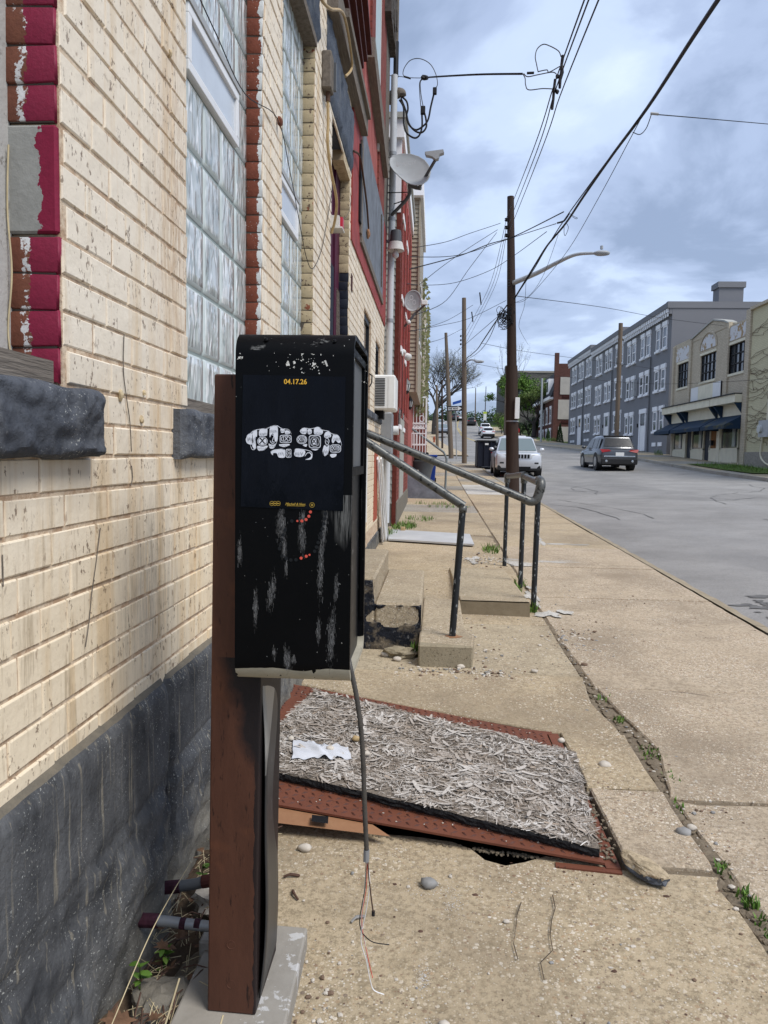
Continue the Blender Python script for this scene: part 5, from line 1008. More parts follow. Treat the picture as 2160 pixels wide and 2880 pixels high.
for x in (578, 619, 660): shape(m2 := MB(), [(x-18, 1450), (x+18, 1450), (x+18, 1462), (x-18, 1462)], 2, False); m2.build('emblem_bar', 'ink_gold', poster)
# armoured handset cord with frayed wires
cp = [at_y(u, v, y) for u, v, y in ((978, 1845, 1.72), (986, 1880, 1.70), (1003, 1960, 1.70), (1016, 2060, 1.71), (1022, 2160, 1.72), (1026, 2280, 1.73), (1031, 2390, 1.74))]
pts = spline(cp, 16); mb = MB(); mb.tube(pts, [0.0056 + 0.0008*(i % 2) for i in range(len(pts))], 8); cord = mb.build('handset_cord', 'cord_steel', pp, smooth=True)
e = cp[-1]; MB().cyl(e, at_y(1030, 2422, 1.74), 0.0072, 10).build('cord_ferrule', 'steel_grey', cord)
for k, (m_, r_, pl) in enumerate((('white_gloss', 0.0013, ((1032, 2420), (1040, 2480), (1030, 2560), (1015, 2640), (1030, 2700), (1042, 2760), (1052, 2785), (1080, 2797))), ('cable', 0.0013, ((1030, 2420), (1026, 2500), (1012, 2580), (1014, 2610), (1024, 2630), (1050, 2650), (1095, 2657))), ('dot_red', 0.0011, ((1033, 2420), (1030, 2500), (1018, 2570), (1020, 2620), (1034, 2690), (1048, 2750))), ('twig', 0.0018, ((1034, 2420), (1040, 2490), (1046, 2540), (1050, 2565))), ('white_dirty', 0.0011, ((1031, 2420), (1024, 2510), (1016, 2600), (1026, 2650), (1036, 2720))))):
    MB().tube(spline([at_y(u, v, 1.74 + 0.0001*(v-2420)*2) for u, v in pl]), r_, 6).build('frayed_wire', m_, cord)
a = at_y(1050, 2562, 1.77); MB().cyl(a, a - Vector((0, 0, 0.012)), 0.004, 8).build('wire_nut', 'cable', cord)

# ------------------------------------------------------------------ plinth, pipes and litter behind the post
pl = MB(); pl.prism([(-0.60, 1.50), (-0.318, 1.48), (-0.334, 2.086), (-0.60, 2.10)], 2, -0.02, 0.0905)
tag(pl.build('concrete_plinth', ['plinth_flaked'], bevel=0.006), 'low grey concrete plinth with flaking paint under the payphone post', 'plinth')
ring_ = MB(); o_ = at_x(842, 2592, -0.37)
ring_.lathe((-0.372, 2.13, gz(0, 2.13)), [(0.010, 0.002), (0.014, 0.004), (0.014, 0.011), (0.010, 0.013), (0.0055, 0.010), (0.0055, 0.004)], 20); tag(ring_.build('plastic_ring', 'white_gloss', smooth=True), 'small white plastic ring on the pavement behind the concrete plinth', 'ring')
pa, pb = at_x(420, 2640, -0.72), at_x(600, 2650, -0.545)
pip = MB().tube(spline([(-0.76, 1.93, 0.185), (-0.70, 1.93, 0.186), (-0.60, 1.93, 0.180), (-0.50, 1.93, 0.176)]), 0.014, 12).build('conduit_pipe', 'steel_grey', smooth=True); tag(pip, 'lower grey conduit pipe with purple paint running into the payphone post', 'pipe', 'pipes at the wall foot')
MB().tube([(-0.765, 1.93, 0.185), (-0.715, 1.93, 0.186)], 0.0185, 12).build('pipe_collar', 'purple_dull', pip)
for x in (-0.655, -0.615): MB().tube([(x, 1.93, 0.183), (x+0.016, 1.93, 0.182)], 0.0145, 12).build('paint_band', 'purple_dull', pip)
pip = MB().tube(spline([(-0.76, 2.12, 0.165), (-0.68, 2.13, 0.175), (-0.60, 2.13, 0.198), (-0.50, 2.13, 0.205)]), 0.016, 12).build('conduit_pipe', 'plastic_grey', smooth=True); tag(pip, 'upper grey conduit pipe with a dark maroon sleeve behind the post', 'pipe', 'pipes at the wall foot')
MB().tube([(-0.655, 2.131, 0.183), (-0.56, 2.131, 0.202)], 0.0185, 12).build('sleeve', 'maroon', pip); MB().tube([(-0.765, 2.12, 0.165), (-0.72, 2.123, 0.170)], 0.019, 10).build('pipe_collar', 'purple_dull', pip)
tag(MB().rock((-0.66, 1.80, 0.05), 0.075, 0.085, 0.045, 3.3, 3, 0.5).build('rubble_stone', 'stone_bare'), 'rough pale rubble stone at the wall foot in dead leaves', 'stone')
tag(MB().rock((-0.60, 2.22, 0.08), 0.11, 0.07, 0.05, 8.1, 3, 0.5).build('rubble_stone', 'pebble_light'), 'speckled grey stone between the two conduit pipes and the post', 'stone')
br_ = MB(); br_.cbox(-0.615, -0.545, 1.96, 2.13, 0.03, 0.115, 0.006); tag(br_.build('brick_piece', 'plinth_concrete'), 'loose grey concrete brick lying behind the payphone post', 'brick')
mb = MB(); mb.grid(10, 40, lambda u, v: (-0.79 + 0.20*u, 1.1 + 2.6*v, 0.0 + 0.04*nz(u*3, v*14, 2) + (0.05 if v < 0.5 else 0.03)*(1-u))); struct(mb.build('wall_foot_soil', 'soil', smooth=True), 'stuff')
mb = MB()
for k in range(420):
    y = 1.2 + 2.3*R.random(); x = -0.77 + 0.20*R.random(); a = R.random()*6.28; L = 0.02 + 0.10*R.random(); z = 0.06 + 0.03*R.random()
    q = Vector((math.cos(a)*L*0.6, math.sin(a)*L, 0.02*(R.random()-0.3))); p = Vector((x, y, z)); mb.tube([p, p+q*0.5+Vector((0, 0, 0.006*R.random())), p+q], 0.0011, 3)
struct(mb.build('dry_straw', 'straw'), 'stuff')
mb = MB()
for k in range(120):
    y = 1.15 + 1.6*R.random(); x = -0.76 + 0.17*R.random(); p = Vector((x, y, 0.06+0.03*R.random())); a = R.random()*6.28; L = 0.05+0.12*R.random(); q = Vector((math.cos(a)*L*0.5, math.sin(a)*L, 0.03*(R.random()-.4))); mb.tube([p, p+q*0.5+Vector((0, 0, 0.01)), p+q], 0.0022, 4)
struct(mb.build('dead_twigs', 'twig'), 'stuff')
def leafshape(mb, c, s, az, tilt, lobes=True):
    pts = [(0, 0), (0.25, 0.12), (0.2, 0.38), (0.42, 0.34), (0.38, 0.55), (0.62, 0.60), (0.35, 0.72), (0.30, 0.95), (0.12, 0.85), (0, 1.15)] if lobes else [(0, 0), (0.18, 0.2), (0.24, 0.5), (0.15, 0.8), (0, 1.0)]
    full = pts + [(-x, y) for x, y in pts[-2:0:-1]]; m3 = Euler((tilt, 0.3*math.sin(az*3), az)).to_matrix()
    mb.add([Vector(c) + m3 @ Vector((x*s, y*s, s*(0.22*abs(x) - 0.12*y*y))) for x, y in full], [tuple(range(len(full)))])
m2 = MB(); leafshape(m2, (-0.70, 1.62, 0.09), 0.075, 0.5, 0.55); tag(m2.build('dead_leaf', 'dead_leaf'), 'large curled brown oak leaf lying at the foot of the stone wall', 'leaf', 'dead leaves')
m2 = MB(); leafshape(m2, (-0.665, 1.93, 0.11), 0.06, 2.2, 0.5); tag(m2.build('dead_leaf', 'dead_leaf'), 'small orange brown dead leaf under the conduit pipe', 'leaf', 'dead leaves')
mb = MB()
for k in range(60): leafshape(mb, (-0.77+0.18*R.random(), 1.2+1.6*R.random(), 0.07+0.02*R.random()), 0.018+0.03*R.random(), R.random()*6.28, R.uniform(-.3, .6), R.random() < 0.5)
struct(mb.build('leaf_litter', 'dead_leaf'), 'stuff')
def weed(c, h, n, lab, seed, big=1.0):
    t_ = thing('weed_plant', lab, 'weed', c); r2 = random.Random(seed); mb = MB(); st = MB()
    for k in range(n):
        a = r2.random()*6.28; f = r2.random(); base_ = Vector(c) + Vector((0, 0, h*f)); st.tube([Vector(c), base_], 0.0015, 4)
        leafshape(mb, base_, 0.028*big*(0.6+0.7*r2.random()), a, r2.uniform(-0.2, 0.6), False)
    st.build('stem', 'leaf_green', t_); mb.build('foliage', 'leaf_green', t_)
weed((-0.715, 1.80, 0.06), 0.10, 16, 'green nettle like weed at the wall foot in front of the pipe', 1); weed((-0.69, 1.90, 0.07), 0.06, 12, 'leafy green weed growing below the lower conduit pipe', 2); weed((-0.70, 2.28, 0.08), 0.07, 14, 'small bright green seedling behind the upper conduit pipe', 3)
weed((-0.175, 1.52, 0.02), 0.05, 9, 'long green weed blades at the bottom edge of the picture', 6, 2.2)
for k, (p, q) in enumerate((((-0.60, 1.52, 0.08), (-0.545, 1.60, 0.27)), ((-0.485, 1.50, 0.05), (-0.445, 1.60, 0.19)))):
    t_ = MB().tube(spline([Vector(p)+Vector((-0.05, -0.04, -0.08)), p, Vector(p).lerp(Vector(q), 0.5)+Vector((0.004, 0, 0)), q]), 0.0022, 5).build('dry_stalk', 'straw'); tag(t_, ('pale dry stalk leaning left of the brown post base', 'pale dry stalk crossing in front of the brown post base')[k], 'stalk', 'dry stalks')
tag(MB().tube(spline([(-0.735, 1.55, 0.05), (-0.70, 1.62, 0.16), (-0.67, 1.78, 0.27), (-0.64, 1.98, 0.33)]), 0.0016, 4).build('dry_stalk', 'straw'), 'long thin dry grass stalk leaning across the wall foot', 'stalk', 'dry stalks')
for k, (x, y, a, L) in enumerate(((-0.47, 2.42, 0.3, 0.045), (-0.40, 2.30, 2.2, 0.06), (-0.22, 2.20, 0.9, 0.045))):
    t_ = MB().tube(spline([(x, y, gz(x, y)+0.006), (x+L*0.5*math.cos(a), y+L*0.5*math.sin(a), gz(x, y)+0.012), (x+L*math.cos(a)+0.01, y+L*math.sin(a), gz(x, y)+0.005)]), [0.004]*6 + [0.005]*6 + [0.002], 6).build('twig', ('twig', 'twig', 'pebble_grey')[k]); tag(t_, ('short dark twig on pavement beside the black post panel', 'knobbly striped twig just beyond the concrete plinth', 'grey wood sliver on the pavement left of the cord')[k], 'twig', 'twigs on the pavement')

# ------------------------------------------------------------------ cellar hatch with strand board
NRp, FRp, NLp = Vector((0.615, 2.575, 0.064)), Vector((0.585, 3.75, 0.084)), Vector((-0.785, 2.82, 0.128))
hn = (FRp-NRp).cross(NLp-NRp).normalized(); hn = hn if hn.z > 0 else -hn
def onp(u, v, off=0.0):
    d = ray(u, v); c0 = Vector((0, 0, HC)); tt = ((NRp + hn*off - c0).dot(hn))/d.dot(hn); return c0 + d*tt
def hc(x, y, off=0.0): return onp(760 + x/1.5952, 1900 + y/1.5952, off)
FLp = onp(829, 1925); FLp = FLp + (FLp-FRp)*((-0.785-FLp.x)/(FLp.x-FRp.x))
hat = thing('cellar_hatch', 'rusty diamond plate cellar hatch sloping up to the wall', 'hatch', (0, 3.2, 0.05))
def plate(a, b, c_, d, th, mat, nm, par): vs = [Vector(p) for p in (a, b, c_, d)]; m2 = MB(); m2.add(vs + [p - hn*th for p in vs], [(0, 1, 2, 3), (7, 6, 5, 4), (0, 4, 5, 1), (1, 5, 6, 2), (2, 6, 7, 3), (3, 7, 4, 0)]); return m2.build(nm, mat, par)
def bil(u, v, off=0.0): return NLp.lerp(NRp, u).lerp(FLp.lerp(FRp, u), v) + hn*off
pl1 = plate(bil(0, 0), bil(1, 0), bil(1, 0.485), bil(0, 0.485), 0.008, 'rust_plate', 'door_leaf', hat); pl2 = plate(bil(0, 0.492), bil(1, 0.492), bil(1, 1), bil(0, 1), 0.008, 'rust_plate', 'door_leaf', hat)
for pl_, (v0, v1) in ((pl1, (0.01, 0.48)), (pl2, (0.50, 0.99))):
    tr = MB(); nu = 40
    for i in range(nu):
        for j in range(int(38*(v1-v0)/0.47*0.5)):
            u = 0.01 + 0.98*(i+0.5)/nu; v = v0 + (v1-v0)*(j+0.5)/int(38*(v1-v0)/0.47*0.5)
            if 0.22 < v < 0.86 and u > 0.04: continue
            c0 = bil(u, v); eu = (NRp-NLp).normalized(); ev = hn.cross(eu); a = 0.75 if (i+j) % 2 else -0.75; d = eu*math.cos(a)+ev*math.sin(a); s = hn.cross(d)
            tr.add([c0-d*0.0155, c0+s*0.0055, c0+d*0.0155, c0-s*0.0055, c0+hn*0.006], [(0, 3, 4), (3, 2, 4), (2, 1, 4), (1, 0, 4)])
    struct(tr.build('tread_pattern', 'rust_tread', pl_), 'stuff')
# frame angle and near side cheek
MB().add([hc(-60, 650, -0.02), hc(540, 722, -0.02), bil(0.42, 0.0, -0.012), bil(0, 0, -0.012)], [(0, 1, 2, 3)]).build('side_cheek', 'rust_tan', hat)
m2 = MB(); a, b = hc(188, 622, -0.028), hc(260, 640, -0.028); 
m2.add([hc(188, 622, 0.002)+Vector((0, -0.004, 0)), hc(262, 630, 0.002)+Vector((0, -0.004, 0)), hc(260, 662, 0.002)+Vector((0, -0.004, 0)), hc(186, 652, 0.002)+Vector((0, -0.004, 0))], [(3, 2, 1, 0)]); m2.build('cheek_slot', 'black_void', hat)
fr = MB(); fr.bar((0.645, 2.57, 0.045), (0.625, 3.80, 0.062), 0.05, 0.008); fr.bar((0.62, 3.80, 0.062), (-0.78, 4.03, 0.075), 0.04, 0.01); fr.bar((0.67, 2.56, 0.043), (0.45, 2.585, 0.042), 0.03, 0.006); fr.build('frame_angle', 'rust_plate', hat)
MB().add([(-0.80, 2.70, -0.06), (0.66, 2.52, -0.06), (0.66, 4.3, -0.06), (-0.80, 4.5, -0.06)], [(0, 1, 2, 3)]).build('pit', 'black_void', hat)
MB().add([(-0.80, 3.98, -0.02), (-0.4, 3.95, 0.045), (0.0, 3.88, 0.045), (0.62, 3.80, 0.045), (0.66, 3.86, 0.045), (0.0, 4.22, 0.05), (-0.80, 4.45, 0.05)], [(0, 1, 2, 3, 4, 5, 6)]).build('sill_strip', 'crack_dirt', hat)
m2 = MB()
for k in range(260):
    u = R.random(); p = Vector((-0.2 + 0.6*u, 2.715 - 0.09*u + 0.02*R.random(), 0.035 + 0.008*R.random())) if k % 2 else Vector((0.645 + 0.02*R.gauss(0, 1), 2.6+0.75*R.random(), 0.055)); m2.rock(p, 0.004+0.006*R.random(), 0.004+0.006*R.random(), 0.005, k, 1, 0.5)
struct(m2.build('hatch_debris', 'crack_dirt', hat), 'stuff')
# strand board: core, black near edge, flakes
ob = thing('strand_board', 'weathered grey strand board sheet covering the rusty hatch, its near edge black', 'board', (0, 3.2, 0.1))
T = 0.034
cFL, cFR, cNR, cNL = hc(200, 62, T), hc(1372, 340, T), hc(1478, 775, T), hc(-140, 392, T)
def ob_p(u, v, off=0.0):
    p = cNL.lerp(cNR, u).lerp(cFL.lerp(cFR, u), v); e = 0.010*nz(u*14, v*14, 1)*(1 if v < 0.02 or v > 0.98 or u > 0.98 else 0); return p + hn*(off + 0.006*math.sin(math.pi*u)*(1-v)) + (cFL-cNL).normalized()*e
mb = MB(); mb.grid(40, 24, lambda u, v: ob_p(u, v, -0.003 + 0.0015*nz(u*30, v*20, 5))); mb.build('core', 'osb_core', ob)
mb = MB(); mb.grid(110, 4, lambda u, w_: ob_p(u, 0.0, -0.002 - (T-0.004)*w_ + 0.002*nz(u*60, w_*3, 2)) + (cNL-cFL).normalized()*(0.004 + 0.006*nz(u*46, w_*5, 7) + 0.004*math.sin(w_*3.1))); mb.build('black_edge', 'osb_edge', ob)
mb = MB(); mb.grid(40, 2, lambda u, w_: ob_p(1.0, u, -0.002 - (T-0.004)*w_ + 0.003*nz(u*30, w_*3, 2)) + (cNR-cNL).normalized()*(0.003*nz(u*40, w_*4, 3))); mb.build('side_edge', 'osb_core', ob)
mb = MB(); mb.grid(60, 2, lambda u, w_: ob_p(1-u, 1.0, -0.002 - (T-0.004)*w_)); mb.build('far_edge', 'osb_core', ob)
def flake(mb, c0, d, L, wd, lift, curl):
    s = hn.cross(d).normalized(); n0 = 3; vs = []
    for i in range(n0+1):
        t_ = i/n0; taper = 1 - 0.55*abs(2*t_-1)**2 if i not in (0, n0) else 0.35 + 0.3*R.random(); p = c0 + d*(L*(t_-0.5)) + hn*(lift*(t_) + curl*(2*t_-1)**2)
        vs += [p - s*wd*taper*0.5 + hn*(0.002*R.random()), p + s*wd*taper*0.5]
    mb.add(vs, [(2*i, 2*i+1, 2*i+3, 2*i+2) for i in range(n0)])
eu = (cNR-cNL).normalized(); ev = hn.cross(eu)
mbs = MB()
def one(u, v, a, thin):
    d = eu*math.cos(a)+ev*math.sin(a); L = 0.012 + 0.055*R.random()**1.5; wd = (0.0010 + 0.0026*R.random()) if thin else (0.004 + 0.011*R.random()**1.5)
    flake(mbs, ob_p(u, v, 0.0003+0.0035*R.random()), d, L, wd, 0.004*R.random()**2 - 0.0003, 0.0015*R.random())
for k in range(5600): one(R.random(), R.random(), R.random()*6.28, R.random() < 0.72)
for k in range(420):
    cu, cv, ca = R.random(), R.random(), R.random()*6.28; su, sv = 0.012+0.02*R.random(), 0.012+0.02*R.random(); tn = R.random() < 0.6
    for q in range(R.randint(8, 34)): one(min(0.995, max(0.005, R.gauss(cu, su))), min(0.995, max(0.005, R.gauss(cv, sv))), ca + R.gauss(0, 0.16), tn or R.random() < 0.5)
struct(mbs.build('strand', 'strand', ob), 'stuff')
for k in range(110):
    u, v = 0.03+0.94*R.random(), 0.03+0.94*R.random(); a = R.random()*math.pi*2; d = eu*math.cos(a)+ev*math.sin(a); m2 = MB(); flake(m2, ob_p(u, v, 0.004), d, 0.05+0.05*R.random(), 0.008+0.012*R.random(), 0.012*R.random(), 0.003); m2.build('strand_flake', 'strand', ob)
# white rag, stones, chips on the board
mb = MB(); r0, r1, r2_, r3 = hc(95, 385, T), hc(365, 385, T), hc(350, 335, T), hc(105, 300, T)
def rag(u, v):
    p = r0.lerp(r1, u).lerp(r3.lerp(r2_, u), v); e = 0.05*nz(u*5, v*5, 9); return p + (r1-r0)*(0.05*nz(u*9, v*2, 4)*(u in (0, 1))) + (r3-r0)*(0.22*nz(u*7, 3, 1)*(1 if v in (0, 1) else 0.2) + (-0.12*(0.3 < u < 0.55)*(v > 0.9))) + hn*(0.012 + 0.016*abs(noise.noise(Vector((u*4.5+v*3, v*2.0, 2)))) + 0.010*max(0, 1-abs(u-0.55+0.2*v)*7))
mb.grid(34, 22, rag); tag(mb.build('white_rag', 'cloth_white', smooth=True), 'crumpled white cloth rag lying on the strand board', 'rag')
for (x, y, s, m_, lab) in ((268, 335, 0.016, 'pebble_light', 'tan stone holding down the white rag'), (385, 290, 0.018, 'conduit_tan', 'ochre stone on the strand board beyond the white rag'), (92, 290, 0.013, 'pebble_light', 'pale pebble on the board left of the white rag'), (432, 358, 0.015, 'pebble_light', 'flat pale stone on the strand board right of the cord'), (1305, 298, 0.016, 'pebble_light', 'white pebble at the far right corner of the strand board')):
    p = hc(x, y, T+0.01); tag(MB().rock(p + hn*0.008, s*1.1, s*0.9, s*0.8, x, 2, 0.3).build('pebble', m_, smooth=True), lab, 'stone', 'stones lying on the pavement')
mb = MB()
for k in range(70):
    u = R.random(); p = bil(0.05+0.9*u, 0.90+0.09*R.random(), 0.003) if k % 2 else bil(R.random(), 0.02+0.1*R.random(), 0.002); mb.rock(p, 0.002+0.003*R.random(), 0.002+0.003*R.random(), 0.002, k, 1, 0.4)
struct(mb.build('hatch_grit', 'pebble_light'), 'stuff')
# broken kerb of concrete at the hatch corner
ck = MB(); b = bmesh.new(); bmesh.ops.create_icosphere(b, subdivisions=4, radius=1)
for v in b.verts:
    q = v.co.copy(); q = Vector((math.copysign(abs(q.x)**0.7, q.x), math.copysign(abs(q.y)**0.7, q.y), math.copysign(abs(q.z)**0.6, q.z))); q *= 1 + 0.30*noise.noise(q*1.8+Vector((3, 1, 2))) + 0.06*noise.noise(q*5) + 0.02*noise.noise(q*11)
    q = Vector((q.x*0.034*(1.15-0.35*q.y), q.y*0.085, q.z*0.026)); q.rotate(Euler((0.10, 0.15, 0.78))); v.co = q + Vector((0.735, 2.545, 0.072))
ck.bm(b)
for fi, f_ in enumerate(ck.f): ck.m[fi] = 1 if sum(ck.v[i][2] for i in f_)/len(f_) < 0.072 else 0
tag(ck.build('concrete_chunk', ['walk_tan', 'stone_sill']), 'broken wedge of concrete with a dark underside at the hatch corner', 'concrete chunk')

# ------------------------------------------------------------------ door steps, railings
st = thing('door_steps', 'worn concrete door steps with a black painted broken side', 'steps', (-0.3, 6.0, 0.08))
MB().cbox(-0.80, -0.398, 5.30, 6.93, 0.0, 0.588, 0.014).build('upper_step', 'step_concrete', st); MB().cbox(-0.399, -0.068, 5.30, 6.90, 0.0, 0.412, 0.016).build('middle_step', 'step_concrete', st)
m2 = MB(); m2.prism([(-0.078, 4.975), (0.275, 4.91), (0.30, 5.20), (0.24, 5.45), (0.245, 6.5), (-0.066, 6.62), (-0.067, 5.3), (-0.077, 5.28)], 2, 0.0, 0.222); m2.build('lower_step', 'step_concrete', st, bevel=0.014)
mb = MB()
def sidef(u, v):
    x, z = -0.79 + 0.722*u, 0.05 + 0.53*v; d = noise.fractal(Vector((x*6, 2, z*7)), 1, 2, 4); ex, ez = 0.09*noise.noise(Vector((x*9, z*12, 1))), 0.05*noise.noise(Vector((x*11, z*9, 7))); q = ((x+0.26+ex)/0.15)**2 + ((z-0.315+ez)/0.06)**2
    zt = 0.405 if x > -0.405 else 0.58; y = 5.297 - 0.006 + 0.010*d + (0.075*max(0, 1-q*(0.7+0.4*d)) if q < 2 else 0)
    return (x, y if z < zt else 5.31, min(z, zt-0.004))
mb.grid(46, 34, sidef); mb.build('broken_side', 'step_side', st)
MB().cbox(-0.0775, 0.277, 4.905, 4.99, 0.04, 0.219, 0.01).build('block_face', 'block_side', st)
rs = MB(); rs.rock((-0.20, 5.13, 0.10), 0.11, 0.09, 0.05, 4, 3, 0.6); rs.build('rubble', 'block_side', st)
sl = thing('ramp_slab', 'smooth raised concrete slab beside the three black railing posts', 'slab', (0.55, 7.5, 0.1)); m2 = MB(); m2.add([(0.25, 6.50, 0.03), (0.835, 6.45, 0.03), (0.82, 8.75, 0.08), (0.2, 8.9, 0.08), (0.25, 6.53, 0.215), (0.838, 6.50, 0.220), (0.815, 8.65, 0.178), (0.2, 8.8, 0.165)], [(0, 3, 2, 1), (4, 5, 6, 7), (1, 2, 6, 5), (2, 3, 7, 6), (3, 0, 4, 7)]); m2.build('top', 'walk_smooth', sl, bevel=0.012)
MB().add([(0.25, 6.497, 0.03), (0.836, 6.447, 0.03), (0.838, 6.492, 0.212), (0.25, 6.522, 0.207)], [(0, 1, 2, 3)]).build('front_face', 'slab_side', sl)
r1 = thing('step_handrail', 'near pipe handrail with one flaking black post on the step block', 'handrail', (0.16, 5.165, 0.2), group='pipe handrails')
MB().tube([(-0.79, 5.165, 1.740), (0.205, 5.165, 1.113)], 0.030, 14).build('rail', 'rail_galv', r1, smooth='auto'); MB().tube([(0.148, 5.165, 0.215), (0.199, 5.165, 1.112)], 0.0235, 14).build('post', 'rail_black', r1, smooth='auto')
MB().lathe((0.199, 5.165, 1.07), [(0.026, 0), (0.028, 0.02), (0.028, 0.045)], 14).build('collar', 'rail_galv', r1, smooth=True); b_ = MB(); blob(b_, 0.165, 5.15, 0.06, 0.05, lambda x, y: 0.2245, 18, 2, 0.5); b_.build('rust_stain', 'rust_tan', r1)
r2 = thing('landing_handrail', 'far pipe handrail ending in elbows on three black posts', 'handrail', (0.9, 7.5, 0.12), group='pipe handrails')
E1, E2 = Vector((0.835, 6.69, 1.068)), Vector((0.925, 6.69, 1.205))
MB().tube([(-0.79, 6.69, 1.710), E1], 0.034, 14).build('rail', 'rail_galv', r2, smooth='auto')
MB().tube(spline([E1 + Vector((-0.05, 0, 0.02)), E1 + Vector((0.0, 0, 0.0)), E1 + Vector((0.045, 0, 0.008)), E1 + Vector((0.068, 0, 0.05)), E2 + Vector((-0.008, 0, -0.03)), E2], 5), [0.040]*26, 14).build('elbow', 'rail_galv', r2, smooth='auto')
MB().tube(spline([E2 - Vector((0.008, 0, 0.05)), E2, E2 + Vector((0.0, 0.03, 0.035)), E2 + Vector((0, 0.12, 0.045))], 5), 0.040, 14).build('elbow', 'rail_galv', r2, smooth='auto')
PT = [(0.905, 6.69, 1.20), (0.908, 7.8, 1.245), (0.872, 9.2, 1.205)]; PB_ = [(0.893, 6.69, 0.10), (0.903, 7.8, 0.12), (0.868, 9.2, 0.14)]
for a, b in zip(PB_, PT): MB().tube([a, b], 0.0245, 14).build('post', 'rail_black', r2, smooth='auto')
for a, b in zip(PT, PT[1:]): MB().tube([Vector(a)+Vector((0, 0, 0.03)), Vector(b)+Vector((0, 0, 0.01))], 0.030, 14).build('top_rail', 'rail_galv', r2, smooth='auto')
for p in PT[1:]: MB().tube([Vector(p)+Vector((0, -0.06, 0.018)), Vector(p)+Vector((0, 0.04, 0.016))], 0.039, 14).build('tee_fitting', 'rail_galv', r2, smooth='auto'); MB().tube([Vector(p)+Vector((0, 0, -0.06)), Vector(p)+Vector((0, 0, 0.03))], 0.034, 14).build('tee_fitting', 'rail_galv', r2, smooth='auto')
grass('post_weeds', [(0.90, 6.66, 0.05, 0.05, 26), (0.86, 7.7, 0.03, 0.3, 40), (-0.1, 5.17, 0.04, 0.05, 30)], 0.10)
sh_ = MB(); sh_.add([(-0.66, 11.28, 0.205), (0.595, 10.90, 0.200), (0.585, 12.10, 0.222), (-0.69, 12.52, 0.228)] + [(-0.66, 11.28, 0.180), (0.595, 10.90, 0.175), (0.585, 12.10, 0.195), (-0.69, 12.52, 0.20)], [(0, 1, 2, 3), (7, 6, 5, 4), (0, 4, 5, 1), (1, 5, 6, 2), (2, 6, 7, 3), (3, 7, 4, 0)]); plain('plate_grey', (0.50, 0.50, 0.49), 0.55, 0.35, metal=0.1, var=0.12, scale=3); tag(sh_.build('steel_plate', 'plate_grey'), 'pale grey steel plate lying flat on the pavement beyond the steps', 'plate')
lv = thing('shutter_slats', 'bundle of long white louvre slats leaning against the cream wall', 'slats', (-0.72, 11.6, 0.18))
for k, (x0, y0, x1, z1, h_) in enumerate(((-0.735, 11.20, -0.785, 1.40, 10.45), (-0.71, 11.30, -0.775, 1.36, 10.6), (-0.695, 11.42, -0.765, 1.40, 10.85), (-0.68, 11.52, -0.755, 1.30, 11.0), (-0.70, 11.36, -0.76, 0.85, 10.95))):
    MB().bar((x0, y0, gz(0, y0)+0.01), (x1+0.01, h_, z1), 0.022, 0.075, up=(0, 1, 0)).build('slat', ('white_paint', 'white_dirty')[k % 2], lv)
tag(MB().cbox(-0.52, -0.45, 12.35, 12.47, 0.20, 0.28, 0.006).build('timber_offcut', 'conduit_tan'), 'small tan timber offcut on the pavement by the grass', 'timber')

# ------------------------------------------------------------------ fixtures on the cream building's far corner
ds = thing('downspout', 'pale grey painted service pipe running up the corner of the red upper wall', 'pipe', (-0.72, 11.75, 2.4))
MB().tube([(-0.725, 11.75, 0.4), (-0.715, 11.75, 7.05)], 0.050, 14).build('pipe', 'downspout_paint', ds, smooth='auto')
for z in (3.45, 4.95, 5.9): MB().lathe((-0.72, 11.75, z), [(0.056, 0), (0.056, 0.05)], 14).build('strap', 'steel_grey', ds)
MB().tube([(-0.70, 11.80, 7.0), (-0.69, 11.80, 9.6)], 0.030, 10).build('mast', 'wood_grey', ds); MB().tube([(-0.70, 11.80, 7.05), (-0.70, 11.80, 7.55)], 0.04, 10).build('mast_sleeve', 'cable', ds)
def w1(x, y, d=11.8): return at_y(1080 + x/6.911, 100 + y/6.911, d)
wh = MB(); wh.tube(spline([w1(120, 1320), w1(150, 1190), w1(230, 1130), w1(330, 1120), w1(345, 1180)]), [0.055]*8+[0.075]*9+[0.07]*6+[0.05]*2, 10); wh.build('weatherhead', 'wood_grey', ds, smooth=True)
for pts in ([(300, 1250), (380, 1400), (385, 1700), (440, 1890), (590, 1990), (690, 1930), (740, 1750), (735, 1500)], [(330, 1220), (420, 1450), (480, 1700), (600, 1850), (730, 1885), (820, 1780), (815, 1620), (785, 1500)], [(350, 1190), (440, 1280), (465, 1420), (440, 1560), (480, 1720), (600, 1830), (720, 1790), (850, 1650), (910, 1380), (970, 1130)]): MB().tube(spline([w1(*p) for p in pts]), 0.014, 7).build('service_cable', 'cable', ds, smooth=True)
for (x, y, s) in ((757, 1455, 0.035), (987, 1080, 0.03)): p = w1(x, y); MB().cbox(p.x-s*1.0, p.x+s*1.0, p.y-s, p.y+s, p.z-s*1.6, p.z+s*1.6, 0.008).build('splice_box', 'cable', ds)
for pts, r_ in (([(985, 1040), (1040, 950), (1010, 760), (920, 580), (790, 480), (640, 445), (500, 490), (400, 620), (368, 740), (400, 800)], 0.006), ([(720, 1410), (700, 1200), (690, 950), (720, 860), (770, 820)], 0.007), ([(765, 1400), (720, 1150), (705, 920), (745, 850), (790, 815)], 0.007), ([(60, 770), (300, 795), (520, 820), (770, 825)], 0.005)): MB().tube(spline([w1(*p) for p in pts]), r_, 6).build('service_wire', 'cable_grey', ds)
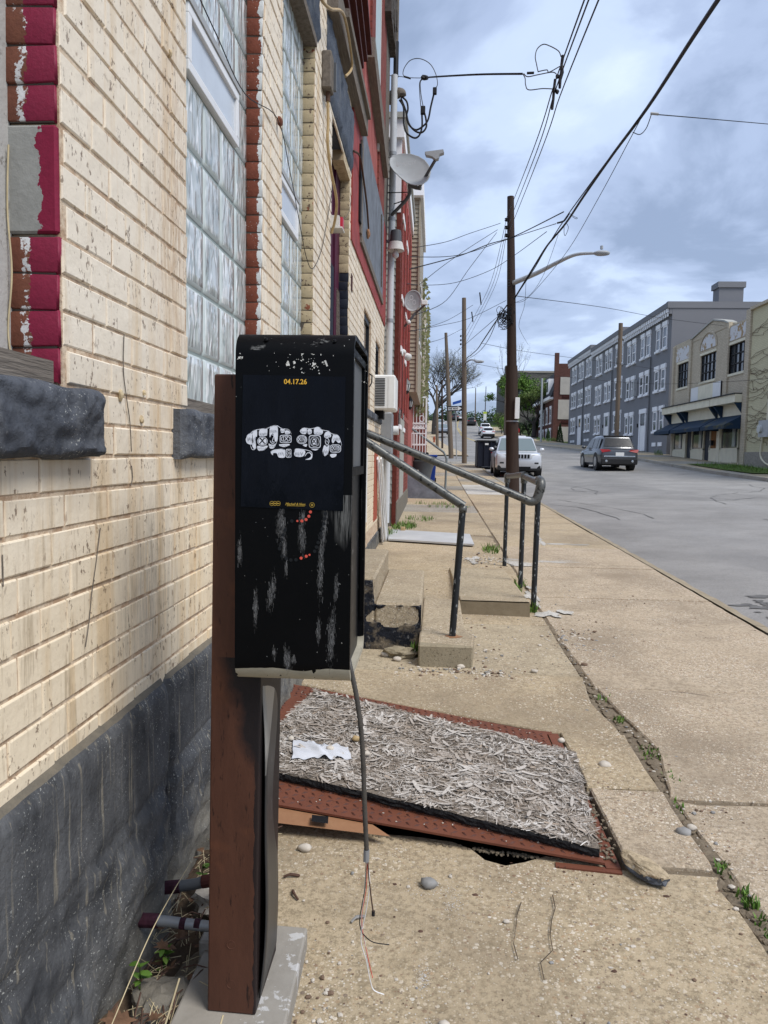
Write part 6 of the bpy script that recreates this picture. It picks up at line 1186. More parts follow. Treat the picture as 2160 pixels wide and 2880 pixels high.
MB().tube([w1(385, 795), w1(520, 835)], 0.014, 8).build('wire_clamp', 'cable', ds); p = w1(790, 815); MB().rock(p, 0.06, 0.03, 0.035, 2, 2, 0.4).build('tap', 'cable', ds)
def d1(x, y, d=11.5): return at_y(1060 + x/5.821, 380 + y/5.821, d)
def dish(nm, lab, out, cen, tilt, bulge, mat='dish_grey', grp='satellite dishes'):
    c0 = sum(out, Vector())/len(out); t_ = thing(nm, lab, 'satellite dish', c0, group=grp); n = len(out); mb = MB(); vs = []
    for rr, dd in ((1.0, 0), (0.97, 0.01), (0.75, bulge*0.45), (0.5, bulge*0.75), (0.25, bulge*0.93)): vs += [c0.lerp(p, rr) + tilt*dd for p in out]
    vs.append(c0 + tilt*bulge); fs = [(k*n+i, k*n+(i+1) % n, (k+1)*n+(i+1) % n, (k+1)*n+i) for k in range(4) for i in range(n)] + [(4*n+i, 4*n+(i+1) % n, 5*n) for i in range(n)]
    mb.add(vs, fs); o = mb.build('reflector', mat, t_, smooth=True); md = o.modifiers.new('t', 'SOLIDIFY'); md.thickness = 0.012; return t_, o
out = [(200, 450), (215, 380), (290, 330), (420, 305), (560, 310), (690, 350), (790, 410), (860, 500), (885, 600), (870, 680), (830, 750), (740, 815), (640, 830), (560, 815), (480, 780), (370, 690), (270, 590), (215, 510)]
back = Vector((-0.30, 0.85, -0.30)).normalized()
dt, refl = dish('satellite_dish', 'large grey satellite dish with a lettered face above the service pipe', [d1(x, y, 11.35 - 0.0003*(x-540) - 0.0011*(y-570)) for x, y in out], None, back, 0.07)
text('dish_lettering', 'DIRECTV', 0.082, 'dish_logo', dt, d1(500, 465, 11.28), FACE_CAM @ Matrix.Rotation(rad(9), 3, 'Z'), sx=0.78); m2 = MB(); c_ = d1(335, 485, 11.28); m2.add([(c_.x+0.02*math.cos(a), c_.y, c_.z+0.035*math.sin(a)) for a in [6.283*i/14 for i in range(14)]], [tuple(range(14))[::-1]]); m2.build('dish_mark', 'dish_logo', dt)
MB().tube([d1(690, 860, 11.35), d1(960, 400, 10.95)], 0.022, 8).build('feed_arm', 'plastic_grey', dt); m2 = MB(); a = d1(940, 300, 10.95); m2.prism([(d1(x, y, 10.9).x, d1(x, y, 10.9).z) for x, y in ((785, 280), (1085, 240), (1100, 290), (1030, 315), (1010, 385), (960, 400), (900, 350), (805, 330))], 1, 10.88, 10.98); m2.build('feed_horn', 'dish_grey', dt)
MB().tube([d1(520, 810, 11.4), d1(640, 860, 11.38), d1(720, 870, 11.35)], 0.03, 8).build('bracket', 'plastic_grey', dt); MB().tube(spline([d1(535, 830, 11.45), d1(535, 950, 11.5), d1(470, 1070, 11.55), d1(260, 1290, 11.7), d1(240, 1320, 11.75)]), 0.026, 10).build('mast', 'plastic_grey', dt, smooth=True); MB().tube([d1(170, 945, 11.7), d1(500, 935, 11.5)], 0.007, 6).build('stay', 'cable', dt); MB().tube([d1(235, 1140, 11.75), d1(440, 1075, 11.6)], 0.008, 6).build('stay', 'cable', dt)
lp = thing('yard_lamp', 'grey barrel yard lamp with white skirt and clear bulb on the service pipe', 'lamp', (-0.59, 11.6, 4.2))
c_ = d1(310, 1750, 11.6); MB().lathe((c_.x, c_.y, c_.z), [(0.085, 0.0), (0.08, 0.14), (0.074, 0.165), (0.03, 0.175)], 18).build('housing', 'plastic_grey', lp, smooth='auto'); MB().lathe((c_.x, c_.y, c_.z), [(0.07, 0.0), (0.098, -0.006), (0.128, -0.125), (0.122, -0.13), (0.06, -0.09)], 24).build('skirt', 'white_dirty', lp, smooth='auto')
MB().lathe((c_.x, c_.y, c_.z-0.10), [(0.025, 0.0), (0.035, -0.04), (0.050, -0.08), (0.045, -0.115), (0.02, -0.135)], 14).build('bulb', 'lamp_glass', lp, smooth=True); MB().bar(d1(95, 1745, 11.65), d1(225, 1735, 11.6), 0.03, 0.04).build('arm', 'steel_grey', lp)
ac = thing('window_air_conditioner', 'white window air conditioner with side louvres sticking out of the cream wall', 'air conditioner', (-0.66, 10.4, 2.05)); m2 = MB(); m2.cbox(-0.83, -0.53, 10.06, 10.75, 2.04, 2.49, 0.02); m2.build('casing', 'plastic_white', ac)
for k in range(17): z = 2.09 + 0.0215*k; MB().box(-0.795, -0.665, 10.052, 10.062, z, z+0.010).build('louvre', 'black_void', ac)
MB().box(-0.62, -0.545, 10.053, 10.062, 2.06, 2.47).build('side_plate', 'plastic_white', ac); MB().box(-0.80, -0.70, 10.3, 10.6, 1.93, 2.04).build('support', 'black_void', ac)
ub = MB(); ub.cbox(-0.80, -0.63, 11.25, 11.62, 1.46, 2.06, 0.01); tag(ub.build('utility_cabinet', 'steel_grey'), 'tall grey utility cabinet on the wall below the air conditioner', 'cabinet'); M['steel_grey'].node_tree
vp = MB(); vp.cyl((-0.72, 12.0, 1.83), (-0.57, 12.0, 1.83), 0.07, 16); tag(vp.build('vent_pipe', 'plastic_white', smooth='auto'), 'short white vent pipe stub beside the grey utility cabinet', 'pipe')

# ------------------------------------------------------------------ row houses up the left side
rh = thing('red_row_house', 'narrow red painted row house with white cornice and grey siding return', 'house', (-0.7, 13.3, 0.2))
MB().box(-6.0, -0.662, 13.32, 19.0, 2.2, 6.75).build('wall', 'red_faded', rh); MB().box(-6.0, -0.668, 13.34, 19.0, -0.2, 2.2).build('lower_wall', 'brick_red_row', rh); MB().box(-0.67, -0.652, 14.6, 16.3, 0.6, 2.15).build('pale_panel', 'siding_grey', rh)
m2 = MB(); [m2.prism([(13.302 - 0.012, 0.6+0.115*k), (13.318, 0.6+0.115*k), (13.318, 0.6+0.115*(k+1)), (13.302, 0.6+0.115*(k+1))], 0, -0.95, -0.728) for k in range(54)]; m2.build('siding', 'siding_grey', rh)
MB().box(-0.728, -0.655, 13.29, 13.5, 0.2, 6.2).build('corner_pier', 'brick_dark_red', rh); MB().box(-1.1, -0.62, 13.2, 19.0, 6.75, 7.05).build('cornice', 'trim_white', rh); MB().box(-1.1, -0.58, 13.15, 19.0, 7.05, 7.14).build('cornice_cap', 'siding_grey', rh)
MB().box(-0.80, -0.66, 13.28, 13.32, 5.55, 6.75).build('fascia', 'trim_white', rh)
for k in range(12): y = 13.6 + 0.44*k; MB().box(-0.665, -0.645, y, y+0.12, 2.3, 6.4).build('wall_batten', ('brick_dark_red', 'red_faded', 'red_bright')[k % 3], rh)
for (y, z, h) in ((14.2, 2.0, 1.3), (15.9, 2.0, 1.3), (14.2, 4.3, 1.3), (15.9, 4.3, 1.3)): w_ = MB().box(-0.70, -0.655, y-0.3, y+0.3, z, z+h).build('window', 'window_glass', rh); MB().box(-0.66, -0.63, y-0.36, y+0.36, z-0.08, z).build('sill', 'trim_white', w_); MB().box(-0.66, -0.63, y-0.36, y+0.36, z+h, z+h+0.1).build('lintel', 'trim_white', w_)
MB().box(-0.90, -0.64, 13.3, 19.0, 0.1, 0.62).build('stone_base', 'stone_bare', rh)
tb = thing('tan_siding_house', 'row house with tan lap siding on its projecting side', 'house', (-0.5, 19.0, 0.25))
MB().box(-6.0, -0.47, 19.04, 24.0, 3.0, 7.7).build('wall', 'siding_tan', tb); MB().box(-6.0, -0.70, 19.04, 24.0, -0.2, 3.0).build('lower_wall', 'red_faded', tb); m2 = MB(); [m2.prism([(18.985, 0.9+0.10*k), (19.035, 0.9+0.10*k), (19.035, 0.9+0.10*(k+1)), (19.01, 0.9+0.10*(k+1))], 0, -0.80, -0.475) for k in range(21, 68)]; m2.build('siding', 'siding_tan', tb)
MB().box(-1.5, -0.40, 18.8, 24.0, 7.65, 8.05).build('cornice', 'trim_white', tb); MB().box(-0.50, -0.455, 18.96, 19.03, 3.0, 7.6).build('corner_trim', 'siding_tan', tb)
for (y, z, h) in ((22.6, 4.4, 1.4), (20.6, 4.4, 1.4)): w_ = MB().box(-0.50, -0.462, y-0.4, y+0.4, z, z+h).build('window', 'window_glass', tb); MB().box(-0.47, -0.44, y-0.46, y+0.46, z-0.08, z).build('sill', 'trim_white', w_); MB().box(-0.47, -0.44, y-0.46, y+0.46, z+h, z+h+0.1).build('lintel', 'trim_white', w_)
vb = thing('vine_covered_house', 'ochre brick house end overgrown with green ivy at the corner', 'house', (-0.5, 24, 0.4)); MB().box(-8, -0.42, 24.05, 33, 3.6, 6.6).build('wall', 'brick_buff', vb); MB().box(-8, -0.72, 24.05, 33, -0.2, 3.6).build('lower_wall', 'brick_dark_red', vb)
MB().box(-8, -0.46, 33.05, 44.5, 0.0, 5.6).build('rear_wing', 'brick_red_row', vb)
m2 = MB()
for k in range(700): y = R.choice((24.0 + 0.1*R.random(), 24+9*R.random())); z = 2.6 + 4.2*R.random(); x = -0.40 + 0.05*R.random() if y > 24.1 else -0.42 - 0.25*R.random(); s = 0.05+0.08*R.random(); a = Vector((x, y - 0.05, z)); m2.add([a, a+Vector((s, 0.02, s*0.5)), a+Vector((s*0.3, -0.02, s*1.2))], [(0, 1, 2)])
struct(m2.build('ivy', 'leaves_bud', vb), 'stuff')
for (y, z, h) in ((36, 2.2, 1.5), (40, 2.2, 1.5), (27, 4.4, 1.4), (30.5, 4.4, 1.4)): w_ = MB().box(-0.47, -0.414 - (0.04 if y > 33 else 0), y-0.45, y+0.45, z, z+h).build('window', 'window_glass', vb); MB().box(-0.45, -0.39, y-0.5, y+0.5, z-0.1, z).build('sill', 'trim_white', w_); MB().box(-0.45, -0.39, y-0.5, y+0.5, z+h, z+h+0.12).build('lintel', 'trim_white', w_)
def d2(x, y, d): return at_y(1000 + x/3.6875, 850 + y/3.6875, d)
out = [at_y(1124 + 47*(0.5+0.5*math.cos(a)) , 683 - 0 + 0, 15) for a in (0,)]
cx_, cy_ = 1161, 846
out = [at_y(cx_ + 24*math.cos(a) - 5*math.sin(a), cy_ + 30*math.sin(a) + 4*math.cos(a), 15.3) for a in [6.283*i/18 for i in range(18)]]
dt, _ = dish('satellite_dish', 'round grey satellite dish with a looped emblem on the red row house', out, None, back, 0.05)
m2 = MB()
for ax, ay in ((0, -9), (-8, 4), (8, 4)):
    n = 14; q = [at_y(cx_ - 4 + ax + rr*5*math.cos(6.283*i/n), cy_ + ay + rr*7*math.sin(6.283*i/n), 15.27) for rr in (1, 0.75) for i in range(n)]; m2.add(q, [(i, (i+1) % n, n+(i+1) % n, n+i) for i in range(n)])
m2.build('emblem', 'dish_logo', dt); MB().tube([at_y(1170, 880, 15.3), at_y(1195, 858, 15.1)], 0.02, 6).build('feed_arm', 'plastic_grey', dt); a = at_y(1194, 852, 15.1); MB().cbox(a.x-0.06, a.x+0.06, a.y-0.05, a.y+0.05, a.z-0.04, a.z+0.05, 0.01).build('feed_horn', 'plastic_white', dt); MB().tube([at_y(1168, 880, 15.3), at_y(1150, 905, 15.3), at_y(1135, 920, 15.4)], 0.025, 8).build('mast', 'plastic_grey', dt); a = at_y(1149, 906, 15.1); MB().rock(a, 0.045, 0.06, 0.045, 1, 2, 0.1).build('camera_head', 'plastic_white', dt)
fl = thing('floodlight', 'white twin floodlight on a thin black conduit of the red house', 'lamp', at_y(1140, 1000, 14.8)); a = at_y(1130, 985, 14.8); b = at_y(1146, 1002, 14.6); MB().lathe(a, [(0.03, 0), (0.05, 0.06), (0.05, 0.10)], 12, (b-a)).build('lamp_head', 'plastic_white', fl, smooth=True); MB().lathe(b, [(0.04, -0.06), (0.075, 0.03), (0.07, 0.05)], 12, (b-a)+Vector((0, 0, -0.05))).build('lamp_head', 'plastic_white', fl, smooth=True); MB().tube([at_y(1130, 990, 14.85), at_y(1127, 1160, 14.85)], 0.022, 8).build('conduit', 'black_plastic', fl); a = at_y(1125, 1155, 14.8); MB().box(a.x-0.03, a.x+0.035, 14.75, 14.85, a.z-0.10, a.z+0.10).build('meter_box', 'cable', fl)
for k, (u, v0, v1, d, w_) in enumerate(((1144, 1064, 1109, 17.0, 0.085), (1153, 1114, 1153, 20.0, 0.085))):
    a, b = at_y(u, v0, d), at_y(u, v1, d); H_ = a.z-b.z; t_ = thing('wall_lantern', ('nearer grey wall lantern above the air conditioner end of the red house', 'farther grey wall lantern beside the white iron door')[k], 'lantern', b, group='wall lanterns')
    MB().lathe(b, [(0.005, 0), (0.05, H_*0.12), (0.062, H_*0.22)], 6).build('base', 'black_plastic', t_); MB().lathe(b, [(0.055, H_*0.22), (w_, H_*0.62)], 6).build('glass', 'lamp_glass', t_); MB().lathe(b, [(w_*1.1, H_*0.62), (w_*0.55, H_*0.85), (0.015, H_*0.93), (0.02, H_*1.0)], 6).build('cap', 'plastic_grey', t_)
    m2 = MB(); [m2.bar(b + Vector((0.056*math.cos(q), 0.056*math.sin(q), H_*0.22)), b + Vector((w_*math.cos(q), w_*math.sin(q), H_*0.62)), 0.010) for q in [6.283*i/6 for i in range(6)]]; m2.build('bars', 'black_plastic', t_); MB().bar(b + Vector((-0.3, 0, H_*0.4)), b + Vector((-0.06, 0, H_*0.3)), 0.03).build('bracket', 'black_plastic', t_)
for k, (cx, cy, rx, ry, d) in enumerate(((1170, 1078, 14, 22, 27), (1185, 1100, 18, 15, 27.6))):
    out = [at_y(cx + rx*math.cos(a)*0.8 + ry*math.sin(a)*0.45, cy + ry*math.sin(a)*0.75 + rx*math.cos(a)*0.4, d) for a in [6.283*i/14 for i in range(14)]]; dt, _ = dish('satellite_dish', ('upper dull grey dish of the pair over the iron door', 'lower dull grey dish of the pair over the iron door')[k], out, None, Vector((-0.4, 0.8, 0.2)).normalized(), 0.04); MB().tube([at_y(cx, cy+8, d), at_y(cx-14, cy+18, d+0.1)], 0.03, 6).build('mast', 'black_plastic', dt); MB().tube([at_y(cx+6, cy+6, d-0.1), at_y(cx+26, cy-6, d-0.3)], 0.02, 6).build('feed_arm', 'plastic_grey', dt)
gd = thing('iron_door', 'white ornamental iron security door standing open above the grey stoop', 'door', at_y(1172, 1280, 24)); 
def g1(x, y, d=24.0): return at_y(1060 + x/5.821, 1040 + y/5.821, d)
m2 = MB()
for a, b in (((500, 450), (815, 450)), ((500, 450), (470, 1230)), ((815, 450), (800, 1230)), ((485, 875), (810, 880)), ((480, 955), (808, 960)), ((470, 1225), (800, 1225))): m2.bar(g1(*a), g1(*b), 0.05, 0.05)
m2.build('frame', 'white_gloss', gd)
for k in range(1, 6): x = 500 + 315*k/6; MB().bar(g1(x, 455), g1(x-14, 1225), 0.022).build('bar', 'white_gloss', gd)
m2 = MB(); [m2.tube([g1(540+52*i+22*math.cos(q), 918+26*math.sin(q)) for q in [6.283*j/10 for j in range(11)]], 0.012, 4) for i in range(5)]; [m2.tube([g1(735+40*math.cos(q), 800+50*math.sin(q)) for q in [6.283*j/10 for j in range(11)]], 0.012, 4) for i in range(1)]; m2.build('scroll_work', 'white_gloss', gd)
for s_ in range(2):
    m2 = MB(); 
    for k in range(9): x = 400+46*k + 30; m2.bar(g1(x, 1030, 23.0), g1(x-6, 1390+s_*0, 23.0), 0.02)
    if s_ == 0: m2.bar(g1(400, 1035, 23.0), g1(800, 1045, 23.0), 0.03); m2.bar(g1(390, 1380, 23.0), g1(800, 1390, 23.0), 0.03); tag(m2.build('stoop_railing', 'white_gloss'), 'white picket railing of the stoop below the iron door', 'railing')
sp = thing('grey_stoop', 'grey painted stoop with a sloping side wall by the bins', 'stoop', (-0.5, 20.3, 0.31)); m2 = MB(); m2.prism([(-0.87, 0.20), (0.62, 0.20), (0.30, 0.42), (-0.35, 0.98), (-0.87, 1.25)], 1, 20.2, 20.42); m2.build('cheek_wall', 'board_slate', sp); 
for k in range(4): MB().box(-0.66, -0.10-0.18*k*0+0.4-0.25*k, 20.42, 22.6, 0.2, 0.42+0.2*k).build('step', 'plinth_concrete', sp)
MB().box(-0.85, -0.78, 20.1, 20.2, 0.3, 1.02).build('post_stub', 'plastic_grey', sp)
r3 = thing('stoop_handrail', 'slim grey green pipe handrail on the stoop by the bins', 'handrail', at_y(1252, 1377, 23.4), group='pipe handrails'); MB().tube([at_y(1125, 1189, 23.4), at_y(1145, 1196, 23.4), at_y(1248, 1272, 23.4), at_y(1256, 1290, 23.4), at_y(1252, 1380, 23.4)], 0.035, 10).build('pipe', 'rail_green', r3, smooth='auto')
def wheelie(lab, x, y, w_, h_, body, lid, rz=0, round_=False):
    z = gz(x, y); t_ = thing('wheeled_bin', lab, 'bin', (x, y, z), rz, 'bins at the stoop'); m2 = MB(); m2.add([(sx*w_*0.42, sy*w_*0.42, 0.05) for sx, sy in ((-1, -1), (1, -1), (1, 1), (-1, 1))] + [(sx*w_*0.5, sy*w_*0.5, h_*0.9) for sx, sy in ((-1, -1), (1, -1), (1, 1), (-1, 1))], [(3, 2, 1, 0), (4, 5, 6, 7), (0, 1, 5, 4), (1, 2, 6, 5), (2, 3, 7, 6), (3, 0, 4, 7)]); m2.build('body', body, t_, local=True, bevel=0.03)
    m2 = MB(); m2.cbox(-w_*0.55, w_*0.55, -w_*0.58, w_*0.55, h_*0.9, h_, 0.03); m2.build('lid', lid, t_, local=True)
    for sx in (-1, 1): m2 = MB(); m2.cyl((sx*w_*0.4, w_*0.42, 0.08), (sx*w_*0.5, w_*0.42, 0.08), 0.08, 12); m2.build('wheel', 'tyre', t_, local=True)
wheelie('blue recycling bin on the pavement beyond the grey stoop', -0.23, 28.6, 0.62, 1.02, 'blue_plastic', 'blue_plastic'); wheelie('black round lidded bin in front of the blue recycling bin', -0.62, 27.6, 0.75, 1.12, 'black_plastic', 'black_plastic')
tb_ = thing('storage_tub', 'dark grey plastic tub in front of the blue bin', 'tub', (-0.45, 26.4, gz(0, 26.4)), group='bins at the stoop'); MB().lathe((-0.42, 26.4, gz(0, 26.4)), [(0.26, 0.1), (0.36, 0.55), (0.46, 0.80), (0.49, 0.84), (0.45, 0.84), (0.3, 0.5)], 20).build('bowl', 'plastic_grey', tb_, smooth='auto')

# ------------------------------------------------------------------ utility poles, signs, wires
def pole(lab, base_uv, top_uv, y, r0, r1, mat='pole_wood', nm='utility_pole', sleeve=None, grp='utility poles'):
    a = at_y(*base_uv, y); b = at_y(*top_uv, y); a.z = min(a.z, gz(a.x, y)+0.02) - 0.05; t_ = thing(nm, lab, 'pole', (a.x, a.y, gz(a.x, a.y)), group=grp)
    MB().tube([a, a.lerp(b, 0.33), a.lerp(b, 0.66), b], [r0, r0*0.95+r1*0.05, (r0+r1)/2, r1], 14).build('shaft', mat, t_, smooth='auto'); return t_, a, b
p1, A1, B1 = pole('tall dark brown utility pole carrying the curved street light arm', (1442, 1383), (1436, 553), 23.5, 0.16, 0.10, 'pole_dark')
q = at_y(1439, 1030, 23.5); MB().tube([A1, q], [0.205, 0.175], 14).build('sleeve', 'pole_dark', p1, smooth='auto'); q = at_y(1441, 1185, 23.5); MB().lathe(q, [(0.20, -0.02), (0.20, 0.02)], 14).build('band', 'steel_grey', p1)
arm = spline([at_y(1444, 796, 23.4), at_y(1510, 768, 22.9), at_y(1570, 737, 22.4), at_y(1620, 716, 22.0), at_y(1675, 712, 21.7)], 6); MB().tube(arm, [0.075 - 0.038*i/(len(arm)-1) for i in range(len(arm))], 10).build('light_arm', 'sign_back', p1, smooth=True)
a = at_y(1692, 712, 21.6); fx = MB().rock(a, 0.23, 0.12, 0.075, 3, 3, 0.08).build('light_head', 'dish_grey', p1, smooth=True); a = at_y(1692, 701, 21.6); MB().cyl(a, a+Vector((0, 0, 0.09)), 0.04, 10).build('photocell', 'dish_grey', fx)
for v in (618, 640, 662): q = at_y(1424, v, 23.4); MB().lathe(q, [(0.03, -0.05), (0.055, -0.02), (0.03, 0.0), (0.055, 0.03), (0.03, 0.05)], 10).build('insulator', 'cable', p1); MB().bar(q, at_y(1434, v, 23.5), 0.03).build('insulator_bracket', 'cable', p1)
for v in (788, 796, 804, 876, 880): MB().bar(at_y(1428, v, 23.4), at_y(1448, v, 23.4), 0.03).build('strap', 'cable', p1)
sb = thing('pole_sign', 'blank pale back of a road sign fixed to the dark pole', 'sign', at_y(1456, 1150, 23.3)); m2 = MB(); q0, q1 = at_y(1449, 1118, 23.25), at_y(1459, 1178, 23.25); m2.cbox(q0.x, q1.x+0.01, 23.22, 23.9, q1.z, q0.z, 0.01); m2.build('panel', 'sign_white', sb)
m2 = MB(); r2 = random.Random(3)
for k in range(26):
    c0 = at_y(1410 + 14*r2.random() + k*0.3, 880 + 30*r2.random(), 23.3); m2.tube([c0 + Vector((0.16*math.cos(q+k)*(1+0.3*math.sin(k)), 0.05*math.sin(k), 0.20*math.sin(q)*(0.6+0.5*r2.random()))) for q in [6.283*i/12 for i in range(11)]], 0.008, 4)
struct(m2.build('cable_tangle', 'cable', p1), 'stuff')
p2, A2_, B2 = pole('weathered grey brown pole at the kerb beside the dumpster', (1306, 1303), (1305, 838), 45, 0.15, 0.12); MB().tube(spline([at_y(1310, 1020, 44.9), at_y(1325, 1012, 44.5), at_y(1348, 1016, 44)]), 0.05, 6).build('light_arm', 'sign_back', p2); a = at_y(1348, 1017, 44); MB().rock(a, 0.3, 0.15, 0.09, 1, 2, 0.1).build('light_head', 'dish_grey', p2)
for v in (945, 957, 968): MB().rock(at_y(1296, v, 44.8), 0.06, 0.06, 0.07, v, 1, 0.1).build('insulator', 'cable', p2)
p3, A3, B3 = pole('leaning brown wooden pole behind the one way sign', (1269, 1284), (1254, 936), 52, 0.17, 0.10)
pole('thin dark pole left of the one way sign', (1244, 1264), (1243, 1069), 75, 0.10, 0.08, 'pole_dark'); pole('pale weathered pole beside the big bare tree', (1230, 1255), (1228, 1083), 80, 0.16, 0.10)
pole('distant wooden pole on the hill crest left of the parked black car', (1336, 1190), (1338, 1091), 195, 0.16, 0.10); pole('slim dark pole on the hill crest by the school sign', (1363, 1199), (1367, 1087), 170, 0.10, 0.07, 'pole_dark'); pole('pale wooden pole in front of the dark stone building', (1420, 1228), (1423, 1083), 115, 0.20, 0.13); pole('grey metal pole in front of the red mansard house', (1521, 1268), (1525, 1064), 96, 0.13, 0.12, 'sign_back'); pole('tall bare wooden pole in front of the grey row', (1732, 1280), (1746, 909), 53.5, 0.15, 0.14)
ow = thing('one_way_sign', 'black and white one way arrow sign on a post at the corner', 'sign', at_y(1285, 1290, 47)); a, b = at_y(1259, 1156, 46.8), at_y(1299, 1142, 46.8); zc = (a.z+b.z)/2; YS = 46.8
M3 = frame3((1, 0, 0.05), (-0.05, 0, 1)); cxs, wS, hS = (a.x+b.x)/2, 0.92, 0.31
def sgn(px, pz, k): v = M3 @ Vector((px, pz, 0)); return (cxs + v.x, YS - 0.004*k, zc + v.z)
def spoly(mb, pts, k): mb.add([sgn(x, z, k) for x, z in pts], [tuple(range(len(pts)))])
m2 = MB(); m2.prism([(sgn(x, z, 0)[0], sgn(x, z, 0)[2]) for x, z in ((-wS/2, -hS/2), (wS/2, -hS/2), (wS/2, hS/2), (-wS/2, hS/2))], 1, YS, YS+0.01); m2.build('panel', 'ink_black', ow)
m2 = MB(); spoly(m2, [(-0.41, -0.085), (0.18, -0.085), (0.18, -0.135), (0.42, 0), (0.18, 0.135), (0.18, 0.085), (-0.41, 0.085)], 1); m2.build('arrow', 'sign_white', ow); text('lettering', 'ONE WAY', 0.155, 'ink_black', ow, sgn(-0.12, 0, 2), M3, bold=0.006, sx=0.92)
MB().tube([at_y(1282, 1150, 47), at_y(1284, 1292, 47)], 0.04, 8).build('post', 'sign_back', ow)
sn = thing('street_name_sign', 'small blue street name sign above the one way sign', 'sign', at_y(1285, 1140, 46.9)); a, b = at_y(1273, 1139, 46.9), at_y(1297, 1132, 46.9); m2 = MB(); m2.add([a+Vector((0, 0, -0.0)), b+Vector((0, 0, 0)), b+Vector((0, 0, 0.17)), a+Vector((0, 0, 0.17))], [(0, 1, 2, 3)]); o = m2.build('panel', 'sign_blue', sn); md = o.modifiers.new('t', 'SOLIDIFY'); md.thickness = 0.02
WR = []
def wire(lab, pts, r, mat='cable', grp='overhead wires', s=0.0, n=6):
    P = [at_y(*p) if len(p) == 3 else Vector(p) for p in pts]; P = sag(P[0], P[1], s) if len(P) == 2 else spline(P, n)
    o = MB().tube(P, r, 5).build('overhead_wire', mat, smooth=True); return tag(o, lab, 'wire', grp)
# three bare conductors from overhead to the dark pole and on
wire('left of the three bare power wires rising to the top edge', [(1665, -60, 5.2), (1558, 240, 8.6), (1500, 420, 11.2), (1425, 612, 23.3)], 0.0065); wire('middle of the three bare power wires rising to the top edge', [(1678, -60, 5.2), (1560, 260, 8.8), (1508, 430, 11.4), (1426, 640, 23.3)], 0.0065); wire('right of the three bare power wires rising to the top edge', [(1708, -60, 5.2), (1575, 270, 8.8), (1520, 430, 11.4), (1428, 662, 23.3)], 0.0065)
wire('thick black bundled cable crossing the sky to the dark pole', [(2060, -60, 7.0), (1950, 105, 8.4), (1820, 305, 10.8), (1720, 440, 13.2), (1640, 555, 15.6), (1590, 630, 17.8), (1540, 690, 19.5), (1505, 745, 21), (1447, 840, 23.3)], 0.024); wire('second strand of the black cable bundle below the thick cable', [(1800, 330, 11), (1600, 600, 17.0), (1535, 700, 19.6), (1500, 760, 21.2), (1449, 836, 23.3)], 0.012)
wire('thin sagging wire below the black cable bundle', [(1815, 310, 10.9), (1770, 395, 12), (1690, 545, 14.5), (1600, 700, 18), (1520, 800, 21), (1475, 845, 22.8), (1447, 850, 23.3)], 0.006); wire('fine wire from the cable splice down to the dark pole', [(1570, 660, 18.4), (1530, 770, 20.6), (1490, 830, 22.4), (1447, 852, 23.3)], 0.005)
wire('service wire leaving the cable tap to the right edge', [(1845, 322, 10.6), (2000, 335, 13), (2230, 355, 17)], 0.0075); wire('long thin line from the dark pole across to the grey row', [(1455, 833, 23.2), (1700, 865, 30), (1900, 900, 40), (2200, 935, 50)], 0.010, s=0.1); wire('upper faint line crossing in front of the grey row', [(1353, 965, 36), (1500, 992, 42), (1760, 1025, 54), (1850, 1040, 55)], 0.010); wire('lower faint line crossing in front of the buff shop', [(1330, 1022, 44), (1500, 1050, 46), (1800, 1078, 48), (2000, 1076, 42), (2200, 1062, 36)], 0.010)
tap = thing('cable_tap', 'small grey tap where a service wire leaves the black cable', 'cable fitting', at_y(1835, 320, 10.6)); MB().tube([at_y(1830, 319, 10.6), at_y(1852, 321, 10.6)], 0.018, 8).build('clamp', 'dish_grey', tap); MB().tube(spline([at_y(1832, 322, 10.6), at_y(1818, 360, 10.7), at_y(1800, 378, 10.8), at_y(1780, 372, 11)]), 0.006, 5).build('drip_loop', 'cable', tap)
def c5(x, y, d=8.7): return at_y(1350 + x/5.53, 80 + y/5.53, d)
sv = thing('wire_spreader', 'black insulated spreader and drip loops on the three bare power wires', 'cable fitting', c5(1250, 700)); MB().tube([c5(1290, 420), c5(1270, 560), c5(1275, 680), c5(1245, 800), c5(1240, 930)], [0.018, 0.016, 0.022, 0.018, 0.014], 8).build('spacer', 'cable', sv); MB().tube([c5(1170, 790), c5(1150, 950), c5(1140, 1100), c5(1120, 1260)], 0.015, 8).build('sleeve', 'cable', sv)
for (x, y) in ((1205, 745), (1200, 985)): MB().rock(c5(x, y), 0.022, 0.022, 0.026, x, 2, 0.2).build('connector', 'cable', sv)
for pts in ([(1260, 440), (1220, 350), (1080, 270), (980, 248), (890, 320), (860, 440), (880, 560), (905, 680)], [(680, 700), (740, 750), (900, 720), (1120, 680), (1190, 710)], [(660, 700), (700, 770), (710, 880), (760, 955), (980, 935), (1190, 945)], [(910, 670), (1040, 645), (1075, 680), (1240, 590)]): MB().tube(spline([c5(*p) for p in pts]), 0.0055, 6).build('drip_loop', 'cable_grey', sv)
wire('twisted service drop from the spreader to the service pipe', [(1353+640/5.53, 80+705/5.53, 8.7), (1353, 209, 9.6), (1253, 214, 10.8), (1196, 218, 11.8)], 0.012); MB().tube([c5(730, 695), c5(840, 690)], 0.014, 8).build('wedge_clamp', 'cable', sv)
def c4(x, y, d): return (1320 + x/3.770, 540 + y/3.770, d)
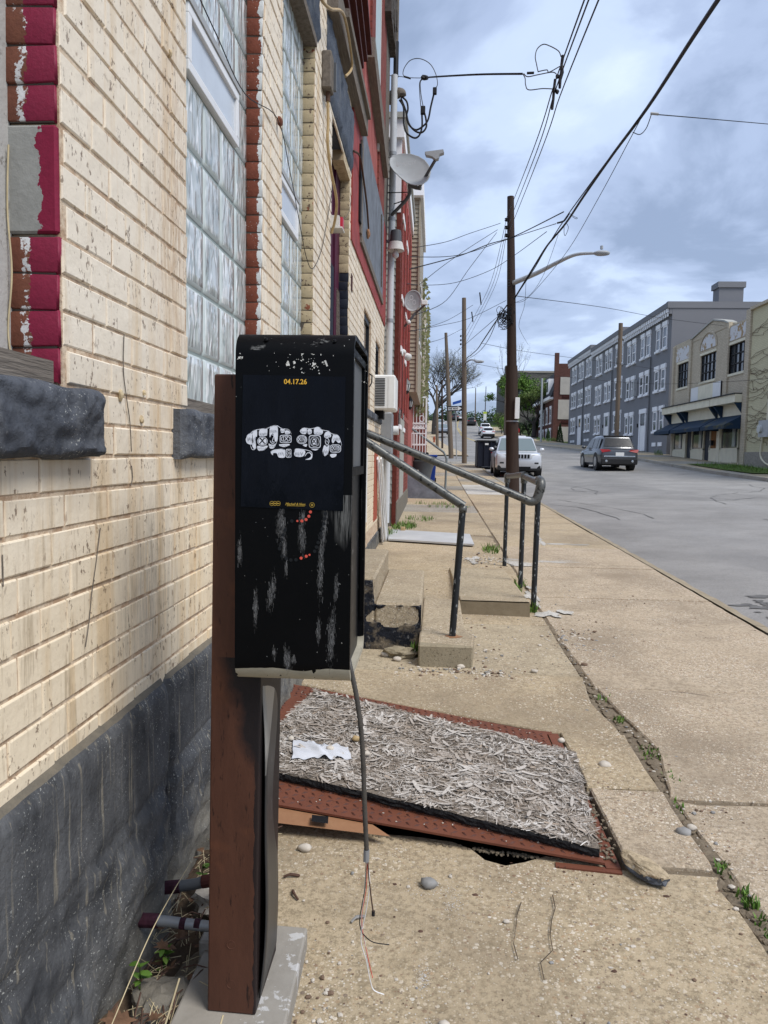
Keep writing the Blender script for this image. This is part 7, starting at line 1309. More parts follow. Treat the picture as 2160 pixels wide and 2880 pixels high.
for lab, pts, r_ in (('upper service drop from the cable splice past the dark pole to the houses', [c4(1000, 210, 17.5), c4(480, 468, 20.5), c4(200, 555, 21), (1290, 720, 20), (1140, 760, 17)], 0.013), ('service drop sagging past the dark pole to the tan siding house', [c4(920, 335, 17.8), c4(470, 480, 20.5), c4(0, 640, 21), (1250, 722, 20), (1130, 722, 17.2)], 0.009), ('lower service drop crossing behind the dark pole to the left houses', [c4(820, 420, 18), c4(430, 705, 22), c4(200, 840, 23), (1280, 795, 22), (1190, 802, 20), (1112, 792, 14)], 0.008), ('house wire from the pole insulators to the tan siding corner', [c4(330, 330, 23.2), c4(250, 358, 23), c4(0, 440, 22), (1255, 680, 20), (1168, 696, 17)], 0.008), ('house wire from the pole insulators sloping to the lower dish', [c4(300, 400, 23.2), c4(0, 590, 22), (1250, 745, 21), (1180, 800, 18)], 0.008), ('long house wire from the insulators to the red house dish', [c4(290, 430, 23.2), c4(0, 810, 22), (1255, 845, 20), (1170, 885, 15.5)], 0.008), ('wire from the cable tangle to the red house wall', [c4(390, 1150, 23.3), c4(0, 1340, 24), (1240, 915, 22), (1150, 932, 15)], 0.007), ('wire from the middle pole to the vine covered house', [(1330, 858, 30), (1260, 900, 28), (1185, 926, 25)], 0.008), ('faint wire from the leaning pole to the vine covered house', [(1300, 925, 46), (1250, 950, 40), (1190, 968, 26)], 0.010)):
    wire(lab, pts, r_)
for k in range(3): wire(('left', 'middle', 'right')[k] + ' thin power wire between the dark pole and the kerb pole', [(1424, 618+22*k, 23.4), (1385+8*k, 780, 30), (1350+8*k, 860, 37), (1300+4*k, 950+10*k, 44.8)], 0.008, 'cable_grey')
wire('black communications bundle dropping from the tangle to the kerb pole', [c4(400, 1200, 23.4), c4(330, 1300, 24.5), c4(150, 1570, 28), (1340, 985, 36), (1312, 1008, 44.8)], 0.020); wire('second communications line beside the black bundle', [c4(310, 1310, 24.5), c4(200, 1570, 28), (1340, 995, 35), (1300, 1020, 44.7), (1262, 1052, 51.8)], 0.011); wire('faint line from the tangle to the leaning pole', [c4(290, 1330, 24.5), c4(0, 1580, 32), (1260, 1010, 51.8)], 0.009)
wire('thin loop hanging from the street light arm', [c4(600, 960, 23), c4(585, 1200, 23), c4(530, 1380, 23.2), c4(545, 1480, 26), c4(625, 1620, 40)], 0.006, 'cable_grey')
for k, (a, b) in enumerate((((110, 1065), (125, 1195)), ((25, 1270), (38, 1380)))): p, q = at_y(*c4(*a, 33+3*k)), at_y(*c4(*b, 33+3*k)); o = MB().tube([p, q], 0.03, 6).build('wire_spacer', 'cable'); tag(o, ('upper black spacer on the distant power wires', 'lower black spacer on the distant power wires')[k], 'cable fitting', 'spacers')
for k, pts in enumerate(([(1070, 230), (1110, 260), (1145, 275), (1130, 285), (1090, 260)], [(1030, 330), (1050, 380), (1020, 460), (1005, 440), (1005, 370)], [(930, 330), (970, 320), (1010, 300), (1060, 225)])): o = MB().tube(spline([at_y(*c4(x, y, 17.2)) for x, y in pts]), 0.006 if k < 2 else 0.02, 5).build('cable_loop', 'cable'); tag(o, ('drip loop under the upper splice of the black cable', 'hanging drip loop under the lower splice of the black cable', 'bulky splice clamps on the thick black cable')[k], 'cable fitting', 'cable splices')

# ------------------------------------------------------------------ grey painted row across the street
def win(par, x, y0, y1, z0, z1, lint=0.32, sill=0.16, pane='window_glass', fr='trim_white', w_=0.12):
    """sash window on a wall facing -x: frame with lintel, sill and two panes"""
    m2 = MB(); m2.box(x-0.05, x+0.05, y0, y0+w_, z0, z1); m2.box(x-0.05, x+0.05, y1-w_, y1, z0, z1); m2.box(x-0.05, x+0.05, y0+w_, y1-w_, z1-w_, z1); m2.box(x-0.045, x+0.05, y0+w_, y1-w_, (z0+z1)/2-0.04, (z0+z1)/2+0.04); m2.box(x-0.05, x+0.05, y0+w_, y1-w_, z0, z0+w_*0.8)
    o = m2.build('window', fr, par)
    MB().box(x-0.012, x+0.03, y0+w_, y1-w_, z0+0.02, (z0+z1)/2-0.02).build('pane', pane, o); MB().box(x-0.02, x+0.03, y0+w_, y1-w_, (z0+z1)/2+0.02, z1-0.02).build('pane', pane, o)
    if lint: MB().box(x-0.09, x+0.04, y0-0.10, y1+0.10, z1+0.002, z1+lint).build('lintel', fr, o)
    if sill: MB().box(x-0.13, x+0.04, y0-0.10, y1+0.10, z0-sill, z0-0.002).build('sill', fr, o)
    return o
XG = 16.5
for k, (y0, y1, dz, lab) in enumerate(((55.95, 68.84, 0.0, 'nearest of the three grey painted row houses, next to the buff shop'), (68.86, 82.64, 0.42, 'middle one of the three grey painted row houses behind the tall bare pole'), (82.66, 96.7, 0.85, 'farthest of the three grey painted row houses, next to the red mansard house'))):
    g = thing('grey_row_house', lab, 'house', (XG, y0, 1.4), group='grey painted row houses'); MB().box(XG, 30, y0, y1, 0.6, 12.1+dz).build('wall', 'grey_brick', g)
    cn = MB().box(XG-0.38, XG+0.3, y0+0.01, y1-0.01, 12.1+dz, 12.5+dz).build('cornice', 'grey_brick', g); MB().box(XG-0.20, XG-0.003, y0+0.01, y1-0.01, 11.70+dz, 12.098+dz).build('frieze', 'grey_brick', g)
    nb = 25
    for i in range(nb): y = y0 + 0.3 + (y1-y0-0.6)*i/(nb-1); MB().box(XG-0.33, XG-0.202, y-0.16, y+0.16, 11.82+dz, 12.095+dz).build('bracket', 'trim_white', g); MB().box(XG-0.26, XG-0.21, y-0.13, y+0.13, 11.55+dz, 11.81+dz).build('dentil', 'trim_white', g)
    for off in (0.90, 5.15, 9.45):
        for r_, (z0, z1) in enumerate(((9.5, 11.10), (6.55, 8.05), (3.55, 5.05))):
            if r_ == 2 and off == 5.15:
                d = MB().box(XG-0.03, XG+0.05, y0+5.75, y0+7.15, 2.1+dz, 4.1+dz).build('door', 'white_gloss', g); MB().box(XG-0.035, XG+0.05, y0+5.75, y0+7.15, 4.2+dz, 5.0+dz).build('transom', 'window_glass', d); m2 = MB(); m2.box(XG-0.09, XG+0.05, y0+5.55, y0+5.74, 2.1+dz, 5.05+dz); m2.box(XG-0.09, XG+0.05, y0+7.16, y0+7.4, 2.1+dz, 5.05+dz); m2.box(XG-0.10, XG+0.05, y0+5.45, y0+7.5, 5.06+dz, 5.42+dz); m2.build('door_frame', 'trim_white', d); MB().box(XG-1.0, XG-0.1, y0+5.4, y0+7.5, 0.9+dz, 2.08+dz).build('stoop', 'plinth_concrete', g); MB().box(XG-0.2, XG-0.09, y0+7.5, y0+7.65, 4.0+dz, 4.3+dz).build('porch_lamp', 'black_plastic', g); continue
            for q in (0, 1.66): win(g, XG-0.02, y0+off+q, y0+off+q+0.98, z0+dz, z1+dz)
        if off != 5.15:
            for q in (0.2, 1.75): MB().box(XG-0.06, XG+0.04, y0+off+q, y0+off+q+0.95, 2.42+dz, 2.70+dz).build('basement_lintel', 'trim_white', g); MB().box(XG-0.10, XG+0.04, y0+off+q, y0+off+q+0.95, 1.58+dz, 1.75+dz).build('basement_sill', 'trim_white', g)
    MB().tube([(XG-0.1, y0+4.6, 2.0+dz), (XG-0.1, y0+4.7, 9.3+dz)], 0.05, 6).build('downpipe', 'plastic_grey', g)
    if k == 0: ch = MB().box(20.0, 21.7, 57.0, 58.2, 12.1, 13.75).build('chimney', 'grey_brick', g); MB().box(19.88, 21.82, 56.9, 58.3, 13.75, 14.15).build('chimney_cap', 'grey_brick', ch); MB().box(XG-0.36, 30.2, 55.90, 56.3, 12.1, 12.55).build('side_coping', 'grey_brick', g); MB().box(XG-0.3, XG-0.02, 64.6, 65.0, 6.6, 7.9).build('meter_cabinet', 'sign_back', g)
# ------------------------------------------------------------------ buff brick shop
XS = 16.0
sh = thing('buff_shop', 'two storey buff brick shop with gabled parapet and blue awnings', 'shop', (XS, 46, 1.3)); GB = 0.9
m2 = MB()
def wallx(y0, y1, z0, z1): m2.box(XS, XS+12, y0, y1, z0, z1)
for a in ((40.98, 53.4, GB, 1.35), (40.98, 53.4, 4.9, 6.15), (40.98, 41.1, 6.15, 8.8), (43.55, 45.55, 6.15, 8.8), (48.1, 50.15, 6.15, 8.8), (52.5, 53.4, 6.15, 9.1), (41.1, 43.55, 7.72, 8.8), (45.55, 48.1, 7.72, 8.8), (50.15, 52.5, 7.72, 9.1)): wallx(*a)
m2.box(XS+0.4, XS+12, 40.98, 53.4, 1.35, 4.9); m2.build('wall', 'brick_buff', sh)
m2 = MB(); m2.prism([(43.85, 8.80), (49.86, 8.80), (49.86, 8.92), (46.6, 9.45), (46.1, 9.5), (44.4, 9.15), (43.85, 8.95)], 0, XS-0.03, XS+0.35); m2.build('gable', 'brick_buff', sh); m2 = MB(); m2.prism([(43.75, 8.96), (44.4, 9.17), (46.1, 9.52), (46.6, 9.47), (49.95, 8.94), (49.95, 9.03), (46.6, 9.56), (46.1, 9.61), (44.4, 9.26), (43.75, 9.05)], 0, XS-0.10, XS+0.40); m2.build('coping', 'siding_grey', sh)
for a in ((49.7, 50.1), (43.55, 43.9), (53.1, 53.45), (40.95, 41.2)): MB().box(XS-0.10, XS+0.1, a[0], a[1], 4.9, 9.0).build('pilaster', 'brick_buff', sh)
for (y0, y1) in ((41.12, 43.53), (45.57, 48.08), (50.17, 52.48)):
    w_ = MB().box(XS+0.12, XS+0.2, y0, y1, 6.15, 7.72).build('window', 'window_glass', sh); m2 = MB()
    for i in range(5): y = y0 + (y1-y0)*i/4; m2.box(XS+0.06, XS+0.12, y-0.035, y+0.035, 6.15, 7.72)
    for i in range(4): z = 6.15 + 1.57*i/3; m2.box(XS+0.06, XS+0.12, y0, y1, z-0.03, z+0.03)
    m2.build('muntins', 'car_trim', w_); MB().box(XS-0.06, XS+0.1, y0-0.1, y1+0.1, 6.02, 6.148).build('sill', 'trim_cream', w_); MB().box(XS-0.05, XS+0.1, y0-0.1, y1+0.1, 7.722, 7.86).build('lintel', 'trim_cream', w_)
for (y0, y1, z0, z1) in ((40.99, 43.82, 7.95, 8.7), (49.9, 52.85, 7.9, 8.75)): MB().box(XS-0.03, XS+0.05, y0, y1, z0, z1).build('plaque', 'plaque_peeling', sh)
m2 = MB(); m2.prism([(46.85 + 1.25*math.cos(a), 8.02 + 0.82*math.sin(a)) for a in [math.pi*i/14 for i in range(15)]], 0, XS-0.04, XS+0.05); m2.build('arched_plaque', 'plaque_peeling', sh)
ar = MB(); ar.tube([(XS-0.03, 46.85 + 1.38*math.cos(a), 8.02 + 0.95*math.sin(a)) for a in [math.pi*i/14 for i in range(15)]], 0.07, 6); ar.build('arch_moulding', 'brick_buff', sh)
sg = MB().box(XS-0.08, XS+0.02, 44.4, 49.4, 5.0, 5.9).build('sign_board', 'trim_cream', sh); MB().box(XS-0.09, XS, 44.4, 45.6, 5.0, 5.9).build('sign_end', 'sign_white', sg); MB().box(XS-0.09, XS, 48.1, 49.4, 5.0, 5.9).build('sign_end', 'sign_white', sg)
for (y0, y1) in ((41.0, 44.65), (44.7, 50.4), (50.45, 53.8)): MB().box(XS-0.55, XS+0.1, y0, y1, 4.48, 4.90).build('shop_cornice', 'trim_cream', sh); MB().box(XS-0.62, XS+0.1, y0, y1, 4.902, 4.96).build('cornice_cap', 'car_trim', sh); MB().box(XS+0.0, XS+0.3, y0+0.02, y1-0.02, 3.4, 4.478).build('fascia', 'trim_cream', sh)
for y in (41.15, 44.2, 44.95, 50.1, 50.75, 53.5): m2 = MB(); m2.prism([(XS-0.5, 4.47), (XS, 4.47), (XS, 3.75), (XS-0.12, 3.95)], 1, y-0.1, y+0.1); m2.build('console', 'awning_blue', sh)
for (y0, y1) in ((41.0, 44.55), (44.75, 50.1), (50.4, 53.7)):
    m2 = MB(); xo = XS-1.05; m2.add([(XS-0.02, y0, 3.86), (XS-0.02, y1, 3.86), (xo, y1, 3.30), (xo, y0, 3.30), (xo, y0, 3.10), (xo, y1, 3.10), (XS-0.02, y0, 3.10), (XS-0.02, y1, 3.10)], [(0, 1, 2, 3), (3, 2, 5, 4), (0, 3, 4, 6), (1, 7, 5, 2)]); m2.build('awning', 'awning_blue', sh)
for (y0, y1) in ((41.85, 44.4), (44.9, 46.1), (47.1, 49.3), (50.9, 53.0)):
    MB().box(XS+0.02, XS+0.3, y0, y1, 1.0, 2.05).build('stall_riser', 'trim_cream', sh); w_ = MB().box(XS+0.1, XS+0.2, y0+0.06, y1-0.06, 2.10, 3.40).build('shop_window', 'plywood' if y0 == 44.9 else 'window_glass', sh); m2 = MB(); m2.box(XS+0.04, XS+0.14, y0, y0+0.1, 2.05, 3.4); m2.box(XS+0.04, XS+0.14, y1-0.1, y1, 2.05, 3.4); m2.box(XS+0.04, XS+0.14, y0, y1, 2.05, 2.14); m2.build('shop_frame', 'trim_cream', w_)
    if y0 != 44.9: MB().box(XS+0.06, XS+0.12, y0+0.5, y0+0.9, 2.2, 3.35).build('curtain', 'window_bright', w_)
for (y0, y1) in ((40.9, 41.8), (46.15, 47.05), (49.4, 50.3)): d = MB().box(XS+0.12, XS+0.25, y0, y1, 1.1, 3.35).build('door', 'navy_paint', sh); MB().box(XS+0.07, XS+0.12, y0+0.08, y0+0.14, 1.9, 2.2).build('handle', 'chrome', d)
MB().box(XS+0.0, XS+0.4, 44.4, 44.9, 1.0, 3.4).build('shop_pier', 'trim_cream', sh); MB().box(XS, XS+0.4, 50.32, 50.88, 1.0, 3.4).build('shop_pier', 'trim_cream', sh); MB().box(XS, XS+0.4, 53.02, 53.4, 0.9, 3.4).build('shop_pier', 'brick_buff', sh)
MB().box(XS-0.15, XS-0.0, 45.3, 45.6, 2.3, 2.6).build('mail_box', 'black_plastic', sh); MB().box(XS+2, XS+2.3, 42.3, 42.7, 8.8, 9.5).build('roof_vent', 'steel_grey', sh)
yw = thing('yellow_brick_wing', 'pale yellow painted brick wing with bare vines and a meter box', 'building', (15.9, 39, 1.0)); MB().box(15.9, 26, 28, 40.4, 0.5, 9.05).build('wall', 'brick_yellow', yw); MB().box(15.80, 16.3, 40.42, 40.97, 0.6, 9.15).build('corner_pier', 'brick_buff', yw); MB().box(15.75, 26, 28, 40.4, 9.05, 9.2).build('coping', 'brick_buff', yw); MB().box(15.83, 16, 37.5, 40.4, 0.6, 1.9).build('bare_patch', 'plinth_concrete', yw)
mt = MB().box(15.6, 15.9, 37.2, 38.3, 2.6, 3.4).build('meter_box', 'sign_back', yw); MB().cyl((15.6, 38.05, 3.0), (15.5, 38.05, 3.0), 0.2, 14).build('meter_dial', 'lamp_glass', mt); MB().tube([(15.85, 37.9, 3.4), (15.85, 37.8, 7.4)], 0.05, 6).build('riser', 'trim_cream', mt); MB().tube(spline([(15.85, 38.3, 2.6), (15.8, 38.4, 1.8), (15.8, 37.9, 1.4), (15.8, 37.0, 1.2)]), 0.04, 6).build('conduit', 'trim_cream', mt)
m2 = MB(); r2 = random.Random(5)
for k in range(30):
    y, z = 40.3, 2.5 + 5.5*r2.random(); pts = [(15.86, y, z)]
    for i in range(7): y -= 0.75*r2.random(); z += 0.12*r2.gauss(-0.1, 1); pts.append((15.86, y, z))
    m2.tube(pts, 0.009, 4)
struct(m2.build('bare_vine', 'twig', yw), 'stuff')
# ------------------------------------------------------------------ red mansard house, stone building
rm_ = thing('red_mansard_house', 'red brick mansard house with a scarred plaster party wall', 'house', (15.6, 105, 2.6)); XR = 15.9
MB().box(XR, 30, 105, 123, 1.5, 9.6).build('wall', 'brick_red_far', rm_); MB().box(XR-0.1, XR+0.45, 104.6, 105.2, 1.5, 15.4).build('party_pier', 'brick_red_far', rm_); MB().box(XR+0.45, 30, 104.7, 105.0, 1.5, 14.0).build('party_wall', 'brick_red_far', rm_)
m2 = MB(); m2.prism([(XR-0.5, 9.6), (XR+1.2, 13.6), (XR+9, 13.8), (XR+9, 9.6)], 1, 105.3, 123); m2.build('mansard_roof', 'slate_roof', rm_); MB().box(XR-0.6, XR, 105.3, 123, 9.3, 9.7).build('eaves', 'trim_white', rm_)
for (z0, z1, x0, x1) in ((2.2, 5.6, XR+0.6, XR+3.4), (6.6, 9.2, XR+0.5, XR+3.4), (9.9, 12.2, XR+0.7, XR+3.2)): MB().box(x0, x1, 104.62, 104.69, z0, z1).build('plaster_patch', 'plaster_pale', rm_)
for z in (6.1, 9.5): MB().box(XR+1.05, XR+4, 104.6, 104.69, z, z+0.3).build('joist_line', 'maroon', rm_)
for y in (107, 110.5, 114, 117.5): win(rm_, XR-0.02, y, y+1.2, 6.2, 8.2); win(rm_, XR-0.02, y, y+1.2, 3.2, 5.2)
for y in (109, 114.5): dm = MB().box(XR-0.25, XR+1, y, y+1.8, 10.3, 12.4).build('dormer', 'trim_white', rm_); MB().box(XR-0.28, XR-0.26, y+0.35, y+1.45, 10.6, 12.0).build('pane', 'window_glass', dm)
MB().box(XR+6, XR+7.5, 112, 113, 13, 16).build('chimney', 'brick_red_far', rm_)
sb_ = thing('stone_building', 'large dark stone building with a turret behind the roadside trees', 'building', (15, 170, 8)); MB().box(15.6, 40, 170, 200, 4, 19.8).build('wall', 'stone_far', sb_); MB().box(15.0, 17.5, 169, 172, 4, 21.2).build('turret', 'stone_far', sb_); MB().box(15.5, 16.0, 169.2, 169.8, 21.2, 22.2).build('finial', 'stone_far', sb_); MB().box(16.5, 17.2, 169.2, 170, 21.2, 21.9).build('finial', 'stone_far', sb_); MB().box(15.4, 40, 169.9, 200.2, 19.8, 20.2).build('coping', 'plinth_concrete', sb_)
for x in (18, 21, 24): MB().box(x, x+1.2, 169.9, 170.05, 13, 16).build('window', 'window_glass', sb_)
# ------------------------------------------------------------------ cars
def car(name, lab, loc, rz, paint, L=4.8, W=1.93, H=1.76, kind='suv', glass='windscreen', grp=None, detail=True):
    """front faces local -y"""
    t_ = thing(name, lab, 'car', loc, rz, grp); hw = W/2; h = L/2; belt = H*0.60; zb = 0.26; suv = kind == 'suv'
    hood = H*0.565 if suv else H*0.56
    S = [(-h, hw*0.80, 0.34, hood-0.16), (-h+0.07, hw*0.93, zb, hood-0.05), (-h+0.35, hw*0.985, zb-0.02, hood), (-h+1.2, hw, zb-0.04, belt), (h-1.2, hw, zb-0.04, belt+0.03), (h-0.22, hw*0.985, zb, belt+0.02), (h-0.04, hw*0.93, zb+0.05, belt-0.06), (h, hw*0.86, 0.42, belt-0.16)]
    m2 = MB(); n = 12
    for y, w_, z0, z1 in S:
        ring = [(-w_*0.90, z0), (-w_*0.985, z0+0.10), (-w_, (z0+z1)*0.52), (-w_*0.985, z1-0.13), (-w_*0.93, z1-0.03), (-w_*0.72, z1+0.012), (w_*0.72, z1+0.012), (w_*0.93, z1-0.03), (w_*0.985, z1-0.13), (w_, (z0+z1)*0.52), (w_*0.985, z0+0.10), (w_*0.90, z0)]; m2.v += [(x, y, z) for x, z in ring]
    for i in range(len(S)-1):
        for j in range(n): m2.f.append((i*n+j, (i+1)*n+j, (i+1)*n+(j+1) % n, i*n+(j+1) % n)); m2.m.append(0)
    m2.f += [tuple(range(n)), tuple(range((len(S)-1)*n, len(S)*n))[::-1]]; m2.m += [0, 0]; body = m2.build('body', paint, t_, smooth='auto', local=True)
    fy, ry, fr, rr = (-h+1.15, h-0.22, -h+1.85, h-0.62) if suv else (-h+1.25, h-0.75, -h+2.0, h-1.45); wb, wr = hw*0.92, hw*0.74; zt = H-0.015; zb2 = belt-0.03
    C_ = [(fy, wb, zb2), (fr, wr, zt-0.05), (fr+0.35, wr, zt), ((fr+rr)/2+0.2, wr*0.99, zt+0.008), (rr-0.25, wr*0.97, zt-0.015), (rr, wr*0.94, zt-0.06), (ry, wb*0.95, zb2)]
    m2 = MB(); bot = [(fy, wb), (fr, wb), (fr+0.35, wb), ((fr+rr)/2, wb), (rr-0.25, wb*0.98), (rr, wb*0.97), (ry, wb*0.95)]
    for (y, w_, z), (yb, wbb) in zip(C_, bot): m2.v += [(-wbb, yb, zb2), (-w_, y, z - 0.07), (-w_*0.86, y, z), (w_*0.86, y, z), (w_, y, z - 0.07), (wbb, yb, zb2)]
    for i in range(len(C_)-1):
        for j in range(5): m2.f.append((i*6+j, (i+1)*6+j, (i+1)*6+j+1, i*6+j+1)); m2.m.append(0)
    m2.build('roof', paint, t_, smooth='auto', local=True)
    def glassq(nm, pts, mat): MB().add(pts, [tuple(range(len(pts)))]).build(nm, mat, t_, local=True)
    e = 0.012; lerp = lambda a, b, t: a+(b-a)*t
    def wsq(yA, zA, wA, yB, zB, wB, t0, t1, sgn_, kx): return [(-lerp(wA, wB, t0)*kx, lerp(yA, yB, t0)+sgn_*e, lerp(zA, zB, t0)+e), (lerp(wA, wB, t0)*kx, lerp(yA, yB, t0)+sgn_*e, lerp(zA, zB, t0)+e), (lerp(wA, wB, t1)*kx*0.96, lerp(yA, yB, t1)+sgn_*e, lerp(zA, zB, t1)+e), (-lerp(wA, wB, t1)*kx*0.96, lerp(yA, yB, t1)+sgn_*e, lerp(zA, zB, t1)+e)]
    glassq('windscreen', wsq(fy, zb2, wb, fr, zt-0.05, wr, 0.10, 0.93, -1, 0.92), glass); glassq('rear_window', wsq(ry, zb2, wb*0.95, rr, zt-0.06, wr*0.94, 0.22, 0.88, 1, 0.90)[::-1], 'privacy_glass')
    for s in (-1, 1):
        sw = lambda y, z: (s*(lerp(wb, wr, (z-zb2)/(zt-0.07-zb2))+0.012), y, z); z0, z1 = zb2+0.07, zt-0.13
        ys = [fy+0.32, (fy+ry)/2-0.20, (fy+ry)/2-0.12, (fy+ry)/2+0.72, (fy+ry)/2+0.80, ry-0.45]; yt = [fr+0.06, (fy+ry)/2-0.20, (fy+ry)/2-0.12, (fy+ry)/2+0.72, (fy+ry)/2+0.80, rr-0.08]
        for i in (0, 2, 4):
            if not suv and i == 4: continue
            q = [sw(ys[i], z0), sw(ys[i+1], z0), sw(yt[i+1], z1), sw(yt[i], z1)]; glassq('side_window', q if s > 0 else q[::-1], 'privacy_glass')
        for y in (-h+0.92, h-0.98):
            R0 = 0.37 if suv else 0.33; m3 = MB(); m3.lathe((s*(hw-0.24), y, R0), [(R0*0.8, 0), (R0, 0.02), (R0, 0.22), (R0*0.72, 0.245)], 20, (s, 0, 0)); wh_ = m3.build('wheel', 'tyre', t_, local=True, smooth='auto')
            m3 = MB(); m3.lathe((s*(hw-0.0), y, R0), [(R0*0.68, -0.01), (R0*0.66, 0.008), (0.05, 0.012)], 14, (s, 0, 0)); m3.build('rim', 'rim_alloy', wh_, local=True)
            m3 = MB(); m3.lathe((s*(hw-0.26), y, R0+0.01), [(R0+0.07, 0.0), (R0+0.07, 0.262)], 20, (s, 0, 0)); m3.build('wheel_arch', 'car_trim', t_, local=True)
        m3 = MB(); m3.rock((s*(hw+0.10), fy+0.42, belt+0.10), 0.12, 0.07, 0.08, 2, 2, 0.08); m3.build('mirror', paint, t_, local=True, smooth=True)
        hl = MB(); zl = hood-0.16; hl.add([(s*hw*0.50, -h-0.012, zl-0.08), (s*hw*0.90, -h+0.10, zl-0.07), (s*hw*0.945, -h+0.12, zl+0.09), (s*hw*0.52, -h-0.004, zl+0.07)], [(0, 1, 2, 3) if s > 0 else (3, 2, 1, 0)]); hl.build('headlight', 'lamp_clear', t_, local=True)
        tl = MB(); zl = belt-0.06; tl.add([(s*hw*0.45, h+0.035, zl-0.05), (s*hw*0.90, h+0.0, zl-0.12), (s*hw*1.0, h-0.10, zl+0.04), (s*hw*0.55, h+0.01, zl+0.03)], [(3, 2, 1, 0) if s > 0 else (0, 1, 2, 3)]); tl.build('tail_light', 'tail_red', t_, local=True)
        fg = MB(); fg.cbox(s*hw*0.72-0.10, s*hw*0.72+0.10, -h-0.005, -h+0.10, 0.50, 0.60, 0.02); fg.build('fog_light', 'car_trim', t_, local=True)
    m3 = MB(); m3.cbox(-hw*0.90, hw*0.90, -h+0.01, -h+0.3, 0.22, 0.45, 0.03); m3.build('front_skirt', 'car_trim', t_, local=True); m3 = MB(); m3.cbox(-hw*0.93, hw*0.93, h-0.35, h+0.015, 0.24, 0.52, 0.03); m3.build('rear_skirt', 'car_trim', t_, local=True); m3 = MB(); m3.cbox(-hw*0.9, hw*0.9, -h+0.5, h-0.5, 0.18, 0.30, 0.02); m3.build('underbody', 'car_trim', t_, local=True)
    if detail:
        m3 = MB(); m3.cbox(-0.20, 0.20, h+0.0, h+0.03, belt-0.34, belt-0.17, 0.004); m3.build('number_plate', 'sign_white', t_, local=True); m3 = MB(); m3.cbox(-hw*0.8, hw*0.8, h-0.02, h+0.03, 0.60, 0.66, 0.01); m3.build('bumper_strip', 'chrome', t_, local=True)
    return t_
j = car('suv', 'silver white sport utility vehicle parked at the kerb facing the viewer', (3.74, 36.0, roadz(3.7, 36)), rad(-1.5), 'car_silver', 4.82, 2.06, 1.76)
m3 = MB(); m3.cbox(-0.50, 0.50, -2.43, -2.38, 0.735, 0.945, 0.01); gr_ = m3.build('grille', 'car_silver', j, local=True)
for k in range(7): m3 = MB(); m3.cbox(-0.46+0.134*k, -0.46+0.134*k+0.095, -2.445, -2.40, 0.755, 0.925, 0.008); m3.build('grille_slot', 'black_void', gr_, local=True)
m3 = MB(); m3.cbox(-0.55, 0.50, 0.2, 1.35, 1.745, 1.80, 0.02); m3.build('roof_tray', 'car_white', j, local=True); m3 = MB(); m3.cbox(-0.5, 0.5, -2.42, -2.36, 0.28, 0.40, 0.01); m3.build('lower_grille', 'black_void', j, local=True)
lx = car('crossover', 'dark grey crossover driving away up the road', (8.75, 39.6, roadz(8.75, 39.6)), rad(180+2), 'car_grey', 4.63, 1.85, 1.64, glass='privacy_glass')
m3 = MB(); m3.cbox(-0.62, 0.62, 1.45, 1.72, 1.60, 1.635, 0.012); m3.build('roof_spoiler', 'car_trim', lx, local=True); m3 = MB(); m3.cbox(-0.42, 0.42, -0.2, 0.9, 1.645, 1.66, 0.005); m3.build('sunroof', 'privacy_glass', lx, local=True)
for s in (-1, 1): m3 = MB(); m3.lathe((s*0.62, 2.30, 0.40), [(0.05, 0), (0.06, 0.03), (0.04, 0.035)], 10, (0, 1, 0)); m3.build('exhaust', 'chrome', lx, local=True)
for k, (u, v, d, rz, p_, kd, lab) in enumerate(((1371, 1231, 112, 180, 'car_white', 'car', 'nearer white sedan parked on the hill, right side'), (1363, 1221, 122, 180, 'car_white', 'suv', 'farther white car parked on the hill behind the white sedan'), (1325, 1198, 165, 180, 'car_black', 'suv', 'black car parked near the hill crest'), (1244, 1220, 118, 0, 'car_blue', 'car', 'pale blue grey car parked on the left side of the hill'), (1237, 1203, 135, 0, 'car_white', 'car', 'white car parked farther up the left side of the hill'), (1279, 1183, 188, 180, 'car_black', 'suv', 'dark car with lit brake lights at the hill crest'), (1296, 1184, 190, 180, 'car_white', 'car', 'white car just beyond the hill crest'))):
    p = at_y(u, v, d); car('parked_car', lab, (p.x, d, max(p.z, roadz(max(kerb_l(d), min(kerb_r(d), p.x)), d)) if k != 9 else p.z), rad(rz), p_, 4.6, 1.82, 1.5 if kd == 'car' else 1.68, kd, grp='cars up the hill', detail=False)
dp = thing('dumpster', 'tall dark blue black steel dumpster behind the silver vehicle', 'dumpster', (2.75, 41, roadz(2.8, 41))); zz0 = roadz(2.8, 41)
m3 = MB(); m3.cbox(2.24, 3.35, 40.4, 42.6, zz0+0.12, zz0+1.42, 0.01); m3.build('box', 'navy_paint', dp); m3 = MB(); m3.cbox(2.18, 3.40, 40.3, 42.7, zz0+1.42, zz0+1.50, 0.015); m3.build('rim', 'black_plastic', dp)
for x in (2.30, 2.62, 2.95, 3.27): MB().box(x-0.03, x+0.03, 40.32, 40.4, zz0+0.12, zz0+1.42).build('rib', 'navy_paint', dp)
for x in (2.4, 3.2): MB().box(x-0.06, x+0.06, 40.5, 42.4, zz0, zz0+0.12).build('skid', 'black_plastic', dp)
MB().box(2.62, 2.80, 40.30, 40.318, zz0+1.25, zz0+1.34).build('label_plate', 'sign_white', dp)
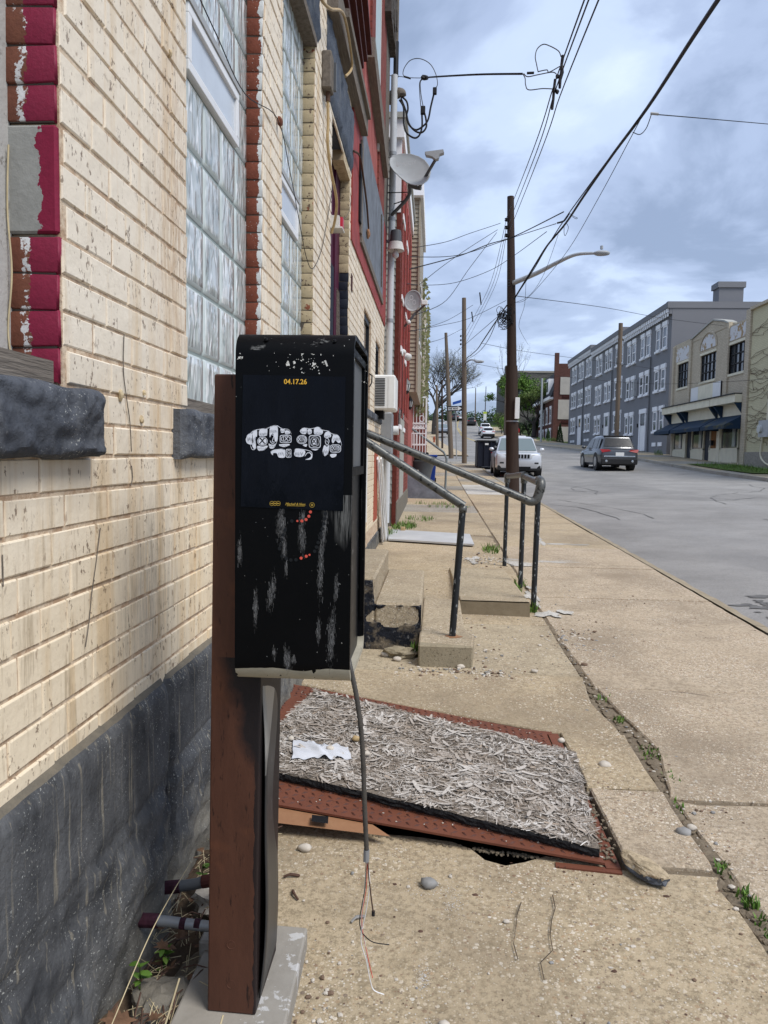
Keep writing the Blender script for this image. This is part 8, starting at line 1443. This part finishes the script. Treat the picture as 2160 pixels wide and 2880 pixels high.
hy = thing('fire_hydrant', 'small orange red fire hydrant on the far left pavement', 'hydrant', at_y(1221, 1244, 92)); q = at_y(1221, 1244, 92); MB().lathe(q, [(0.16, 0), (0.16, 0.05), (0.11, 0.06), (0.11, 0.5), (0.14, 0.52), (0.12, 0.62), (0.04, 0.72)], 12).build('barrel', 'hydrant_red', hy); MB().cyl(q+Vector((-0.2, 0, 0.4)), q+Vector((0.2, 0, 0.4)), 0.06, 8).build('nozzle', 'hydrant_red', hy)
ss = thing('stop_sign', 'red stop sign half hidden behind the dark pole', 'sign', at_y(1452, 1240, 100)); q = at_y(1453, 1211, 100); m3 = MB(); m3.prism([(q.x+0.42*math.cos(math.pi/8+math.pi/4*i), q.z+0.42*math.sin(math.pi/8+math.pi/4*i)) for i in range(8)], 1, 100, 100.03); m3.build('panel', 'sign_red', ss); MB().tube([q+Vector((0, 0.06, 0)), (q.x, 100.06, gz(q.x, 100))], 0.04, 6).build('post', 'sign_back', ss)
sc2 = thing('school_sign', 'lime and white sign on the slim dark pole', 'sign', at_y(1364, 1180, 169)); a, b = at_y(1359, 1164, 169), at_y(1369, 1158, 169); MB().box(a.x, b.x, 169, 169.05, a.z, b.z).build('header', 'sign_lime', sc2); a, b = at_y(1359.5, 1182, 169), at_y(1368.5, 1164, 169); MB().box(a.x, b.x, 169, 169.05, a.z, b.z).build('panel', 'sign_white', sc2)
# ------------------------------------------------------------------ trees
def tree(lab, x, y, H_, spread, trunk_r, leaf, nleaf, ls, seed, levels=4, droop=0.0, trunk_frac=0.28, nm='street_tree', grp='trees', z=None, split=(3, 4), up=0.55):
    r2 = random.Random(seed); z0 = gz(x, y) if z is None else z; t_ = thing(nm, lab, 'tree', (x, y, z0), group=grp); tr = MB(); tips = []
    def grow(p, d, L, r, lv):
        k = 3; pts = [p]; q = p.copy(); dd = d.copy()
        for i in range(k):
            dd = (dd + Vector((r2.gauss(0, .16), r2.gauss(0, .16), r2.gauss(0.02, .10)))).normalized(); q = q + dd*(L/k); pts.append(q.copy())
        tr.tube(pts, [r, r*0.9, r*0.8, r*0.68], 7 if lv == levels else (5 if lv > 1 else 3), cap=False)
        if lv <= 1: tips.extend([pts[1], pts[2], pts[3]])
        if lv == 0: return
        for i in range(r2.randint(*split)):
            a = r2.random()*6.283; tilt = r2.uniform(0.35, 0.85); side = Vector((math.cos(a), math.sin(a), 0)); nd = (dd*(1-tilt*0.5) + side*tilt*spread + Vector((0, 0, up*0.25 - droop))).normalized(); f = r2.uniform(0.45, 1.0)
            st_ = pts[-1] if i == 0 else pts[1].lerp(pts[3], f); grow(st_, nd, L*r2.uniform(0.66, 0.86), r*0.53, lv-1)
    grow(Vector((x, y, z0)), Vector((0, 0, 1)), H_*trunk_frac, trunk_r, levels); tr.build('trunk', 'bark', t_)
    if nleaf:
        lf = MB()
        for k in range(nleaf):
            p = r2.choice(tips) + Vector((r2.gauss(0, .35), r2.gauss(0, .35), r2.gauss(0, .3)))*ls*2.2; a = Vector((r2.gauss(0, 1), r2.gauss(0, 1), r2.gauss(0, 1))).normalized(); b = a.cross(Vector((r2.gauss(0, 1), r2.gauss(0, 1), 1))).normalized(); s = ls*r2.uniform(0.5, 1.2); lf.add([p - a*s*0.5, p + b*s*0.4, p + a*s*0.6, p - b*s*0.35], [(0, 1, 2, 3)])
        lf.build('crown', leaf, t_)
    return t_
tree('large nearly bare tree budding pale green up the left pavement', -0.2, 128, 25, 1.05, 0.42, 'leaves_bud', 4200, 0.13, 4, 6, 0, 0.20, split=(3, 4), up=0.9); tree('smaller budding tree behind the large bare tree', -7.5, 150, 15, 1.0, 0.5, 'leaves_bud', 4000, 0.16, 9, 5, 0, 0.22, split=(3, 3), up=1.5)
tree('dark trunked roadside tree hazed with new green leaves', 14.4, 114, 13.0, 1.0, 0.36, 'leaves_spring', 14000, 0.16, 21, 6, 0, 0.20, split=(3, 3), up=1.2); tree('tall thin bare tree rising above the stone building', 13.0, 118, 17, 0.20, 0.13, 'leaves_bud', 500, 0.10, 33, 5, 0, 0.26, split=(2, 3), up=1.4); tree('second green hazed roadside tree in front of the stone building', 12.6, 130, 17.0, 1.0, 0.30, 'leaves_bright', 9000, 0.20, 41, 5, 0, 0.20, split=(3, 3))
tree('leafy green tree behind the red mansard house', 20.5, 130, 15.5, 1.0, 0.5, 'leaves_bright', 8000, 0.36, 52, 4, 0, 0.26, z=4); tree('leafy tree top showing above the grey row', 24.5, 112, 17.5, 0.9, 0.5, 'leaves_spring', 3000, 0.34, 58, 4, 0, 0.27, z=3)
tree('reddish bare sapling beside the white parked cars', 11.0, 128, 5.0, 0.9, 0.10, 'leaves_bud', 250, 0.12, 63, 4, 0, 0.28)
def bush(lab, x, y, rx, h_, leaf, n, ls, seed, nm='roadside_bush', grp='bushes', z=None):
    r2 = random.Random(seed); z0 = gz(x, y) if z is None else z; t_ = thing(nm, lab, 'bush', (x, y, z0), group=grp); lf = MB(); st_ = MB()
    for k in range(9): a = r2.random()*6.28; st_.tube([(x, y, z0-0.1), (x+rx*0.3*math.cos(a), y+rx*0.3*math.sin(a), z0+h_*0.4), (x+rx*0.6*math.cos(a), y+rx*0.6*math.sin(a), z0+h_*0.8)], [0.05, 0.035, 0.02], 5)
    lobes = [(r2.gauss(0, .4)*rx, r2.gauss(0, .4)*rx, h_*r2.uniform(0.3, 0.75), r2.uniform(0.3, 0.55)) for _ in range(9)]
    for k in range(n):
        lx_, ly, lz, lr = r2.choice(lobes); v = Vector((r2.gauss(0, 1), r2.gauss(0, 1), r2.gauss(0, 1))).normalized()*r2.uniform(0.55, 1.05); p = Vector((x+lx_+v.x*lr*rx, y+ly+v.y*lr*rx, max(z0, z0+lz+v.z*lr*h_*0.6))); a = Vector((r2.gauss(0, 1), r2.gauss(0, 1), r2.gauss(0, 1))).normalized(); b = a.cross(v).normalized(); s = ls*r2.uniform(0.5, 1.2); lf.add([p-a*s*0.5, p+b*s*0.4, p+a*s*0.6, p-b*s*0.35], [(0, 1, 2, 3)])
    st_.build('stems', 'bark', t_); lf.build('foliage', leaf, t_)
bush('bright green bush beyond the white parked cars', 12.6, 138, 2.0, 4.6, 'leaves_bright', 2600, 0.26, 1); bush('bright green bush nearest the dark trunked tree', 11.8, 126, 1.5, 3.0, 'leaves_bright', 1500, 0.22, 2); bush('deep green bush left of the red mansard house', 14.6, 121, 2.0, 3.0, 'leaves_dark', 1800, 0.24, 3)
for k, (u, v0, v1, d) in enumerate(((1573, 1194, 1262, 97), (1541, 1208, 1234, 101))):
    a, b = at_y(u, v1, d), at_y(u, v0, d); r2 = random.Random(k); t_ = thing('conifer_shrub', ('taller pointed evergreen shrub in front of the scarred party wall', 'shorter pointed evergreen shrub by the red house door')[k], 'shrub', (a.x, d, gz(a.x, d)), group='pointed evergreen shrubs'); MB().tube([(a.x, d, gz(a.x, d)), (a.x, d, a.z+0.4)], 0.06, 6).build('trunk', 'bark', t_); lf = MB(); H_ = b.z-a.z
    for i in range(700): f = r2.random(); rr = 0.55*(1-f)**0.8*H_/3.0*r2.uniform(0.7, 1.1); q = r2.random()*6.28; p = Vector((a.x+rr*math.cos(q), d+rr*math.sin(q), a.z+H_*f)); lf.add([p, p+Vector((0.07, 0.02, 0.16)), p+Vector((-0.05, -0.04, 0.18))], [(0, 1, 2)])
    lf.build('foliage', 'leaves_dark', t_)
wd = MB(); r2 = random.Random(77)
for k in range(26):
    cx, cy, rr, hh = -30 + 2.9*k + r2.gauss(0, 1), 265 + 30*r2.random(), 3.5+2.5*r2.random(), 5.5 + 4.0*r2.random()
    for i in range(420): v = Vector((r2.gauss(0, 1), r2.gauss(0, 1), r2.gauss(0, 1))).normalized()*r2.uniform(0.5, 1.05); p = Vector((cx+v.x*rr, cy+v.y*rr, gz(0, cy)+hh*0.55+v.z*hh*0.55)); a = Vector((r2.gauss(0, 1), r2.gauss(0, 1), r2.gauss(0, 1))).normalized(); b = a.cross(v).normalized(); s = 0.75; wd.add([p-a*s*0.5, p+b*s*0.4, p+a*s*0.6, p-b*s*0.35], [(0, 1, 2, 3)])
struct(wd.build('far_wood', 'leaves_dark'), 'stuff')
